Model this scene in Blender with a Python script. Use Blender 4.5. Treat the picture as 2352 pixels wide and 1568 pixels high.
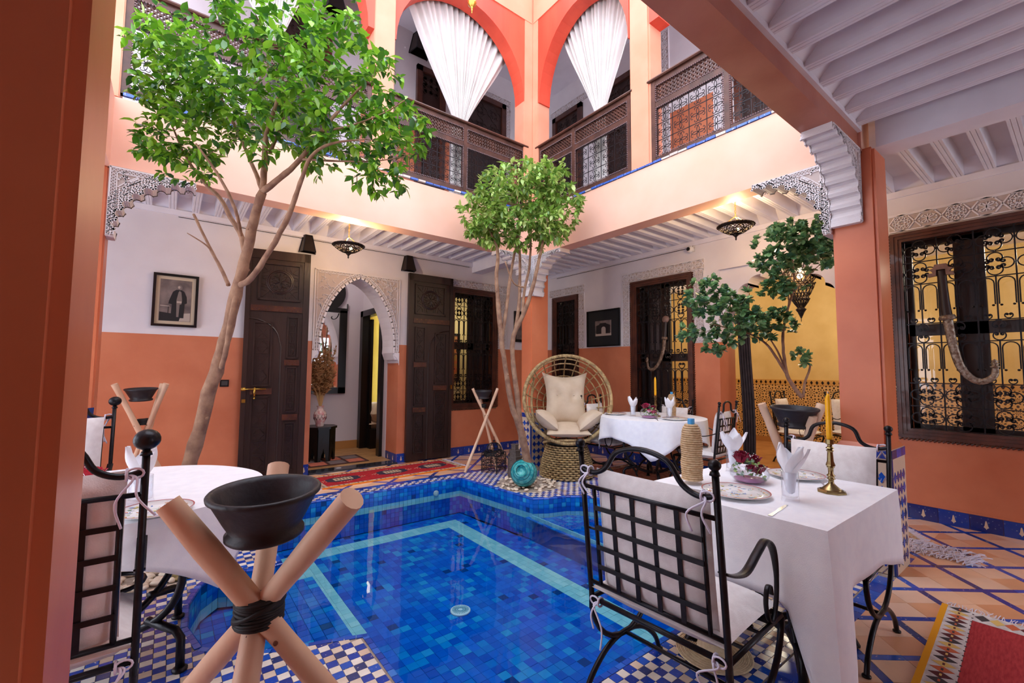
import bpy, bmesh, math, random
from math import sin, cos, pi, radians, sqrt, atan2, hypot
from mathutils import Vector, Matrix
R = random.Random(7)
SC = bpy.context.scene; COL = SC.collection
for o in list(bpy.data.objects): bpy.data.objects.remove(o)
# ------------------------------------------------------------ camera, sky, exposure
H = 1.35
yaw, pitch, roll = 0.91504392, 0.06582087, 0.00727803
cf = Vector((cos(yaw)*cos(pitch), sin(yaw)*cos(pitch), sin(pitch)))
cr = cf.cross(Vector((0, 0, 1))).normalized(); cu = cr.cross(cf)
cr, cu = cr*cos(roll)+cu*sin(roll), -cr*sin(roll)+cu*cos(roll)
cd = bpy.data.cameras.new('camera'); cam = bpy.data.objects.new('camera', cd); COL.objects.link(cam)
cam.matrix_world = Matrix(((cr.x, cu.x, -cf.x, 0), (cr.y, cu.y, -cf.y, 0), (cr.z, cu.z, -cf.z, H), (0, 0, 0, 1)))
cd.sensor_width = 36; cd.lens = 36*1019.06/2352; cd.clip_start = .02
SC.camera = cam
w = bpy.data.worlds.new('sky'); SC.world = w; w.use_nodes = True
bg = w.node_tree.nodes['Background']; bg.inputs[0].default_value = (.80, .87, 1, 1); bg.inputs[1].default_value = 3.3
SC.view_settings.view_transform = 'Standard'; SC.view_settings.look = 'None'
SC.view_settings.exposure = 0.62; SC.view_settings.gamma = 1; SC.view_settings.use_curve_mapping = False
def light(name, kind, loc, power, color, size=.1, rot=None, sy=None):
    l = bpy.data.lights.new(name, kind); l.energy = power; l.color = color
    if kind == 'AREA':
        l.size = size
        if sy: l.shape = 'RECTANGLE'; l.size_y = sy
    elif kind == 'SUN': l.angle = size
    else: l.shadow_soft_size = size
    o = bpy.data.objects.new(name, l); COL.objects.link(o); o.location = loc
    if rot: o.rotation_euler = rot
    return o
WARM = (1, .72, .38)
def seen(p):
    d = Vector(p)-Vector((0, 0, H)); z = d.dot(cf)
    if z < .1: return 1e9
    if abs(d.dot(cr))/z > 1.25 or abs(d.dot(cu))/z > .85: return 1e9
    return z
# ------------------------------------------------------------ materials
def nt(name):
    m = bpy.data.materials.new(name); m.use_nodes = True
    return m, m.node_tree.nodes, m.node_tree.links, m.node_tree.nodes['Principled BSDF']
def rgb(c): return (c[0], c[1], c[2], 1)
def S(r, g, b):   # sRGB 0-255 to linear
    f = lambda v: v/12.92 if v <= .04045 else ((v+.055)/1.055)**2.4
    return tuple(f(v/255) for v in (r, g, b))
MC = {}
def mat(name, c1, c2=None, scale=4, detail=4, rough=.6, metal=0, bump=0, bscale=40, spec=.5, stretch=(1, 1, 1), ramp=(.35, .65), trans=0, sub=0, coat=0, emit=None, es=0, alpha=1, wave=None, ior=1.45):
    if name in MC: return MC[name]
    m, N, L, B = nt(name); MC[name] = m
    B.inputs['Roughness'].default_value = rough; B.inputs['Metallic'].default_value = metal
    B.inputs['Specular IOR Level'].default_value = spec; B.inputs['IOR'].default_value = ior
    B.inputs['Transmission Weight'].default_value = trans; B.inputs['Coat Weight'].default_value = coat
    B.inputs['Subsurface Weight'].default_value = sub
    B.inputs['Base Color'].default_value = rgb(c1)
    if emit: B.inputs['Emission Color'].default_value = rgb(emit); B.inputs['Emission Strength'].default_value = es
    tc = N.new('ShaderNodeTexCoord'); mp = N.new('ShaderNodeMapping'); mp.inputs['Scale'].default_value = stretch
    L.new(tc.outputs['Object'], mp.inputs['Vector'])
    if c2:
        n = N.new('ShaderNodeTexNoise'); n.inputs['Scale'].default_value = scale; n.inputs['Detail'].default_value = detail
        L.new(mp.outputs[0], n.inputs['Vector'])
        r = N.new('ShaderNodeValToRGB'); r.color_ramp.elements[0].position = ramp[0]; r.color_ramp.elements[1].position = ramp[1]
        r.color_ramp.elements[0].color = rgb(c1); r.color_ramp.elements[1].color = rgb(c2)
        L.new(n.outputs[0], r.inputs[0]); L.new(r.outputs[0], B.inputs['Base Color'])
    if bump:
        n2 = N.new('ShaderNodeTexNoise'); n2.inputs['Scale'].default_value = bscale; n2.inputs['Detail'].default_value = 3
        L.new(mp.outputs[0], n2.inputs['Vector'])
        b = N.new('ShaderNodeBump'); b.inputs['Strength'].default_value = bump; b.inputs['Distance'].default_value = .01
        L.new(n2.outputs[0], b.inputs['Height']); L.new(b.outputs[0], B.inputs['Normal'])
    return m
def palette(name, cols, rough=.25, chip=None, cs=14, bump=.0, vary=.25):
    """one colour per piece: island + object random picks from cols [(pos,colour)]"""
    m, N, L, B = nt(name); B.inputs['Roughness'].default_value = rough; B.inputs['Specular IOR Level'].default_value = .6
    g = N.new('ShaderNodeNewGeometry'); oi = N.new('ShaderNodeObjectInfo')
    a = N.new('ShaderNodeMath'); a.operation = 'ADD'; L.new(g.outputs['Random Per Island'], a.inputs[0]); L.new(oi.outputs['Random'], a.inputs[1])
    f = N.new('ShaderNodeMath'); f.operation = 'FRACT'; L.new(a.outputs[0], f.inputs[0])
    r = N.new('ShaderNodeValToRGB'); r.color_ramp.interpolation = 'CONSTANT'
    e = r.color_ramp.elements
    e[0].position = 0; e[0].color = rgb(cols[0][1]); e[1].position = cols[1][0]; e[1].color = rgb(cols[1][1])
    for p, c in cols[2:]: x = e.new(p); x.color = rgb(c)
    L.new(f.outputs[0], r.inputs[0]); out = r.outputs[0]
    tc = N.new('ShaderNodeTexCoord'); n = N.new('ShaderNodeTexNoise'); n.inputs['Scale'].default_value = cs; n.inputs['Detail'].default_value = 6
    L.new(tc.outputs['Object'], n.inputs['Vector'])
    hs = N.new('ShaderNodeHueSaturation'); mr = N.new('ShaderNodeMapRange'); mr.inputs[3].default_value = 1-vary; mr.inputs[4].default_value = 1+vary
    L.new(n.outputs[0], mr.inputs[0]); L.new(mr.outputs[0], hs.inputs['Value']); L.new(out, hs.inputs['Color']); out = hs.outputs[0]
    if chip:
        n2 = N.new('ShaderNodeTexNoise'); n2.inputs['Scale'].default_value = cs*4; n2.inputs['Detail'].default_value = 3
        L.new(tc.outputs['Object'], n2.inputs['Vector'])
        rr = N.new('ShaderNodeValToRGB'); rr.color_ramp.elements[0].position = .66; rr.color_ramp.elements[1].position = .69
        mx = N.new('ShaderNodeMix'); mx.data_type = 'RGBA'
        L.new(n2.outputs[0], rr.inputs[0]); L.new(rr.outputs[0], mx.inputs[0]); L.new(out, mx.inputs[6]); mx.inputs[7].default_value = rgb(chip); out = mx.outputs[2]
    L.new(out, B.inputs['Base Color'])
    return m
white = mat('white_plaster', S(226, 218, 220), S(216, 207, 210), 2, rough=.75, bump=.15, bscale=12)
ceilw = mat('white_ceiling_paint', S(232, 226, 232), S(222, 215, 222), 3, rough=.6)
dado = mat('orange_tadelakt', S(210, 128, 92), S(190, 106, 72), 2.5, detail=8, rough=.42, bump=.12, bscale=9, ramp=(.3, .7))
pink = mat('skylit_salmon_plaster', S(240, 190, 168), S(234, 174, 148), 1.6, detail=8, rough=.6, bump=.12, bscale=8, ramp=(.3, .7))  # fascia copy of the wall plaster, lightened to carry the sky light
colm = mat('terracotta_column_plaster', S(222, 128, 88), S(202, 108, 72), 2.2, detail=8, rough=.38, bump=.12, bscale=8, ramp=(.3, .7))
colu = mat('peach_column_plaster', S(226, 152, 122), S(216, 138, 106), 2, detail=6, rough=.6, bump=.1, bscale=9)
red = mat('red_arch_plaster', S(226, 84, 58), S(206, 66, 44), 3, detail=8, rough=.5, bump=.1, stretch=(1, 1, .2))
beamm = mat('brown_beam_plaster', S(188, 118, 96), S(170, 98, 78), 3, detail=8, rough=.35, bump=.15, bscale=8)
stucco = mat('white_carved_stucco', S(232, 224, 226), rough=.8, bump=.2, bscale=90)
stback = mat('shaded_stucco', S(192, 176, 170), rough=.9)  # darker copy of the white stucco, recess shade put into its colour
wood = mat('dark_brown_wood', S(58, 39, 34), S(42, 27, 24), 6, rough=.36, bump=.12, bscale=60, stretch=(1, 1, .15), spec=.5)
woodr = mat('reddish_brown_wood', S(92, 50, 36), S(66, 34, 26), 8, rough=.35, bump=.15, bscale=50, coat=.2)
rail = mat('balcony_wood', S(88, 52, 40), S(62, 36, 28), 9, rough=.4, bump=.15, bscale=50)
iron = mat('black_iron', S(26, 24, 28), S(36, 32, 36), 30, rough=.35, metal=.5, bump=.1, bscale=80)
ironb = mat('dark_bronze_iron', S(48, 36, 30), rough=.4, metal=.6)
brass = mat('aged_brass', S(168, 148, 104), S(132, 112, 74), 18, rough=.28, metal=1, bump=.05, bscale=60)
gold = mat('yellow_brass', S(196, 158, 72), rough=.25, metal=1)
grout = mat('grout', S(176, 160, 146), S(150, 134, 122), 30, rough=.9)
blueT = palette('blue_glazed_tile', [(0, S(20, 62, 168)), (.3, S(30, 76, 186)), (.5, S(36, 58, 146)), (.7, S(24, 84, 190)), (.9, S(44, 60, 120))], .2, chip=S(200, 196, 190))
whiteT = palette('cream_glazed_tile', [(0, S(232, 220, 206)), (.3, S(222, 204, 186)), (.6, S(238, 230, 220)), (.85, S(216, 190, 168))], .3)
poolT = palette('pool_blue_tile', [(0, S(0, 92, 192)), (.22, S(0, 106, 206)), (.4, S(0, 80, 180)), (.55, S(0, 116, 198)), (.7, S(8, 100, 198)), (.8, S(0, 132, 204)), (.87, S(28, 150, 208)), (.925, S(0, 56, 120)), (.95, S(0, 88, 188))], .15, vary=.12)
poolL = palette('pool_pale_tile', [(0, S(150, 214, 210)), (.5, S(164, 222, 214)), (.8, S(140, 206, 204))], .2, vary=.06)
copT = palette('coping_blue_tile', [(0, S(30, 84, 190)), (.4, S(44, 104, 206)), (.7, S(24, 66, 168)), (.9, S(70, 130, 214))], .12, vary=.15)
terra = palette('terracotta_tile', [(0, S(236, 184, 146)), (.25, S(242, 194, 158)), (.5, S(230, 168, 124)), (.7, S(244, 202, 172)), (.9, S(220, 154, 110))], .3, cs=5, vary=.22)
bbT = palette('baseboard_blue_tile', [(0, S(10, 48, 140)), (.4, S(14, 58, 156)), (.75, S(12, 40, 120))], .15, chip=S(140, 160, 190))
cream = mat('cream_motif', S(214, 190, 164), rough=.4)
linen = mat('white_table_linen', S(250, 250, 254), S(244, 244, 250), 20, rough=.8, bump=.12, bscale=300)
canvas = mat('cream_cushion_canvas', S(238, 232, 230), S(228, 220, 218), 25, rough=.85, bump=.2, bscale=250)
beige = mat('beige_cushion_fabric', S(216, 196, 172), S(204, 182, 156), 6, rough=.85, bump=.25, bscale=200)
curt = mat('white_curtain', S(216, 208, 204), S(206, 198, 192), 5, rough=.85, sub=.05)
wick = mat('pale_wicker', S(200, 172, 122), S(150, 124, 86), 22, rough=.5, bump=.2, bscale=90)
raff = mat('raffia', S(214, 184, 146), S(190, 156, 116), 60, rough=.8, bump=.4, bscale=160)
stickm = mat('peeled_wood_stick', S(232, 196, 164), S(206, 156, 124), 5, rough=.5, bump=.15, bscale=30, stretch=(1, 1, .25))
bark = mat('ficus_bark', S(172, 134, 106), S(134, 98, 78), 14, detail=8, rough=.8, bump=.5, bscale=40)
barkd = mat('twig_bark', S(122, 92, 72), S(96, 72, 56), 20, rough=.8, bump=.3)
leafA = palette('bright_ficus_leaf', [(0, S(92, 148, 34)), (.25, S(120, 176, 42)), (.5, S(70, 122, 34)), (.7, S(146, 196, 56)), (.9, S(60, 108, 52))], .28, vary=.2)
leafB = palette('yellow_green_leaf', [(0, S(136, 172, 70)), (.3, S(164, 190, 96)), (.6, S(108, 146, 64)), (.85, S(188, 204, 122))], .3, vary=.2)
leafC = palette('deep_green_leaf', [(0, S(96, 140, 92)), (.35, S(128, 168, 108)), (.65, S(78, 116, 90)), (.88, S(158, 192, 136))], .22, vary=.2)
clay = mat('dark_clay', S(46, 42, 46), S(34, 31, 35), 9, rough=.5, bump=.25, bscale=40)
cord = mat('black_cord', S(24, 21, 21), rough=.6)
cotton = mat('white_cotton_tie', S(226, 220, 236), rough=.9)
def thin_glass(name, tint=(.97, .98, 1)):
    m, N, L, B = nt(name); N.remove(B); t = N.new('ShaderNodeBsdfTransparent'); t.inputs[0].default_value = rgb(tint); g = N.new('ShaderNodeBsdfGlossy'); g.inputs['Roughness'].default_value = .03
    f = N.new('ShaderNodeLayerWeight'); f.inputs[0].default_value = .5; pw = N.new('ShaderNodeMath'); pw.operation = 'POWER'; pw.inputs[1].default_value = 3; L.new(f.outputs['Facing'], pw.inputs[0]); ml = N.new('ShaderNodeMath'); ml.operation = 'MULTIPLY_ADD'; ml.inputs[1].default_value = .55; ml.inputs[2].default_value = .04; L.new(pw.outputs[0], ml.inputs[0]); x = N.new('ShaderNodeMixShader'); L.new(ml.outputs[0], x.inputs[0]); L.new(t.outputs[0], x.inputs[1]); L.new(g.outputs[0], x.inputs[2]); L.new(x.outputs[0], N['Material Output'].inputs['Surface']); return m
glass = thin_glass('clear_glass')
steel = mat('cutlery_steel', S(200, 200, 208), rough=.2, metal=1)
pebm = mat('white_pebble', S(232, 216, 196), S(214, 190, 166), 8, rough=.5, bump=.1)
yel = mat('yellow_wax', S(246, 178, 20), rough=.35, sub=.2)
yelw = mat('yellow_room_plaster', S(228, 196, 128), S(218, 184, 114), 3, rough=.55)
black = mat('black_lacquer', S(16, 14, 14), rough=.3)
# ------------------------------------------------------------ mesh builder
class MB:
    def __init__(s, off=(0, 0, 0)): s.v = []; s.f = []; s.m = []; s.off = Vector(off); s.mi = 0
    def add(s, vs, fs):
        b = len(s.v); s.v += [tuple(Vector(v)-s.off) for v in vs]
        s.f += [tuple(i+b for i in f) for f in fs]; s.m += [s.mi]*len(fs); return s
    def box(s, x0, x1, y0, y1, z0, z1, M=None):
        vs = [Vector((x, y, z)) for z in (z0, z1) for y in (y0, y1) for x in (x0, x1)]
        if M: vs = [M @ v for v in vs]
        return s.add(vs, [(0, 2, 3, 1), (4, 5, 7, 6), (0, 1, 5, 4), (2, 6, 7, 3), (0, 4, 6, 2), (1, 3, 7, 5)])
    def prism(s, poly, z0, z1, M=None):
        n = len(poly); vs = [Vector((p[0], p[1], z0)) for p in poly]+[Vector((p[0], p[1], z1)) for p in poly]
        if M: vs = [M @ v for v in vs]
        return s.add(vs, [tuple(range(n-1, -1, -1)), tuple(range(n, 2*n))]+[(i, (i+1) % n, n+(i+1) % n, n+i) for i in range(n)])
    def tube(s, pts, r, n=6, closed=False, cap=True, flat=1, up=None):
        P = [Vector(p) for p in pts]; k = len(P); rs = r if isinstance(r, (list, tuple)) else [r]*k
        T = []
        for i in range(k):
            a = P[(i-1) % k] if (closed or i > 0) else P[0]; b = P[(i+1) % k] if (closed or i < k-1) else P[-1]
            t = b-a; T.append(t.normalized() if t.length > 1e-9 else Vector((0, 0, 1)))
        ref = Vector(up) if up else (Vector((0, 0, 1)) if abs(T[0].z) < .9 else Vector((1, 0, 0)))
        vs = []; nrm = None
        for i in range(k):
            if nrm is None or up: nrm = ref-T[i]*ref.dot(T[i])
            else: nrm = nrm-T[i]*nrm.dot(T[i])
            if nrm.length < 1e-6: nrm = T[i].orthogonal()
            nrm.normalize(); bn = T[i].cross(nrm)
            for j in range(n):
                a = 2*pi*(j+.5)/n; vs.append(P[i]+(nrm*cos(a)*flat+bn*sin(a))*rs[i])
        fs = [(i*n+j, i*n+(j+1) % n, ((i+1) % k)*n+(j+1) % n, ((i+1) % k)*n+j) for i in range(k if closed else k-1) for j in range(n)]
        if cap and not closed: fs += [tuple(range(n-1, -1, -1)), tuple(range((k-1)*n, k*n))]
        return s.add(vs, fs)
    def lathe(s, prof, n=20, M=None, wob=0, cap=True):
        vs = []
        for r, z in prof:
            for j in range(n):
                a = 2*pi*j/n; v = Vector((r*cos(a), r*sin(a), z+wob*sin(3*a))); vs.append(M @ v if M else v)
        k = len(prof)
        fs = [(i*n+j, i*n+(j+1) % n, (i+1)*n+(j+1) % n, (i+1)*n+j) for i in range(k-1) for j in range(n)]
        if cap: fs += [tuple(range(n-1, -1, -1)), tuple(range((k-1)*n, k*n))]
        return s.add(vs, fs)
    def ball(s, c, rx, ry=None, rz=None, n=10, m=6, M=None, nz=0):
        ry = ry or rx; rz = rz or rx; vs = []; c = Vector(c)
        for i in range(m+1):
            p = pi*i/m
            for j in range(n):
                a = 2*pi*j/n; k = 1+nz*sin(3*a+i*1.7)*sin(p)
                v = Vector((rx*sin(p)*cos(a)*k, ry*sin(p)*sin(a)*k, -rz*cos(p))); vs.append(c+(M @ v if M else v))
        return s.add(vs, [(i*n+j, i*n+(j+1) % n, (i+1)*n+(j+1) % n, (i+1)*n+j) for i in range(m) for j in range(n)])
    def pillow(s, M, w, h, t, n=12, pinch=.25, sag=0, tufts=(), q=3.2, pw=.42):
        """cushion in local xy, thickness z"""
        for sg in (1, -1):
            vs = []; 
            for i in range(n+1):
                for j in range(n+1):
                    u = -1+2*i/n; v = -1+2*j/n
                    e = (1-abs(u)**q)*(1-abs(v)**q); k = max(e, 0)**pw
                    for (a, b) in tufts: k *= 1-.5*math.exp(-((u-a)**2+(v-b)**2)/.03)
                    px = u*w/2*(1-pinch*.12*(1-v*v)); py = v*h/2*(1-pinch*.12*(1-u*u))-sag*(1-u*u)*max(v, 0)
                    vs.append(M @ Vector((px, py, sg*t/2*k)))
            fs = [(i*(n+1)+j, (i+1)*(n+1)+j, (i+1)*(n+1)+j+1, i*(n+1)+j+1) for i in range(n) for j in range(n)]
            if sg < 0: fs = [f[::-1] for f in fs]
            s.add(vs, fs)
        return s
    def mesh(s, name, m, smooth=False):
        me = bpy.data.meshes.new(name); me.from_pydata(s.v, [], s.f); 
        ms = m if isinstance(m, (list, tuple)) else [m]
        for q in ms: me.materials.append(q)
        if len(ms) > 1: me.polygons.foreach_set('material_index', s.m)
        if smooth: me.polygons.foreach_set('use_smooth', [True]*len(me.polygons)); 
        me.update()
        if smooth == 'auto':
            try: me.set_sharp_from_angle(angle=radians(40))
            except Exception: pass
        return me
    def build(s, name, m, parent=None, smooth=False, kind=None):
        o = bpy.data.objects.new(name, s.mesh(name, m, smooth)); COL.objects.link(o)
        if parent: o.parent = parent
        if kind: o['kind'] = kind
        return o
def inst(name, me, parent, loc=(0, 0, 0), rot=None, sc=None, M=None):
    o = bpy.data.objects.new(name, me); COL.objects.link(o); o.parent = parent
    if M is not None: o.matrix_local = M
    else:
        o.location = loc
        if rot: o.rotation_euler = rot
        if sc: o.scale = sc
    return o
def tag(o, label, cat, group=None, kind=None):
    o['label'] = label; o['category'] = cat
    if group: o['group'] = group
    if kind: o['kind'] = kind
    return o
def thing(name, label, cat, loc=(0, 0, 0), rz=0, group=None):
    o = bpy.data.objects.new(name, None); COL.objects.link(o); o.location = loc; o.rotation_euler = (0, 0, rz)
    o.empty_display_size = .1
    return tag(o, label, cat, group)
def struct(name, mb, m, smooth=False, parent=None):
    o = mb.build(name, m, parent, smooth)
    if not parent: o['kind'] = 'structure'
    return o
def sroot(name, loc=(0, 0, 0)):
    o = bpy.data.objects.new(name, None); COL.objects.link(o); o['kind'] = 'structure'; o.location = loc
    o.empty_display_size = .1
    return o
def relabel(o, label): o['label'] = label
def copy_tree(o, parent=None):
    c = o.copy(); COL.objects.link(c)
    if parent: c.parent = parent
    for ch in list(o.children): copy_tree(ch, c)
    return c
def bez(p, n=8):
    """catmull-rom through points"""
    P = [Vector(q) for q in p]; out = []
    for i in range(len(P)-1):
        a = P[max(i-1, 0)]; b = P[i]; c = P[i+1]; d = P[min(i+2, len(P)-1)]
        for k in range(n):
            t = k/n; out.append(.5*((2*b)+(c-a)*t+(2*a-5*b+4*c-d)*t*t+(3*b-a-3*c+d)*t**3))
    out.append(P[-1]); return out
def scroll(x, y, hd, k0, l0, k1, l1, n=16, sgn=1):
    """planar curl: constant curvature k0 over l0, then tightening to k1 over l1"""
    pts = [(x, y)]; L = l0+l1; ds = L/n; s = 0
    for i in range(n):
        for _ in range(4):
            t = max(0, (s-l0)/l1); k = k0*(k1/k0)**t
            hd += sgn*k*ds/4; x += cos(hd)*ds/4; y += sin(hd)*ds/4; s += ds/4
        pts.append((x, y))
    return pts
def inpoly(x, y, P):
    c = False; n = len(P)
    for i in range(n):
        x0, y0 = P[i]; x1, y1 = P[(i+1) % n]
        if (y0 > y) != (y1 > y) and x < (x1-x0)*(y-y0)/(y1-y0)+x0: c = not c
    return c
def clip(poly, x0, x1, y0, y1):
    for ax, lim, sg in ((0, x0, 1), (0, x1, -1), (1, y0, 1), (1, y1, -1)):
        out = []
        for i in range(len(poly)):
            a = poly[i]; b = poly[(i+1) % len(poly)]; da = (a[ax]-lim)*sg; db = (b[ax]-lim)*sg
            if da >= 0: out.append(a)
            if (da >= 0) != (db >= 0):
                t = da/(da-db); out.append((a[0]+(b[0]-a[0])*t, a[1]+(b[1]-a[1])*t))
        poly = out
        if not poly: return []
    return poly
def area(P): return abs(sum(P[i][0]*P[(i+1) % len(P)][1]-P[(i+1) % len(P)][0]*P[i][1] for i in range(len(P))))/2
def shrink(P, g):
    cx = sum(p[0] for p in P)/len(P); cy = sum(p[1] for p in P)/len(P); out = []
    for p in P:
        d = hypot(p[0]-cx, p[1]-cy)
        k = max(0, 1-g/max(d, 1e-6)); out.append((cx+(p[0]-cx)*k, cy+(p[1]-cy)*k))
    return out
# ------------------------------------------------------------ setting
WY, WX, TH = 6.2, 5.6, .4          # back wall, right wall, wall thickness
FY, FX, NY = 4.66, 3.92, 1.137      # courtyard faces of the far, right and near arcades
CZ = 3.13
def wall_y(mb, y, spans, t=TH):
    for a, b, z0, z1 in spans: mb.box(a, b, y, y+t, z0, z1)
def wall_x(mb, x, spans, t=TH):
    for a, b, z0, z1 in spans: mb.box(x, x+t, a, b, z0, z1)
def arch_pts(c, rx, z0, rz, n=22, pw=1.0, flare=0):
    out = []
    for i in range(n+1):
        a = pi-pi*i/n; out.append((c+rx*cos(a)*(1+flare*sin(a)*(1-sin(a))), z0+rz*abs(sin(a))**pw))
    return out
YZ = lambda x: Matrix(((0, 0, 1, x), (1, 0, 0, 0), (0, 1, 0, 0), (0, 0, 0, 1)))   # prism xy -> world YZ at x (depth +X)
XZ = lambda y: Matrix(((1, 0, 0, 0), (0, 0, 1, y), (0, 1, 0, 0), (0, 0, 0, 1)))   # prism xy -> world XZ at y (depth +Y)
DA, DB = 1.72, 1.74
# back wall with the pointed arch doorway and a barred window
AX0, AX1, AAP = 1.53, 2.60, 2.62
pa = [(AX0, 1.5)]
for i in range(17):
    t = i/16; a = t*radians(80)
    pa.append((AX0+.035*(1-t)**4+(2.065-AX0)*((1-cos(a))/(1-cos(radians(80))))**.93, 1.60+(AAP-1.60)*sin(a)/sin(radians(80))))
pb = [(AX0+AX1-x, z) for x, z in pa[::-1][1:]]
ARC = pa+pb
m = MB(); wall_y(m, WY, [(-3, 1.47, DA, 7), (2.66, 3.52, DA, 7), (3.52, 4.44, 2.70, 7), (4.44, 6.0, DA, 7)])
m.prism([(1.47, 7), (1.47, 1.5)]+ARC+[(2.66, 1.5), (2.66, 7)], 0, TH, XZ(WY))
wb = struct('wall_back', m, white)
m = MB(); wall_y(m, WY-.004, [(-3, 1.47, 0, DA), (2.66, 3.52, 0, DA), (3.52, 4.44, 0, .72), (4.44, 6.0, 0, DA)], TH+.004)
m.build('lower_wall', dado, wb)
m = MB(); wall_y(m, WY-.004, [(2.0, 3.45, 3.6, 5.1), (4.6, 6, 3.6, 5.1)], .01); m.build('upper_orange_wall', dado, wb)
# right wall: two barred windows, lobed opening, big barred window
m = MB(); wall_x(m, WX, [(-3, -.72, DB, 7), (-.72, 1.06, 2.70, 7), (1.06, 1.5, DB, 7), (2.89, 3.25, DB, 7), (3.25, 4.26, 2.71, 7), (4.26, 5.40, DB, 7), (5.40, 6.02, 2.70, 7), (6.02, 6.6, DB, 7), (1.5, 2.89, 2.68, 7)])
lob = [(1.5, 2.70), (1.5, 2.0)]
def lobes(sg, c):
    out = []; steps = [(0, 2.02), (.10, 2.18), (.20, 2.34), (.33, 2.46), (.48, 2.55)]
    for k in range(4):
        (a, za), (b, zb) = steps[k], steps[k+1]
        for i in range(7):
            t = i/6*pi/2; out.append((c+sg*(a+(b-a)*(1-cos(t))), za+(zb-za)*sin(t)))
        out.append((c+sg*(b+.0), zb-.03))
    return out
L_ = lobes(1, 1.52); Rr = lobes(-1, 2.87)[::-1]
m.prism([(1.5, 2.69), (1.5, 2.0)]+L_+[(2.2, 2.62)]+Rr+[(2.89, 2.0), (2.89, 2.69)], 0, .30, YZ(WX+.05))
wr = struct('wall_right', m, white)
m = MB(); wall_x(m, WX-.004, [(-3, -.72, 0, DB), (-.72, 1.06, 0, .74), (1.06, 1.5, 0, DB), (2.89, 3.25, 0, DB), (3.25, 4.26, 0, .30), (4.26, 5.40, 0, DB), (5.40, 6.02, 0, .74), (6.02, 6.6, 0, DB)], TH+.006)
m.build('lower_wall', dado, wr)
m = MB(); wall_x(m, WX-.004, [(-1, 2.4, 3.6, 5.1), (2.9, 4.1, 3.6, 5.1), (5.3, 6.2, 3.6, 5.1)], .01); m.build('upper_orange_wall', dado, wr)
# left side: a plain wall far behind the dark column (closes the gallery)
struct('wall_left', MB().box(-3.3, -3, -3, .6, 0, 3.4).box(-3.3, -3, 5.6, 6.6, 0, 3.4).box(-3.3, -3, 2.9, 3.3, 0, 3.4).box(-3.3, -3, .6, 1.5, 0, 2.7).box(-3.3, -3, .6, 5.6, 2.7, 3.4), white)   # two unseen openings added to let fill light into the gallery
struct('wall_front', MB().box(-3.3, 1.6, -3.3, -3, 0, 3.4).box(5.3, 6, -3.3, -3, 0, 3.4).box(1.6, 5.3, -3.3, -3, 2.6, 3.4).box(1.6, 3.7, -3.3, -3, 0, 2.6), dado)  # unseen wall; opening added for fill light, orange chosen to dim its bounce
# fascias above the ground floor arcades
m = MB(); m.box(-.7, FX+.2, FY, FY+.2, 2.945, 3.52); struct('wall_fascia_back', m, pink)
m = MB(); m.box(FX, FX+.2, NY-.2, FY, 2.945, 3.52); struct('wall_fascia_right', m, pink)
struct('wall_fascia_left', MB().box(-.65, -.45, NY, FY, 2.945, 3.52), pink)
beam = MB().box(-1.0, FX, .955, NY, 2.995, 3.52); struct('wall_fascia_near', beam, beamm)
# upper floor slab edges / upper gallery floor
m = MB(); m.box(-3, 6, FY+.02, WY, 3.4, 3.53); m.box(FX+.02, WX, -3, FY+.02, 3.4, 3.53); m.box(-3, -.47, -3, FY+.02, 3.4, 3.53); m.box(-.47, FX+.02, -3, NY-.02, 3.4, 3.53)
struct('floor_upper_gallery', m, ceilw)
m = MB(); m.box(-3, 6, FY+.02, WY+.3, 6.62, 6.7); m.box(FX+.02, WX+.3, -1, FY+.02, 6.62, 6.7)
struct('ceiling_upper_gallery', m, ceilw)
# columns
def column(name, x0, x1, y0, y1, z0, z1, m, ch=.012):
    b = bmesh.new(); bmesh.ops.create_cube(b, size=1)
    for v in b.verts: v.co = Vector((x0+(v.co.x+.5)*(x1-x0), y0+(v.co.y+.5)*(y1-y0), z0+(v.co.z+.5)*(z1-z0)))
    bmesh.ops.bevel(b, geom=b.edges[:], offset=ch, segments=2, affect='EDGES')
    me = bpy.data.meshes.new(name); b.to_mesh(me); b.free(); me.materials.append(m)
    o = bpy.data.objects.new(name, me); COL.objects.link(o); o['kind'] = 'structure'; return o
c1 = column('column', 3.92, 4.235, 4.66, 4.88, 0, 2.96, colm)
c2 = column('column', 3.92, 4.225, .867, 1.137, 0, 2.985, colm, .02)
c0 = column('column', -1.1, -.115, .85, 1.137, 0, 3.0, colm, .02)
c3 = column('column', -.77, -.45, 4.66, 4.88, 0, 2.945, colm)
for (a, b, c, d) in ((1.63, 1.872, FY, FY+.22), (3.77, 4.14, FY, FY+.22), (-.75, -.42, FY, FY+.22)):
    column('column', a, b, c, d, 3.52, 7.2, colu, .008)
column('column', FX, FX+.22, 4.54, FY, 3.52, 7.2, colu, .008)
column('column', FX, FX+.24, 2.72, 2.985, 3.52, 7.2, colu, .02)
column('column', FX, FX+.24, .6, .95, 3.52, 7.2, colu, .02)
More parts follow.
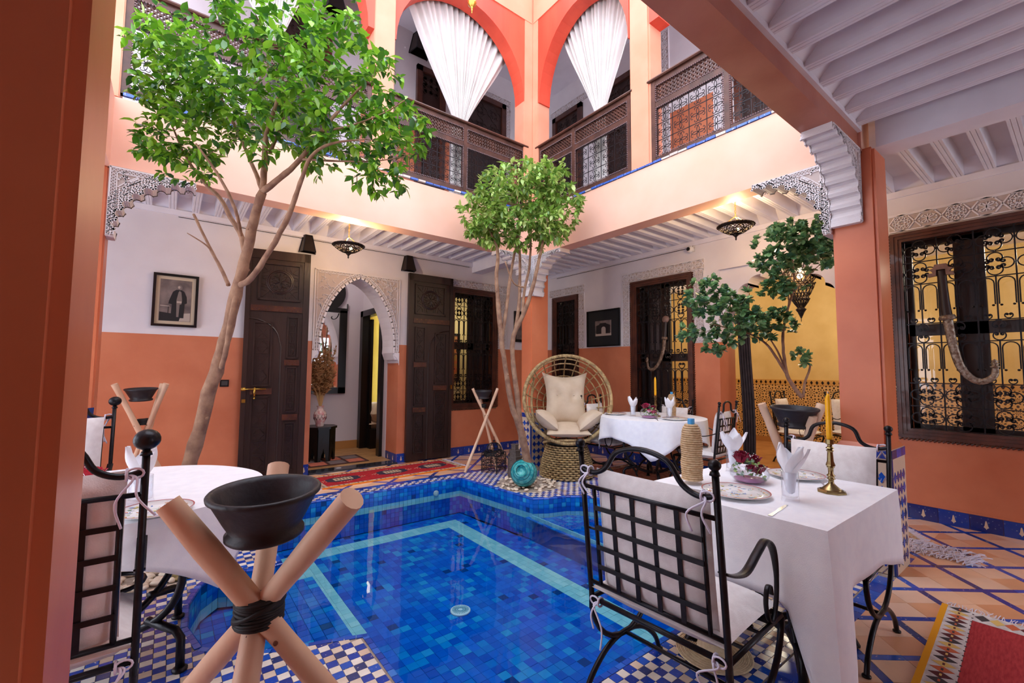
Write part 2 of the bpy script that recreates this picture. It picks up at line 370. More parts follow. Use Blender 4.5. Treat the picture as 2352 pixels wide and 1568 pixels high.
# arcade spandrels upstairs
def arcade(name, a, b, zs, rz, ztop, M, d, a1, b1):
    A = arch_pts((a1+b1)/2, (b1-a1)/2, zs, rz)
    o = struct(name, MB().prism([(a, ztop), (a, zs)]+A+[(b, zs), (b, ztop)], 0, d, M), red)
    MB().prism([(a, 7.2), (a, ztop), (b, ztop), (b, 7.2)], -.012, d, M).build('plain_wall', colu, o)
arcade('wall_arch_back', 1.872, 3.90, 5.13, 1.0, 6.33, XZ(FY+.006), .2, 1.885, 3.77)
arcade('wall_arch_back', -.42, 1.63, 5.13, 1.0, 6.33, XZ(FY+.006), .2, -.34, 1.56)
arcade('wall_arch_right', 2.985, 4.64, 5.10, 1.0, 6.33, YZ(FX+.006), .2, 3.0, 4.52)
arcade('wall_arch_right', .95, 2.72, 5.10, 1.0, 6.33, YZ(FX+.006), .2, 1.05, 2.60)
# ceilings with painted joists
cl = struct('ceiling', MB().box(-3, WX, FY+.2, WY, 3.25, 3.3).box(FX+.2, WX, -3, FY+.2, 3.25, 3.3).box(-3, FX+.2, -3, .955, 3.25, 3.3), ceilw)
prof = [(-.045, .12), (-.034, .03), (-.034, 0), (-.017, 0), (-.014, .006), (-.011, 0), (.011, 0), (.014, .006), (.017, 0), (.034, 0), (.034, .03), (.045, .12)]
def joist(L): return MB().prism(prof, 0, L, Matrix(((0, 0, 1, 0), (1, 0, 0, 0), (0, 1, 0, 0), (0, 0, 0, 1)))).mesh('joist', ceilw)   # along +X
jA = joist(WY-FY-.2); jB = joist(WX-FX-.2); jN = joist(3.4); jR = joist(WX-4.2)
x = -2.8
while x < 3.9: inst('joist', jA, cl, (x, FY+.2, CZ), (0, 0, pi/2)); x += .211
y = .02
for k in range(24):
    yy = 1.12+.211*k
    if yy < 6.15: inst('joist', jB, cl, (FX+.2, yy, CZ))
for k in range(9): inst('joist', jR, cl, (4.2, 1.03-.197*(k+1)+.0, CZ-.0))
for k in range(30):
    xx = 3.83-.236*k
    if xx > -2.9: inst('joist', jN, cl, (xx, -2.45, CZ+.0), (0, 0, pi/2))
m = MB()  # sloped end boards between joists
def cove(m, p, q, n, z=3.13, h=.12, d=.13):
    p = Vector(p); q = Vector(q); n = Vector(n)
    a = [p+Vector((0, 0, z)), q+Vector((0, 0, z)), q+n*d+Vector((0, 0, z+h)), p+n*d+Vector((0, 0, z+h)), p+Vector((0, 0, z+h)), q+Vector((0, 0, z+h))]
    m.add(a, [(0, 1, 2, 3), (0, 3, 4), (1, 5, 2), (0, 4, 5, 1)])
cove(m, (-3, WY, 0), (FX, WY, 0), (0, -1, 0)); cove(m, (WX, 6.2, 0), (WX, -3, 0), (-1, 0, 0)); cove(m, (-1, .955, 0), (FX, .955, 0), (0, -1, 0))
cove(m, (-3, FY+.2, 0), (FX, FY+.2, 0), (0, 1, 0)); cove(m, (FX+.2, 4.66, 0), (FX+.2, 1.1, 0), (1, 0, 0))
m.build('end_board', ceilw, cl)
m = MB(); m.box(3.985, 4.2, -3, .867, 2.985, 3.25); m.box(FX, FX+.2, FY+.2, WY, 2.97, 3.25); struct('trim_header_beam', m, ceilw)
m = MB(); m.box(-3, FX, WY-.025, WY, 3.07, 3.13); m.box(WX-.025, WX, -3, WY, 3.07, 3.13); m.box(-1, FX, .93, .956, 3.11, 3.15); struct('trim_cornice', m, ceilw)
m = MB(); m.tube([(.0, WY-.03, 3.05), (3.85, WY-.03, 3.05)], .004, 5).tube([(WX-.03, 5.9, 3.045), (WX-.03, 3.3, 3.045)], .004, 5)
tag(m.build('cable', cord), 'thin black cable pinned along the top of the white walls', 'cable')
# ------------------------------------------------------------ pool outline
POOL = [(.87, 1.40), (3.09, 1.40), (3.09, 2.27), (3.33, 2.30), (3.56, 2.45), (3.70, 2.70), (3.75, 2.96), (3.72, 3.2), (3.62, 3.40), (3.46, 3.52), (3.26, 3.57), (3.11, 3.66), (2.96, 4.90), (.70, 4.90), (.69, 3.50), (.565, 3.475), (.45, 3.64), (.32, 3.58), (.22, 3.45), (.155, 3.22), (.14, 2.95), (.19, 2.70), (.33, 2.55), (.50, 2.455), (.66, 2.41), (.87, 2.33)]
POOL = [p for p in POOL if p != (.45, 3.64)]
def grow(P, d):
    n = len(P); out = []
    for i in range(n):
        a, b, c = Vector(P[i-1]), Vector(P[i]), Vector(P[(i+1) % n])
        n1 = Vector(((b-a).y, -(b-a).x)).normalized(); n2 = Vector(((c-b).y, -(c-b).x)).normalized()
        k = n1+n2; k = k/max(.5, k.length_squared/2) if k.length > 0 else n1
        out.append((b.x+k.x*d, b.y+k.y*d))
    return out
COPE = grow(POOL, .03)
PEB = [(-.05, 4.05, .52), (3.46, 4.17, .40)]
def in_court(x, y): return -.6 < x < 4.30 and .93 < y < 5.07
def on_col(x, y):
    for (a, b, c, d) in ((3.89, 4.26, 4.63, 4.91), (3.89, 4.26, .84, 1.167), (-1.1, -.1, .82, 1.16), (-.8, -.42, 4.63, 4.91)):
        if a < x < b and c < y < d: return True
    return False
# floor slab with the pool cut out: strips
m = MB(); bx = [-3.2, .05, 3.80, 6.0]
m.box(-3.2, 9.6, -3.2, 1.37, -.05, -.004); m.box(-3.2, 9.6, 4.93, 10, -.05, -.004); m.box(-3.2, .1, 1.37, 4.93, -.05, -.004); m.box(3.79, 9.6, 1.37, 4.93, -.05, -.004)
RC = grow(POOL, .03)
def frame_cells(m, n=.06):
    y = 1.37
    while y < 4.93-1e-6:
        y1 = min(y+n, 4.93); ym = (y+y1)/2; xs = []
        for i in range(len(RC)):
            x0, ya = RC[i]; xb, yb = RC[(i+1) % len(RC)]
            if (ya > ym) != (yb > ym): xs.append((xb-x0)*(ym-ya)/(yb-ya)+x0)
        xs.sort(); e = [.1]+xs+[3.79]
        for i in range(0, len(e)-1, 2):
            if e[i+1] > e[i]: m.box(e[i], e[i+1], y, y1, -.05, -.004)
        y = y1
frame_cells(m)
fl = struct('floor', m, grout)
# checker mosaic
TX, TY = .0485, .0470
tiles = []
i0 = int(-.7/TX)-1
for i in range(i0, 90):
    for j in range(18, 110):
        x = i*TX; y = j*TY; 
        cxy = (x+TX/2, y+TY/2)
        if not in_court(*cxy) or on_col(*cxy) or any(hypot(cxy[0]-a, cxy[1]-b) < r-.02 for a, b, r in PEB): continue
        co = [(x+.0012, y+.0012), (x+TX-.0012, y+.0012), (x+TX-.0012, y+TY-.0012), (x+.0012, y+TY-.0012)]
        ins = [inpoly(px, py, COPE) for px, py in co]
        if all(ins) or (inpoly(*cxy, COPE)): continue
        tiles.append((seen((cxy[0], cxy[1], 0)), cxy, (i+j) % 2))
tiles.sort(key=lambda t: t[0])
tb = MB().box(-TX/2+.0012, TX/2-.0012, -TY/2+.0012, TY/2-.0012, -.008, 0)
tmesh = [tb.mesh('mosaic_tile', whiteT), tb.mesh('mosaic_tile', blueT)]
for d, c, k in tiles[:300]: inst('mosaic_tile', tmesh[k], fl, (c[0], c[1], R.uniform(-.0006, .0006)), (R.uniform(-.008, .008), R.uniform(-.008, .008), R.uniform(-.02, .02)))
rest = [MB(), MB()]
for d, c, k in tiles[300:]: rest[k].box(c[0]-TX/2+.0012, c[0]+TX/2-.0012, c[1]-TY/2+.0012, c[1]+TY/2-.0012, -.008, R.uniform(-.0006, .0006))
rest[0].build('cream_mosaic', whiteT, fl, kind='stuff'); rest[1].build('blue_mosaic', blueT, fl, kind='stuff')
# blue border bands
def band(x0, x1, y0, y1, along):
    a, b = (x0, x1) if along == 'x' else (y0, y1); p = a
    while p < b-.01:
        q = min(p+.13+R.uniform(-.02, .02), b)
        t = MB()
        if along == 'x': t.box(p+.0015, q-.0015, y0, y1, -.008, .0002); c = ((p+q)/2, (y0+y1)/2)
        else: t.box(x0, x1, p+.0015, q-.0015, -.008, .0002); c = ((x0+x1)/2, (p+q)/2)
        if not on_col(*c): t.build('border_tile', blueT, fl)
        p = q
band(-.6, 4.38, .845, .93, 'x'); band(-.6, 4.38, 5.075, 5.16, 'x'); band(4.30, 4.38, .93, 5.075, 'y')
# terracotta field crossed by blue strips
regs = [(-2.9, 5.60, -1.2, .845), (-2.9, 5.60, 5.16, 6.2), (4.38, 5.60, .845, 5.16), (-2.9, -.6, .845, 5.16)]
sl = .82
def XY(c, e):   # x-y=c ; x+y/sl=e
    y = (e-c)/(1+1/sl); return (c+y, y)
cells = []; strips = []
hw = .021; G = .0014
for i in range(-14, 22):
    for j in range(-16, 26):
        c0_, c1_ = 3.066+.555*(i-5)+hw*1.45, 3.066+.555*(i-4)-hw*1.45
        e0_, e1_ = 4.669+.55*(j-6)+hw*1.5, 4.669+.55*(j-5)-hw*1.5
        q = XY((c0_+c1_)/2, (e0_+e1_)/2)
        if not (-3.3 < q[0] < 6 and -1.6 < q[1] < 6.6): continue
        for a in range(2):
            for b in range(2):
                ca, cb = c0_+(c1_-c0_)*a/2, c0_+(c1_-c0_)*(a+1)/2; ea, eb = e0_+(e1_-e0_)*b/2, e0_+(e1_-e0_)*(b+1)/2
                cells.append([XY(ca+G, ea+G), XY(cb-G, ea+G), XY(cb-G, eb-G), XY(ca+G, eb-G)])
        ca, cb = c0_-2*hw*1.45, c0_
        for b in range(2):
            ea, eb = e0_+(e1_-e0_)*b/2, e0_+(e1_-e0_)*(b+1)/2
            strips.append([XY(ca+G, ea+G), XY(cb-G, ea+G), XY(cb-G, eb-G), XY(ca+G, eb-G)])
        ea, eb = e0_-2*hw*1.5, e0_
        for b in range(2):
            ca, cb = (c0_-2*hw*1.45) if b == 0 else (c0_+c1_)/2, (c0_+c1_)/2 if b == 0 else c1_
            strips.append([XY(ca+G, ea+G), XY(cb-G, ea+G), XY(cb-G, eb-G), XY(ca+G, eb-G)])
def lay(polys, name, mt, nmax, stuff):
    L = []
    for P in polys:
        for rg in regs:
            Q = clip(P, *rg)
            if len(Q) > 2 and area(Q) > 8e-5:
                c = (sum(p[0] for p in Q)/len(Q), sum(p[1] for p in Q)/len(Q))
                if not on_col(*c): L.append((seen((c[0], c[1], 0)), Q))
    L.sort(key=lambda t: t[0]); rs = MB()
    for k, (d, Q) in enumerate(L):
        z = R.uniform(-.0008, .0006)
        if k < nmax: MB().prism(Q, -.008, z).build(name, mt, fl)
        elif d < 1e8 or True: rs.prism(Q, -.008, z)
    rs.build(stuff, mt, fl, kind='stuff')
lay(cells, 'terracotta_tile', terra, 280, 'far_terracotta_tiles')
lay(strips, 'blue_strip_tile', blueT, 280, 'far_blue_strips')
# ------------------------------------------------------------ pool
FZ, WZ = -.43, -.095
pool = sroot('trim_pool')
pool['kind'] = 'structure'
# shell: wall strips and floor
m = MB(); n = len(POOL)
for i in range(n):
    (x0, y0), (x1, y1) = RC[i], RC[(i+1) % n]
    m.add([(x0, y0, -.02), (x1, y1, -.02), (x1, y1, FZ-.02), (x0, y0, FZ-.02)], [(0, 1, 2, 3)])
m.box(0, 3.9, 1.3, 5.0, FZ-.06, FZ-.012)
m.build('basin', mat('pool_grout', S(30, 84, 150), rough=.8), pool)
# floor tiles (axis aligned) : main rectangle, pale band
LEDGE = [(3.09, 3.75, -.20), (.13, .87, -.24)]
pt, pl_ = [], []
s_ = .066
for i in range(0, 60):
    for j in range(20, 76):
        x, y = i*s_+.02, j*s_+.03; c = (x+s_/2, y+s_/2)
        if not (.86 < c[0] < 3.1 and 1.4 < c[1] < 4.9 and inpoly(*c, POOL)): continue
        if c[0] < .99 and 2.3 < c[1] < 3.32: continue
        bx_ = 1.02 < c[0] < 2.76 and c[1] < 4.70; ib = 1.17 < c[0] < 2.60 and c[1] < 4.52
        pale = (bx_ and not ib) or (c[0] < 1.05 and 3.33 < c[1] < 4.70)
        (pl_ if pale else pt).append((c[0], c[1], FZ))
def bt(sx, sy, h=.01): return MB().box(-sx/2, sx/2, -sy/2, sy/2, -h, 0)
b = bt(s_-.0016, s_-.0016)
for L, mt, nm, st in ((pt, poolT, 'pool_tile', 'blue_pool_tiles'), (pl_, poolL, 'pale_pool_tile', 'pale_pool_tiles')):
    L.sort(key=lambda p: seen(p)); me = b.mesh(nm, mt); rs = MB()
    for k, p in enumerate(L):
        if k < (230 if mt is poolT else 150): inst(nm, me, pool, (p[0], p[1], p[2]+R.uniform(-.001, .001)))
        else: rs.box(p[0]-s_/2+.0008, p[0]+s_/2-.0008, p[1]-s_/2+.0008, p[1]+s_/2-.0008, FZ-.01, FZ)
    rs.build(st, mt, pool, kind='stuff')
# shallow lobe floors and a step
rs = MB(); m = MB()
for (xa, xb, z) in LEDGE:
    for i in range(0, 60):
        for j in range(30, 60):
            x, y = i*s_+.02, j*s_+.03; c = (x+s_/2, y+s_/2)
            if xa-.02 < c[0] < xb+.06 and inpoly(*c, grow(POOL, .02)) and 2.2 < c[1] < 3.7: rs.box(x+.0015, x+s_-.0015, y+.0015, y+s_-.0015, z-.01, z)
xs_ = [i*.05+.86 for i in range(3)]
for i in range(3):
    for j in range(16): rs.box(.865+i*.045, .865+i*.045+.043, 2.30+j*.064, 2.30+j*.064+.062, -.35, -.34)
rs.build('ledge_tiles', poolT, pool, kind='stuff')
m.box(.1, .858, 2.3, 3.62, FZ, -.251); m.box(.858, .995, 2.3, 3.32, FZ, -.351); m.box(3.10, 3.8, 2.2, 3.66, FZ, -.211)
m.build('ledge', mat('ledge_edge', S(20, 84, 168), S(30, 70, 140), 12, rough=.4), pool)
# vertical wall tiles in rows, coping pieces
rows = [(-.018, -.062, 0), (-.064, -.108, 0), (-.110, -.156, 0), (-.158, -.222, 1), (-.224, -.27, 0), (-.272, -.32, 0), (-.322, -.37, 0), (-.372, -.42, 0)]
wt = [MB(), MB()]; cope = []
for i in range(n):
    a, b2 = Vector(POOL[i]), Vector(POOL[(i+1) % n]); d = b2-a; L = d.length; k = max(1, round(L/.05)); d.normalize(); nn = Vector((d.y, -d.x))
    lobe = (min(a.x, b2.x) < .68 and max(a.x, b2.x) < .8) or (max(a.x, b2.x) > 3.2)
    for q in range(k):
        p0 = a+d*(L*q/k+.0015); p1 = a+d*(L*(q+1)/k-.0015)
        for (za, zb, pc) in rows:
            if lobe and za < -.22: continue
            P = [p0-nn*0, p1, p1+nn*.008, p0+nn*.008]
            j_ = R.uniform(-.001, .001)
            wt[pc].prism([(v.x-nn.x*j_, v.y-nn.y*j_) for v in P], zb, za)
        cope.append((a+d*(L*(q+.5)/k), atan2(d.y, d.x), L/k))
for k_, cy_ in ((0, 0),):
    pass
# the far edge of the right lobe keeps its ledge line: pale row along the ledge edge
for j in range(26): wt[1].box(3.088, 3.10, 2.28+j*.053, 2.28+j*.053+.050, -.222, -.165)
wt[0].build('wall_tiles', poolT, pool, kind='stuff'); wt[1].build('pale_wall_row', poolL, pool, kind='stuff')
cb = bmesh.new()
cm = MB().add([(-.5, .0, -.016), (.5, 0, -.016), (.5, 0, -.004), (-.5, 0, -.004), (.5, -.006, .001), (-.5, -.006, .001), (.5, -.034, .001), (-.5, -.034, .001), (.5, -.034, -.01), (-.5, -.034, -.01)], [(0, 3, 2, 1), (3, 5, 4, 2), (5, 7, 6, 4), (7, 9, 8, 6), (0, 9, 7, 5, 3), (1, 2, 4, 6, 8)]).mesh('coping_tile', copT)
for c, a, L in cope:
    inst('coping_tile', cm, pool, (c.x, c.y, 0), (0, 0, a), (L-.003, 1, 1))
# water
wm, N, Lk, B = nt('pool_water'); N.remove(B)
tr = N.new('ShaderNodeBsdfTransparent'); tr.inputs[0].default_value = (.80, .93, 1, 1)
gl = N.new('ShaderNodeBsdfGlossy'); gl.inputs['Roughness'].default_value = .015
fr = N.new('ShaderNodeFresnel'); fr.inputs['IOR'].default_value = 1.33
mx = N.new('ShaderNodeMixShader'); out = N['Material Output']
nz = N.new('ShaderNodeTexNoise'); nz.inputs['Scale'].default_value = 5; bp = N.new('ShaderNodeBump'); bp.inputs['Strength'].default_value = .05; bp.inputs['Distance'].default_value = .02
tc = N.new('ShaderNodeTexCoord'); Lk.new(tc.outputs['Object'], nz.inputs['Vector']); Lk.new(nz.outputs[0], bp.inputs['Height']); Lk.new(bp.outputs[0], gl.inputs['Normal']); Lk.new(bp.outputs[0], fr.inputs['Normal'])
Lk.new(fr.outputs[0], mx.inputs[0]); Lk.new(tr.outputs[0], mx.inputs[1]); Lk.new(gl.outputs[0], mx.inputs[2]); Lk.new(mx.outputs[0], out.inputs['Surface'])
wo = MB().add([(p[0], p[1], WZ) for p in grow(POOL, .004)], [tuple(range(n))]).build('pool_water', wm)
tag(wo, 'clear water filling the blue tiled plunge pool', 'water', kind='stuff')
# drain and return
dr = thing('pool_drain', 'round white slotted drain cover on the blue pool floor', 'drain', (1.79, 2.93, FZ))
MB().lathe([(.075, 0), (.075, .008), (.068, .012), (0.0, .012)], 32).build('cover', mat('pale_plastic', S(214, 236, 232), rough=.4), dr, True)
m = MB()
for k in range(28):
    a = 2*pi*k/28; m.box(.03, .062, -.0022, .0022, .0125, .014, Matrix.Rotation(a, 4, 'Z'))
m.lathe([(.018, .0125), (.026, .0125), (.026, .0145), (.018, .0145), (.018, .0125)], 20, cap=False)
m.build('slots', mat('slot_teal', S(96, 160, 176), rough=.5), dr)
rt = thing('pool_inlet', 'small oval white water inlet on the far blue wall of the pool', 'inlet', (2.62, 4.895, -.135))
MB().lathe([(.035, 0), (.035, .01), (.02, .014), (0, .014)], 20, Matrix.Rotation(pi/2, 4, 'X')).build('cover', mat('cream_plastic', S(220, 214, 190), rough=.4), rt, True)
# ------------------------------------------------------------ skirting of blue tiles with bell motifs
bell = [(-.018, 0), (.018, 0), (.012, .018), (.009, .04), (.0, .05), (-.009, .04), (-.012, .018)]
bellp = [(-.016, -.026), (-.004, -.036), (0, -.045), (.004, -.036), (.016, -.026), (.010, -.012), (.007, .008), (.004, .024), (0, .03), (-.004, .024), (-.007, .008), (-.010, -.012)]
def skirting(name, p, q, nrm):
    o = sroot(name); p = Vector(p); q = Vector(q); d = (q-p); L = d.length; d.normalize(); k = round(L/.2); nr = Vector(nrm)
    M0 = Matrix(((d.x, 0, nr.x, 0), (d.y, 0, nr.y, 0), (0, 1, 0, 0), (0, 0, 0, 1)))
    t1 = MB().box(.0015, L/k-.0015, 0, .132, 0, .012, M0).mesh('skirting_tile', bbT)
    b1 = MB().prism(bellp, .0122, .0135, M0).mesh('bell_motif', cream)
    for i in range(k):
        c = p+d*(L*i/k); inst('skirting_tile', t1, o, c)
        inst('bell_motif', b1, o, c+d*(L/k/2)+Vector((0, 0, .07)))
    return o
skirting('baseboard_right', (WX-.004, 1.5, 0), (WX-.004, -.9, 0), (-1, 0, 0))
skirting('baseboard_right', (WX-.004, 6.18, 0), (WX-.004, 2.89, 0), (-1, 0, 0))
skirting('baseboard_back', (3.0, WY-.004, 0), (5.58, WY-.004, 0), (0, -1, 0))
skirting('baseboard_back', (2.66, WY-.004, 0), (2.80, WY-.004, 0), (0, -1, 0)); skirting('baseboard_back', (1.36, WY-.004, 0), (1.47, WY-.004, 0), (0, -1, 0))
skirting('baseboard_back', (2.662, WY+.38, 0), (2.662, WY, 0), (-1, 0, 0))
skirting('baseboard_back', (-1.2, WY-.004, 0), (.6, WY-.004, 0), (0, -1, 0))
struct('trim_plaster_line', MB().box(WX-.012, WX, -1, 1.5, .133, .15).box(3.0, 5.58, WY-.012, WY, .133, .15).box(WX-.012, WX, 2.89, 6.18, .133, .15), dado)
# column plinths in blue and cream tile
dia = [(-.030, 0), (0, -.038), (.030, 0), (0, .038)]
def plinth(x0, x1, y0, y1, h, faces):
    o = sroot('trim_plinth'); e = .022
    MB().box(x0-e, x1+e, y0-e, y1+e, 0, h).build('body', cream, o)
    MB().add([(x0-e, y0-e, h), (x1+e, y0-e, h), (x1+e, y1+e, h), (x0-e, y1+e, h), (x0, y0, h+.03), (x1, y0, h+.03), (x1, y1, h+.03), (x0, y1, h+.03)], [(0, 1, 5, 4), (1, 2, 6, 5), (2, 3, 7, 6), (3, 0, 4, 7)]).build('cap', colm, o)
    for f in faces:
        if f == 'x': org = Vector((x0-e, y0-e, 0)); d = Vector((0, 1, 0)); L = y1-y0+2*e; nr = Vector((-1, 0, 0))
        else: org = Vector((x0-e, y0-e, 0)); d = Vector((1, 0, 0)); L = x1-x0+2*e; nr = Vector((0, -1, 0))
        M0 = Matrix(((d.x, 0, nr.x, 0), (d.y, 0, nr.y, 0), (0, 1, 0, 0), (0, 0, 0, 1)))
        k = 3 if L < .3 else 4; sx = (L-.05)/k; k2 = int((h-.12)/.092)
        dm = MB().prism([(p[0]*sx/.072, p[1]) for p in dia], 0, .003, M0).mesh('diamond_tile', blueT); sm = MB().prism([(-.008, 0), (0, -.011), (.008, 0), (0, .011)], 0, .003, M0).mesh('small_diamond_tile', blueT)
        for i in range(k):
            for j in range(k2):
                c = org+d*(.025+sx*(i+.5))+Vector((0, 0, .04+.092*(j+.5))); inst('diamond_tile', dm, o, c)
                if i < k-1: inst('small_diamond_tile', sm, o, c+d*sx/2)
        bt_ = MB()
        kk = max(2, round(L/.055))
        for i in range(kk): bt_.box(L*i/kk+.001, L*(i+1)/kk-.001, h-.062, h-.004, 0, .004, M0)
        me = bt_.build('top_row', blueT, o); me.location = org
        bt2 = MB().box(.001, .014, 0, h-.064, 0, .003, M0).build('edge_strip', blueT, o); bt2.location = org
    return o
plinth(3.92, 4.235, 4.66, 4.88, .78, 'xy'); plinth(3.92, 4.225, .867, 1.137, .83, 'xy')
RZ = -pi/2
# ------------------------------------------------------------ rooms behind the openings
m = MB(); m.box(9.4, 9.5, -3, 6.9, 0, 3.3); m.box(6.0, 9.5, 6.8, 6.9, 0, 3.3); m.box(6.0, 9.5, -3.0, -2.9, 0, 3.3); m.box(6.0, 9.5, -3, 6.9, 3.2, 3.3)
m.box(6.004, 6.02, -3, 1.5, .0, 3.2)
struct('wall_yellow_room', MB().box(9.4, 9.5, -3, 6.9, 0, 3.3).box(6.0, 9.4, 6.8, 6.9, 0, 3.3).box(6.0, 9.4, -3.0, -2.9, 0, 3.3), yelw)
struct('ceiling_yellow_room', MB().box(6.0, 9.5, -3, 6.9, 3.2, 3.3), ceilw)
struct('floor_yellow_room', MB().box(6.0, 9.4, -2.9, 6.8, -.004, .004), mat('ochre_floor', S(196, 140, 84), S(170, 112, 60), 5, rough=.3))
zm, N, L, B = nt('zellij_pattern')
tc = N.new('ShaderNodeTexCoord'); sp = N.new('ShaderNodeSeparateXYZ'); L.new(tc.outputs['Object'], sp.inputs[0])
def mathn(op, a, b=None, v=None):
    n_ = N.new('ShaderNodeMath'); n_.operation = op; L.new(a, n_.inputs[0])
    if b is not None: L.new(b, n_.inputs[1])
    if v is not None: n_.inputs[1].default_value = v
    return n_.outputs[0]
def star(axis_u, axis_v, period):
    u = mathn('SUBTRACT', mathn('PINGPONG', axis_u, v=period/2), v=period/4); v = mathn('SUBTRACT', mathn('PINGPONG', axis_v, v=period/2), v=period/4)
    ang = mathn('ARCTAN2', u, v); rad = mathn('SQRT', mathn('ADD', mathn('MULTIPLY', u, u), mathn('MULTIPLY', v, v)))
    pet = mathn('COSINE', mathn('MULTIPLY', ang, v=8)); k = mathn('MULTIPLY', mathn('SINE', mathn('MULTIPLY', rad, v=2*pi*5.2/period)), pet)
    return mathn('GREATER_THAN', k, v=.25)
s1 = star(sp.outputs[1], sp.outputs[2], .36)
mx = N.new('ShaderNodeMix'); mx.data_type = 'RGBA'; L.new(s1, mx.inputs[0]); mx.inputs[6].default_value = rgb(S(216, 172, 108)); mx.inputs[7].default_value = rgb(S(66, 50, 36)); L.new(mx.outputs[2], B.inputs['Base Color']); B.inputs['Roughness'].default_value = .3
o = sroot('trim_zellij_dado'); MB().box(9.385, 9.4, -2.9, 6.8, .1, 1.12).build('tile_panel', zm, o)
m = MB(); m.box(9.38, 9.4, -2.9, 6.8, 1.12, 1.22)
m.build('border_row', mat('ochre_border', S(206, 156, 84), rough=.3), o)
m = MB()
for k in range(110): m.prism([(-.022, 0), (0, -.035), (.022, 0), (0, .035)], 9.372, 9.381, Matrix(((0, 0, 1, 0), (1, 0, 0, -2.85+k*.088), (0, 1, 0, 1.17), (0, 0, 0, 1))))
m.build('border_diamonds', black, o, kind='stuff'); MB().box(9.37, 9.4, -2.9, 6.8, 0, .1).build('skirting', mat('ochre_skirting', S(178, 124, 66), rough=.5), o)
# vestibule behind the arch
vw = mat('vestibule_plaster', S(206, 196, 202), rough=.7)
o = struct('wall_vestibule', MB().box(.6, 2.72, 7.75, 7.85, 0, 3.2).box(.5, .6, 6.6, 7.85, 0, 3.2).box(2.65, 2.72, 7.62, 7.85, 0, 3.2).box(2.65, 2.72, 6.6, 7.62, 2.28, 3.2).box(2.65, 2.72, 6.6, 6.8, 0, 2.28), vw)
struct('ceiling_vestibule', MB().box(.5, 5.9, 6.6, 9.1, 3.2, 3.25), ceilw)
struct('floor_vestibule', MB().box(.6, 3.3, 6.2, 9.0, -.004, .02), mat('ochre_stone_floor', S(190, 146, 96), S(160, 116, 72), 6, rough=.35))
MB().box(.6, 2.65, 7.735, 7.75, .02, .15).build('skirting', mat('ochre_skirting', S(178, 124, 66), rough=.5), o)
dw = sroot('door_3', (2.63, 7.2, 0))
m = MB((2.63, 7.2, 0)); m.box(2.60, 2.73, 7.60, 7.72, 0, 2.36); m.box(2.60, 2.73, 6.72, 6.84, 0, 2.36); m.box(2.60, 2.73, 6.72, 7.72, 2.26, 2.36); m.build('door_frame', black, dw)
m = MB((2.63, 7.2, 0)); m.box(2.73, 2.77, 7.53, 7.60, .02, 2.22); m.build('door_leaf', black, dw)
yg = mat('olive_yellow_plaster', S(190, 166, 66), S(176, 150, 54), 3, rough=.6)
struct('wall_bedroom', MB().box(2.72, 3.4, 8.9, 9.0, 0, 3.2).box(3.24, 3.3, 6.6, 8.9, 0, 3.2), yg)
struct('wall_salon', MB().box(3.3, 6.0, 7.9, 8.0, 0, 3.2).box(5.9, 6.0, 6.6, 7.9, 0, 3.2).box(3.3, 3.34, 6.6, 7.9, 0, 3.2), mat('cream_salon_plaster', S(214, 196, 142), rough=.6))
b = thing('bed', 'bed with a rolled cream bolster seen through the dark inner doorway', 'bed', (2.985, 8.15, 0))
MB().box(-.26, .23, -.7, .55, .02, .34).build('base', black, b); MB().pillow(Matrix.Translation((-.015, -.05, .42)), .48, 1.2, .26).build('mattress', beige, b, True)
MB().pillow(Matrix.Translation((.0, -.35, .60)), .48, .8, .34).build('bolster', beige, b, True)
# black marble sill of the doorway
struct('trim_threshold', MB().box(1.47, 2.66, 6.14, 6.34, 0, .022), mat('black_marble', S(44, 46, 54), S(190, 192, 200), 6, detail=10, rough=.12, ramp=(.62, .66)))
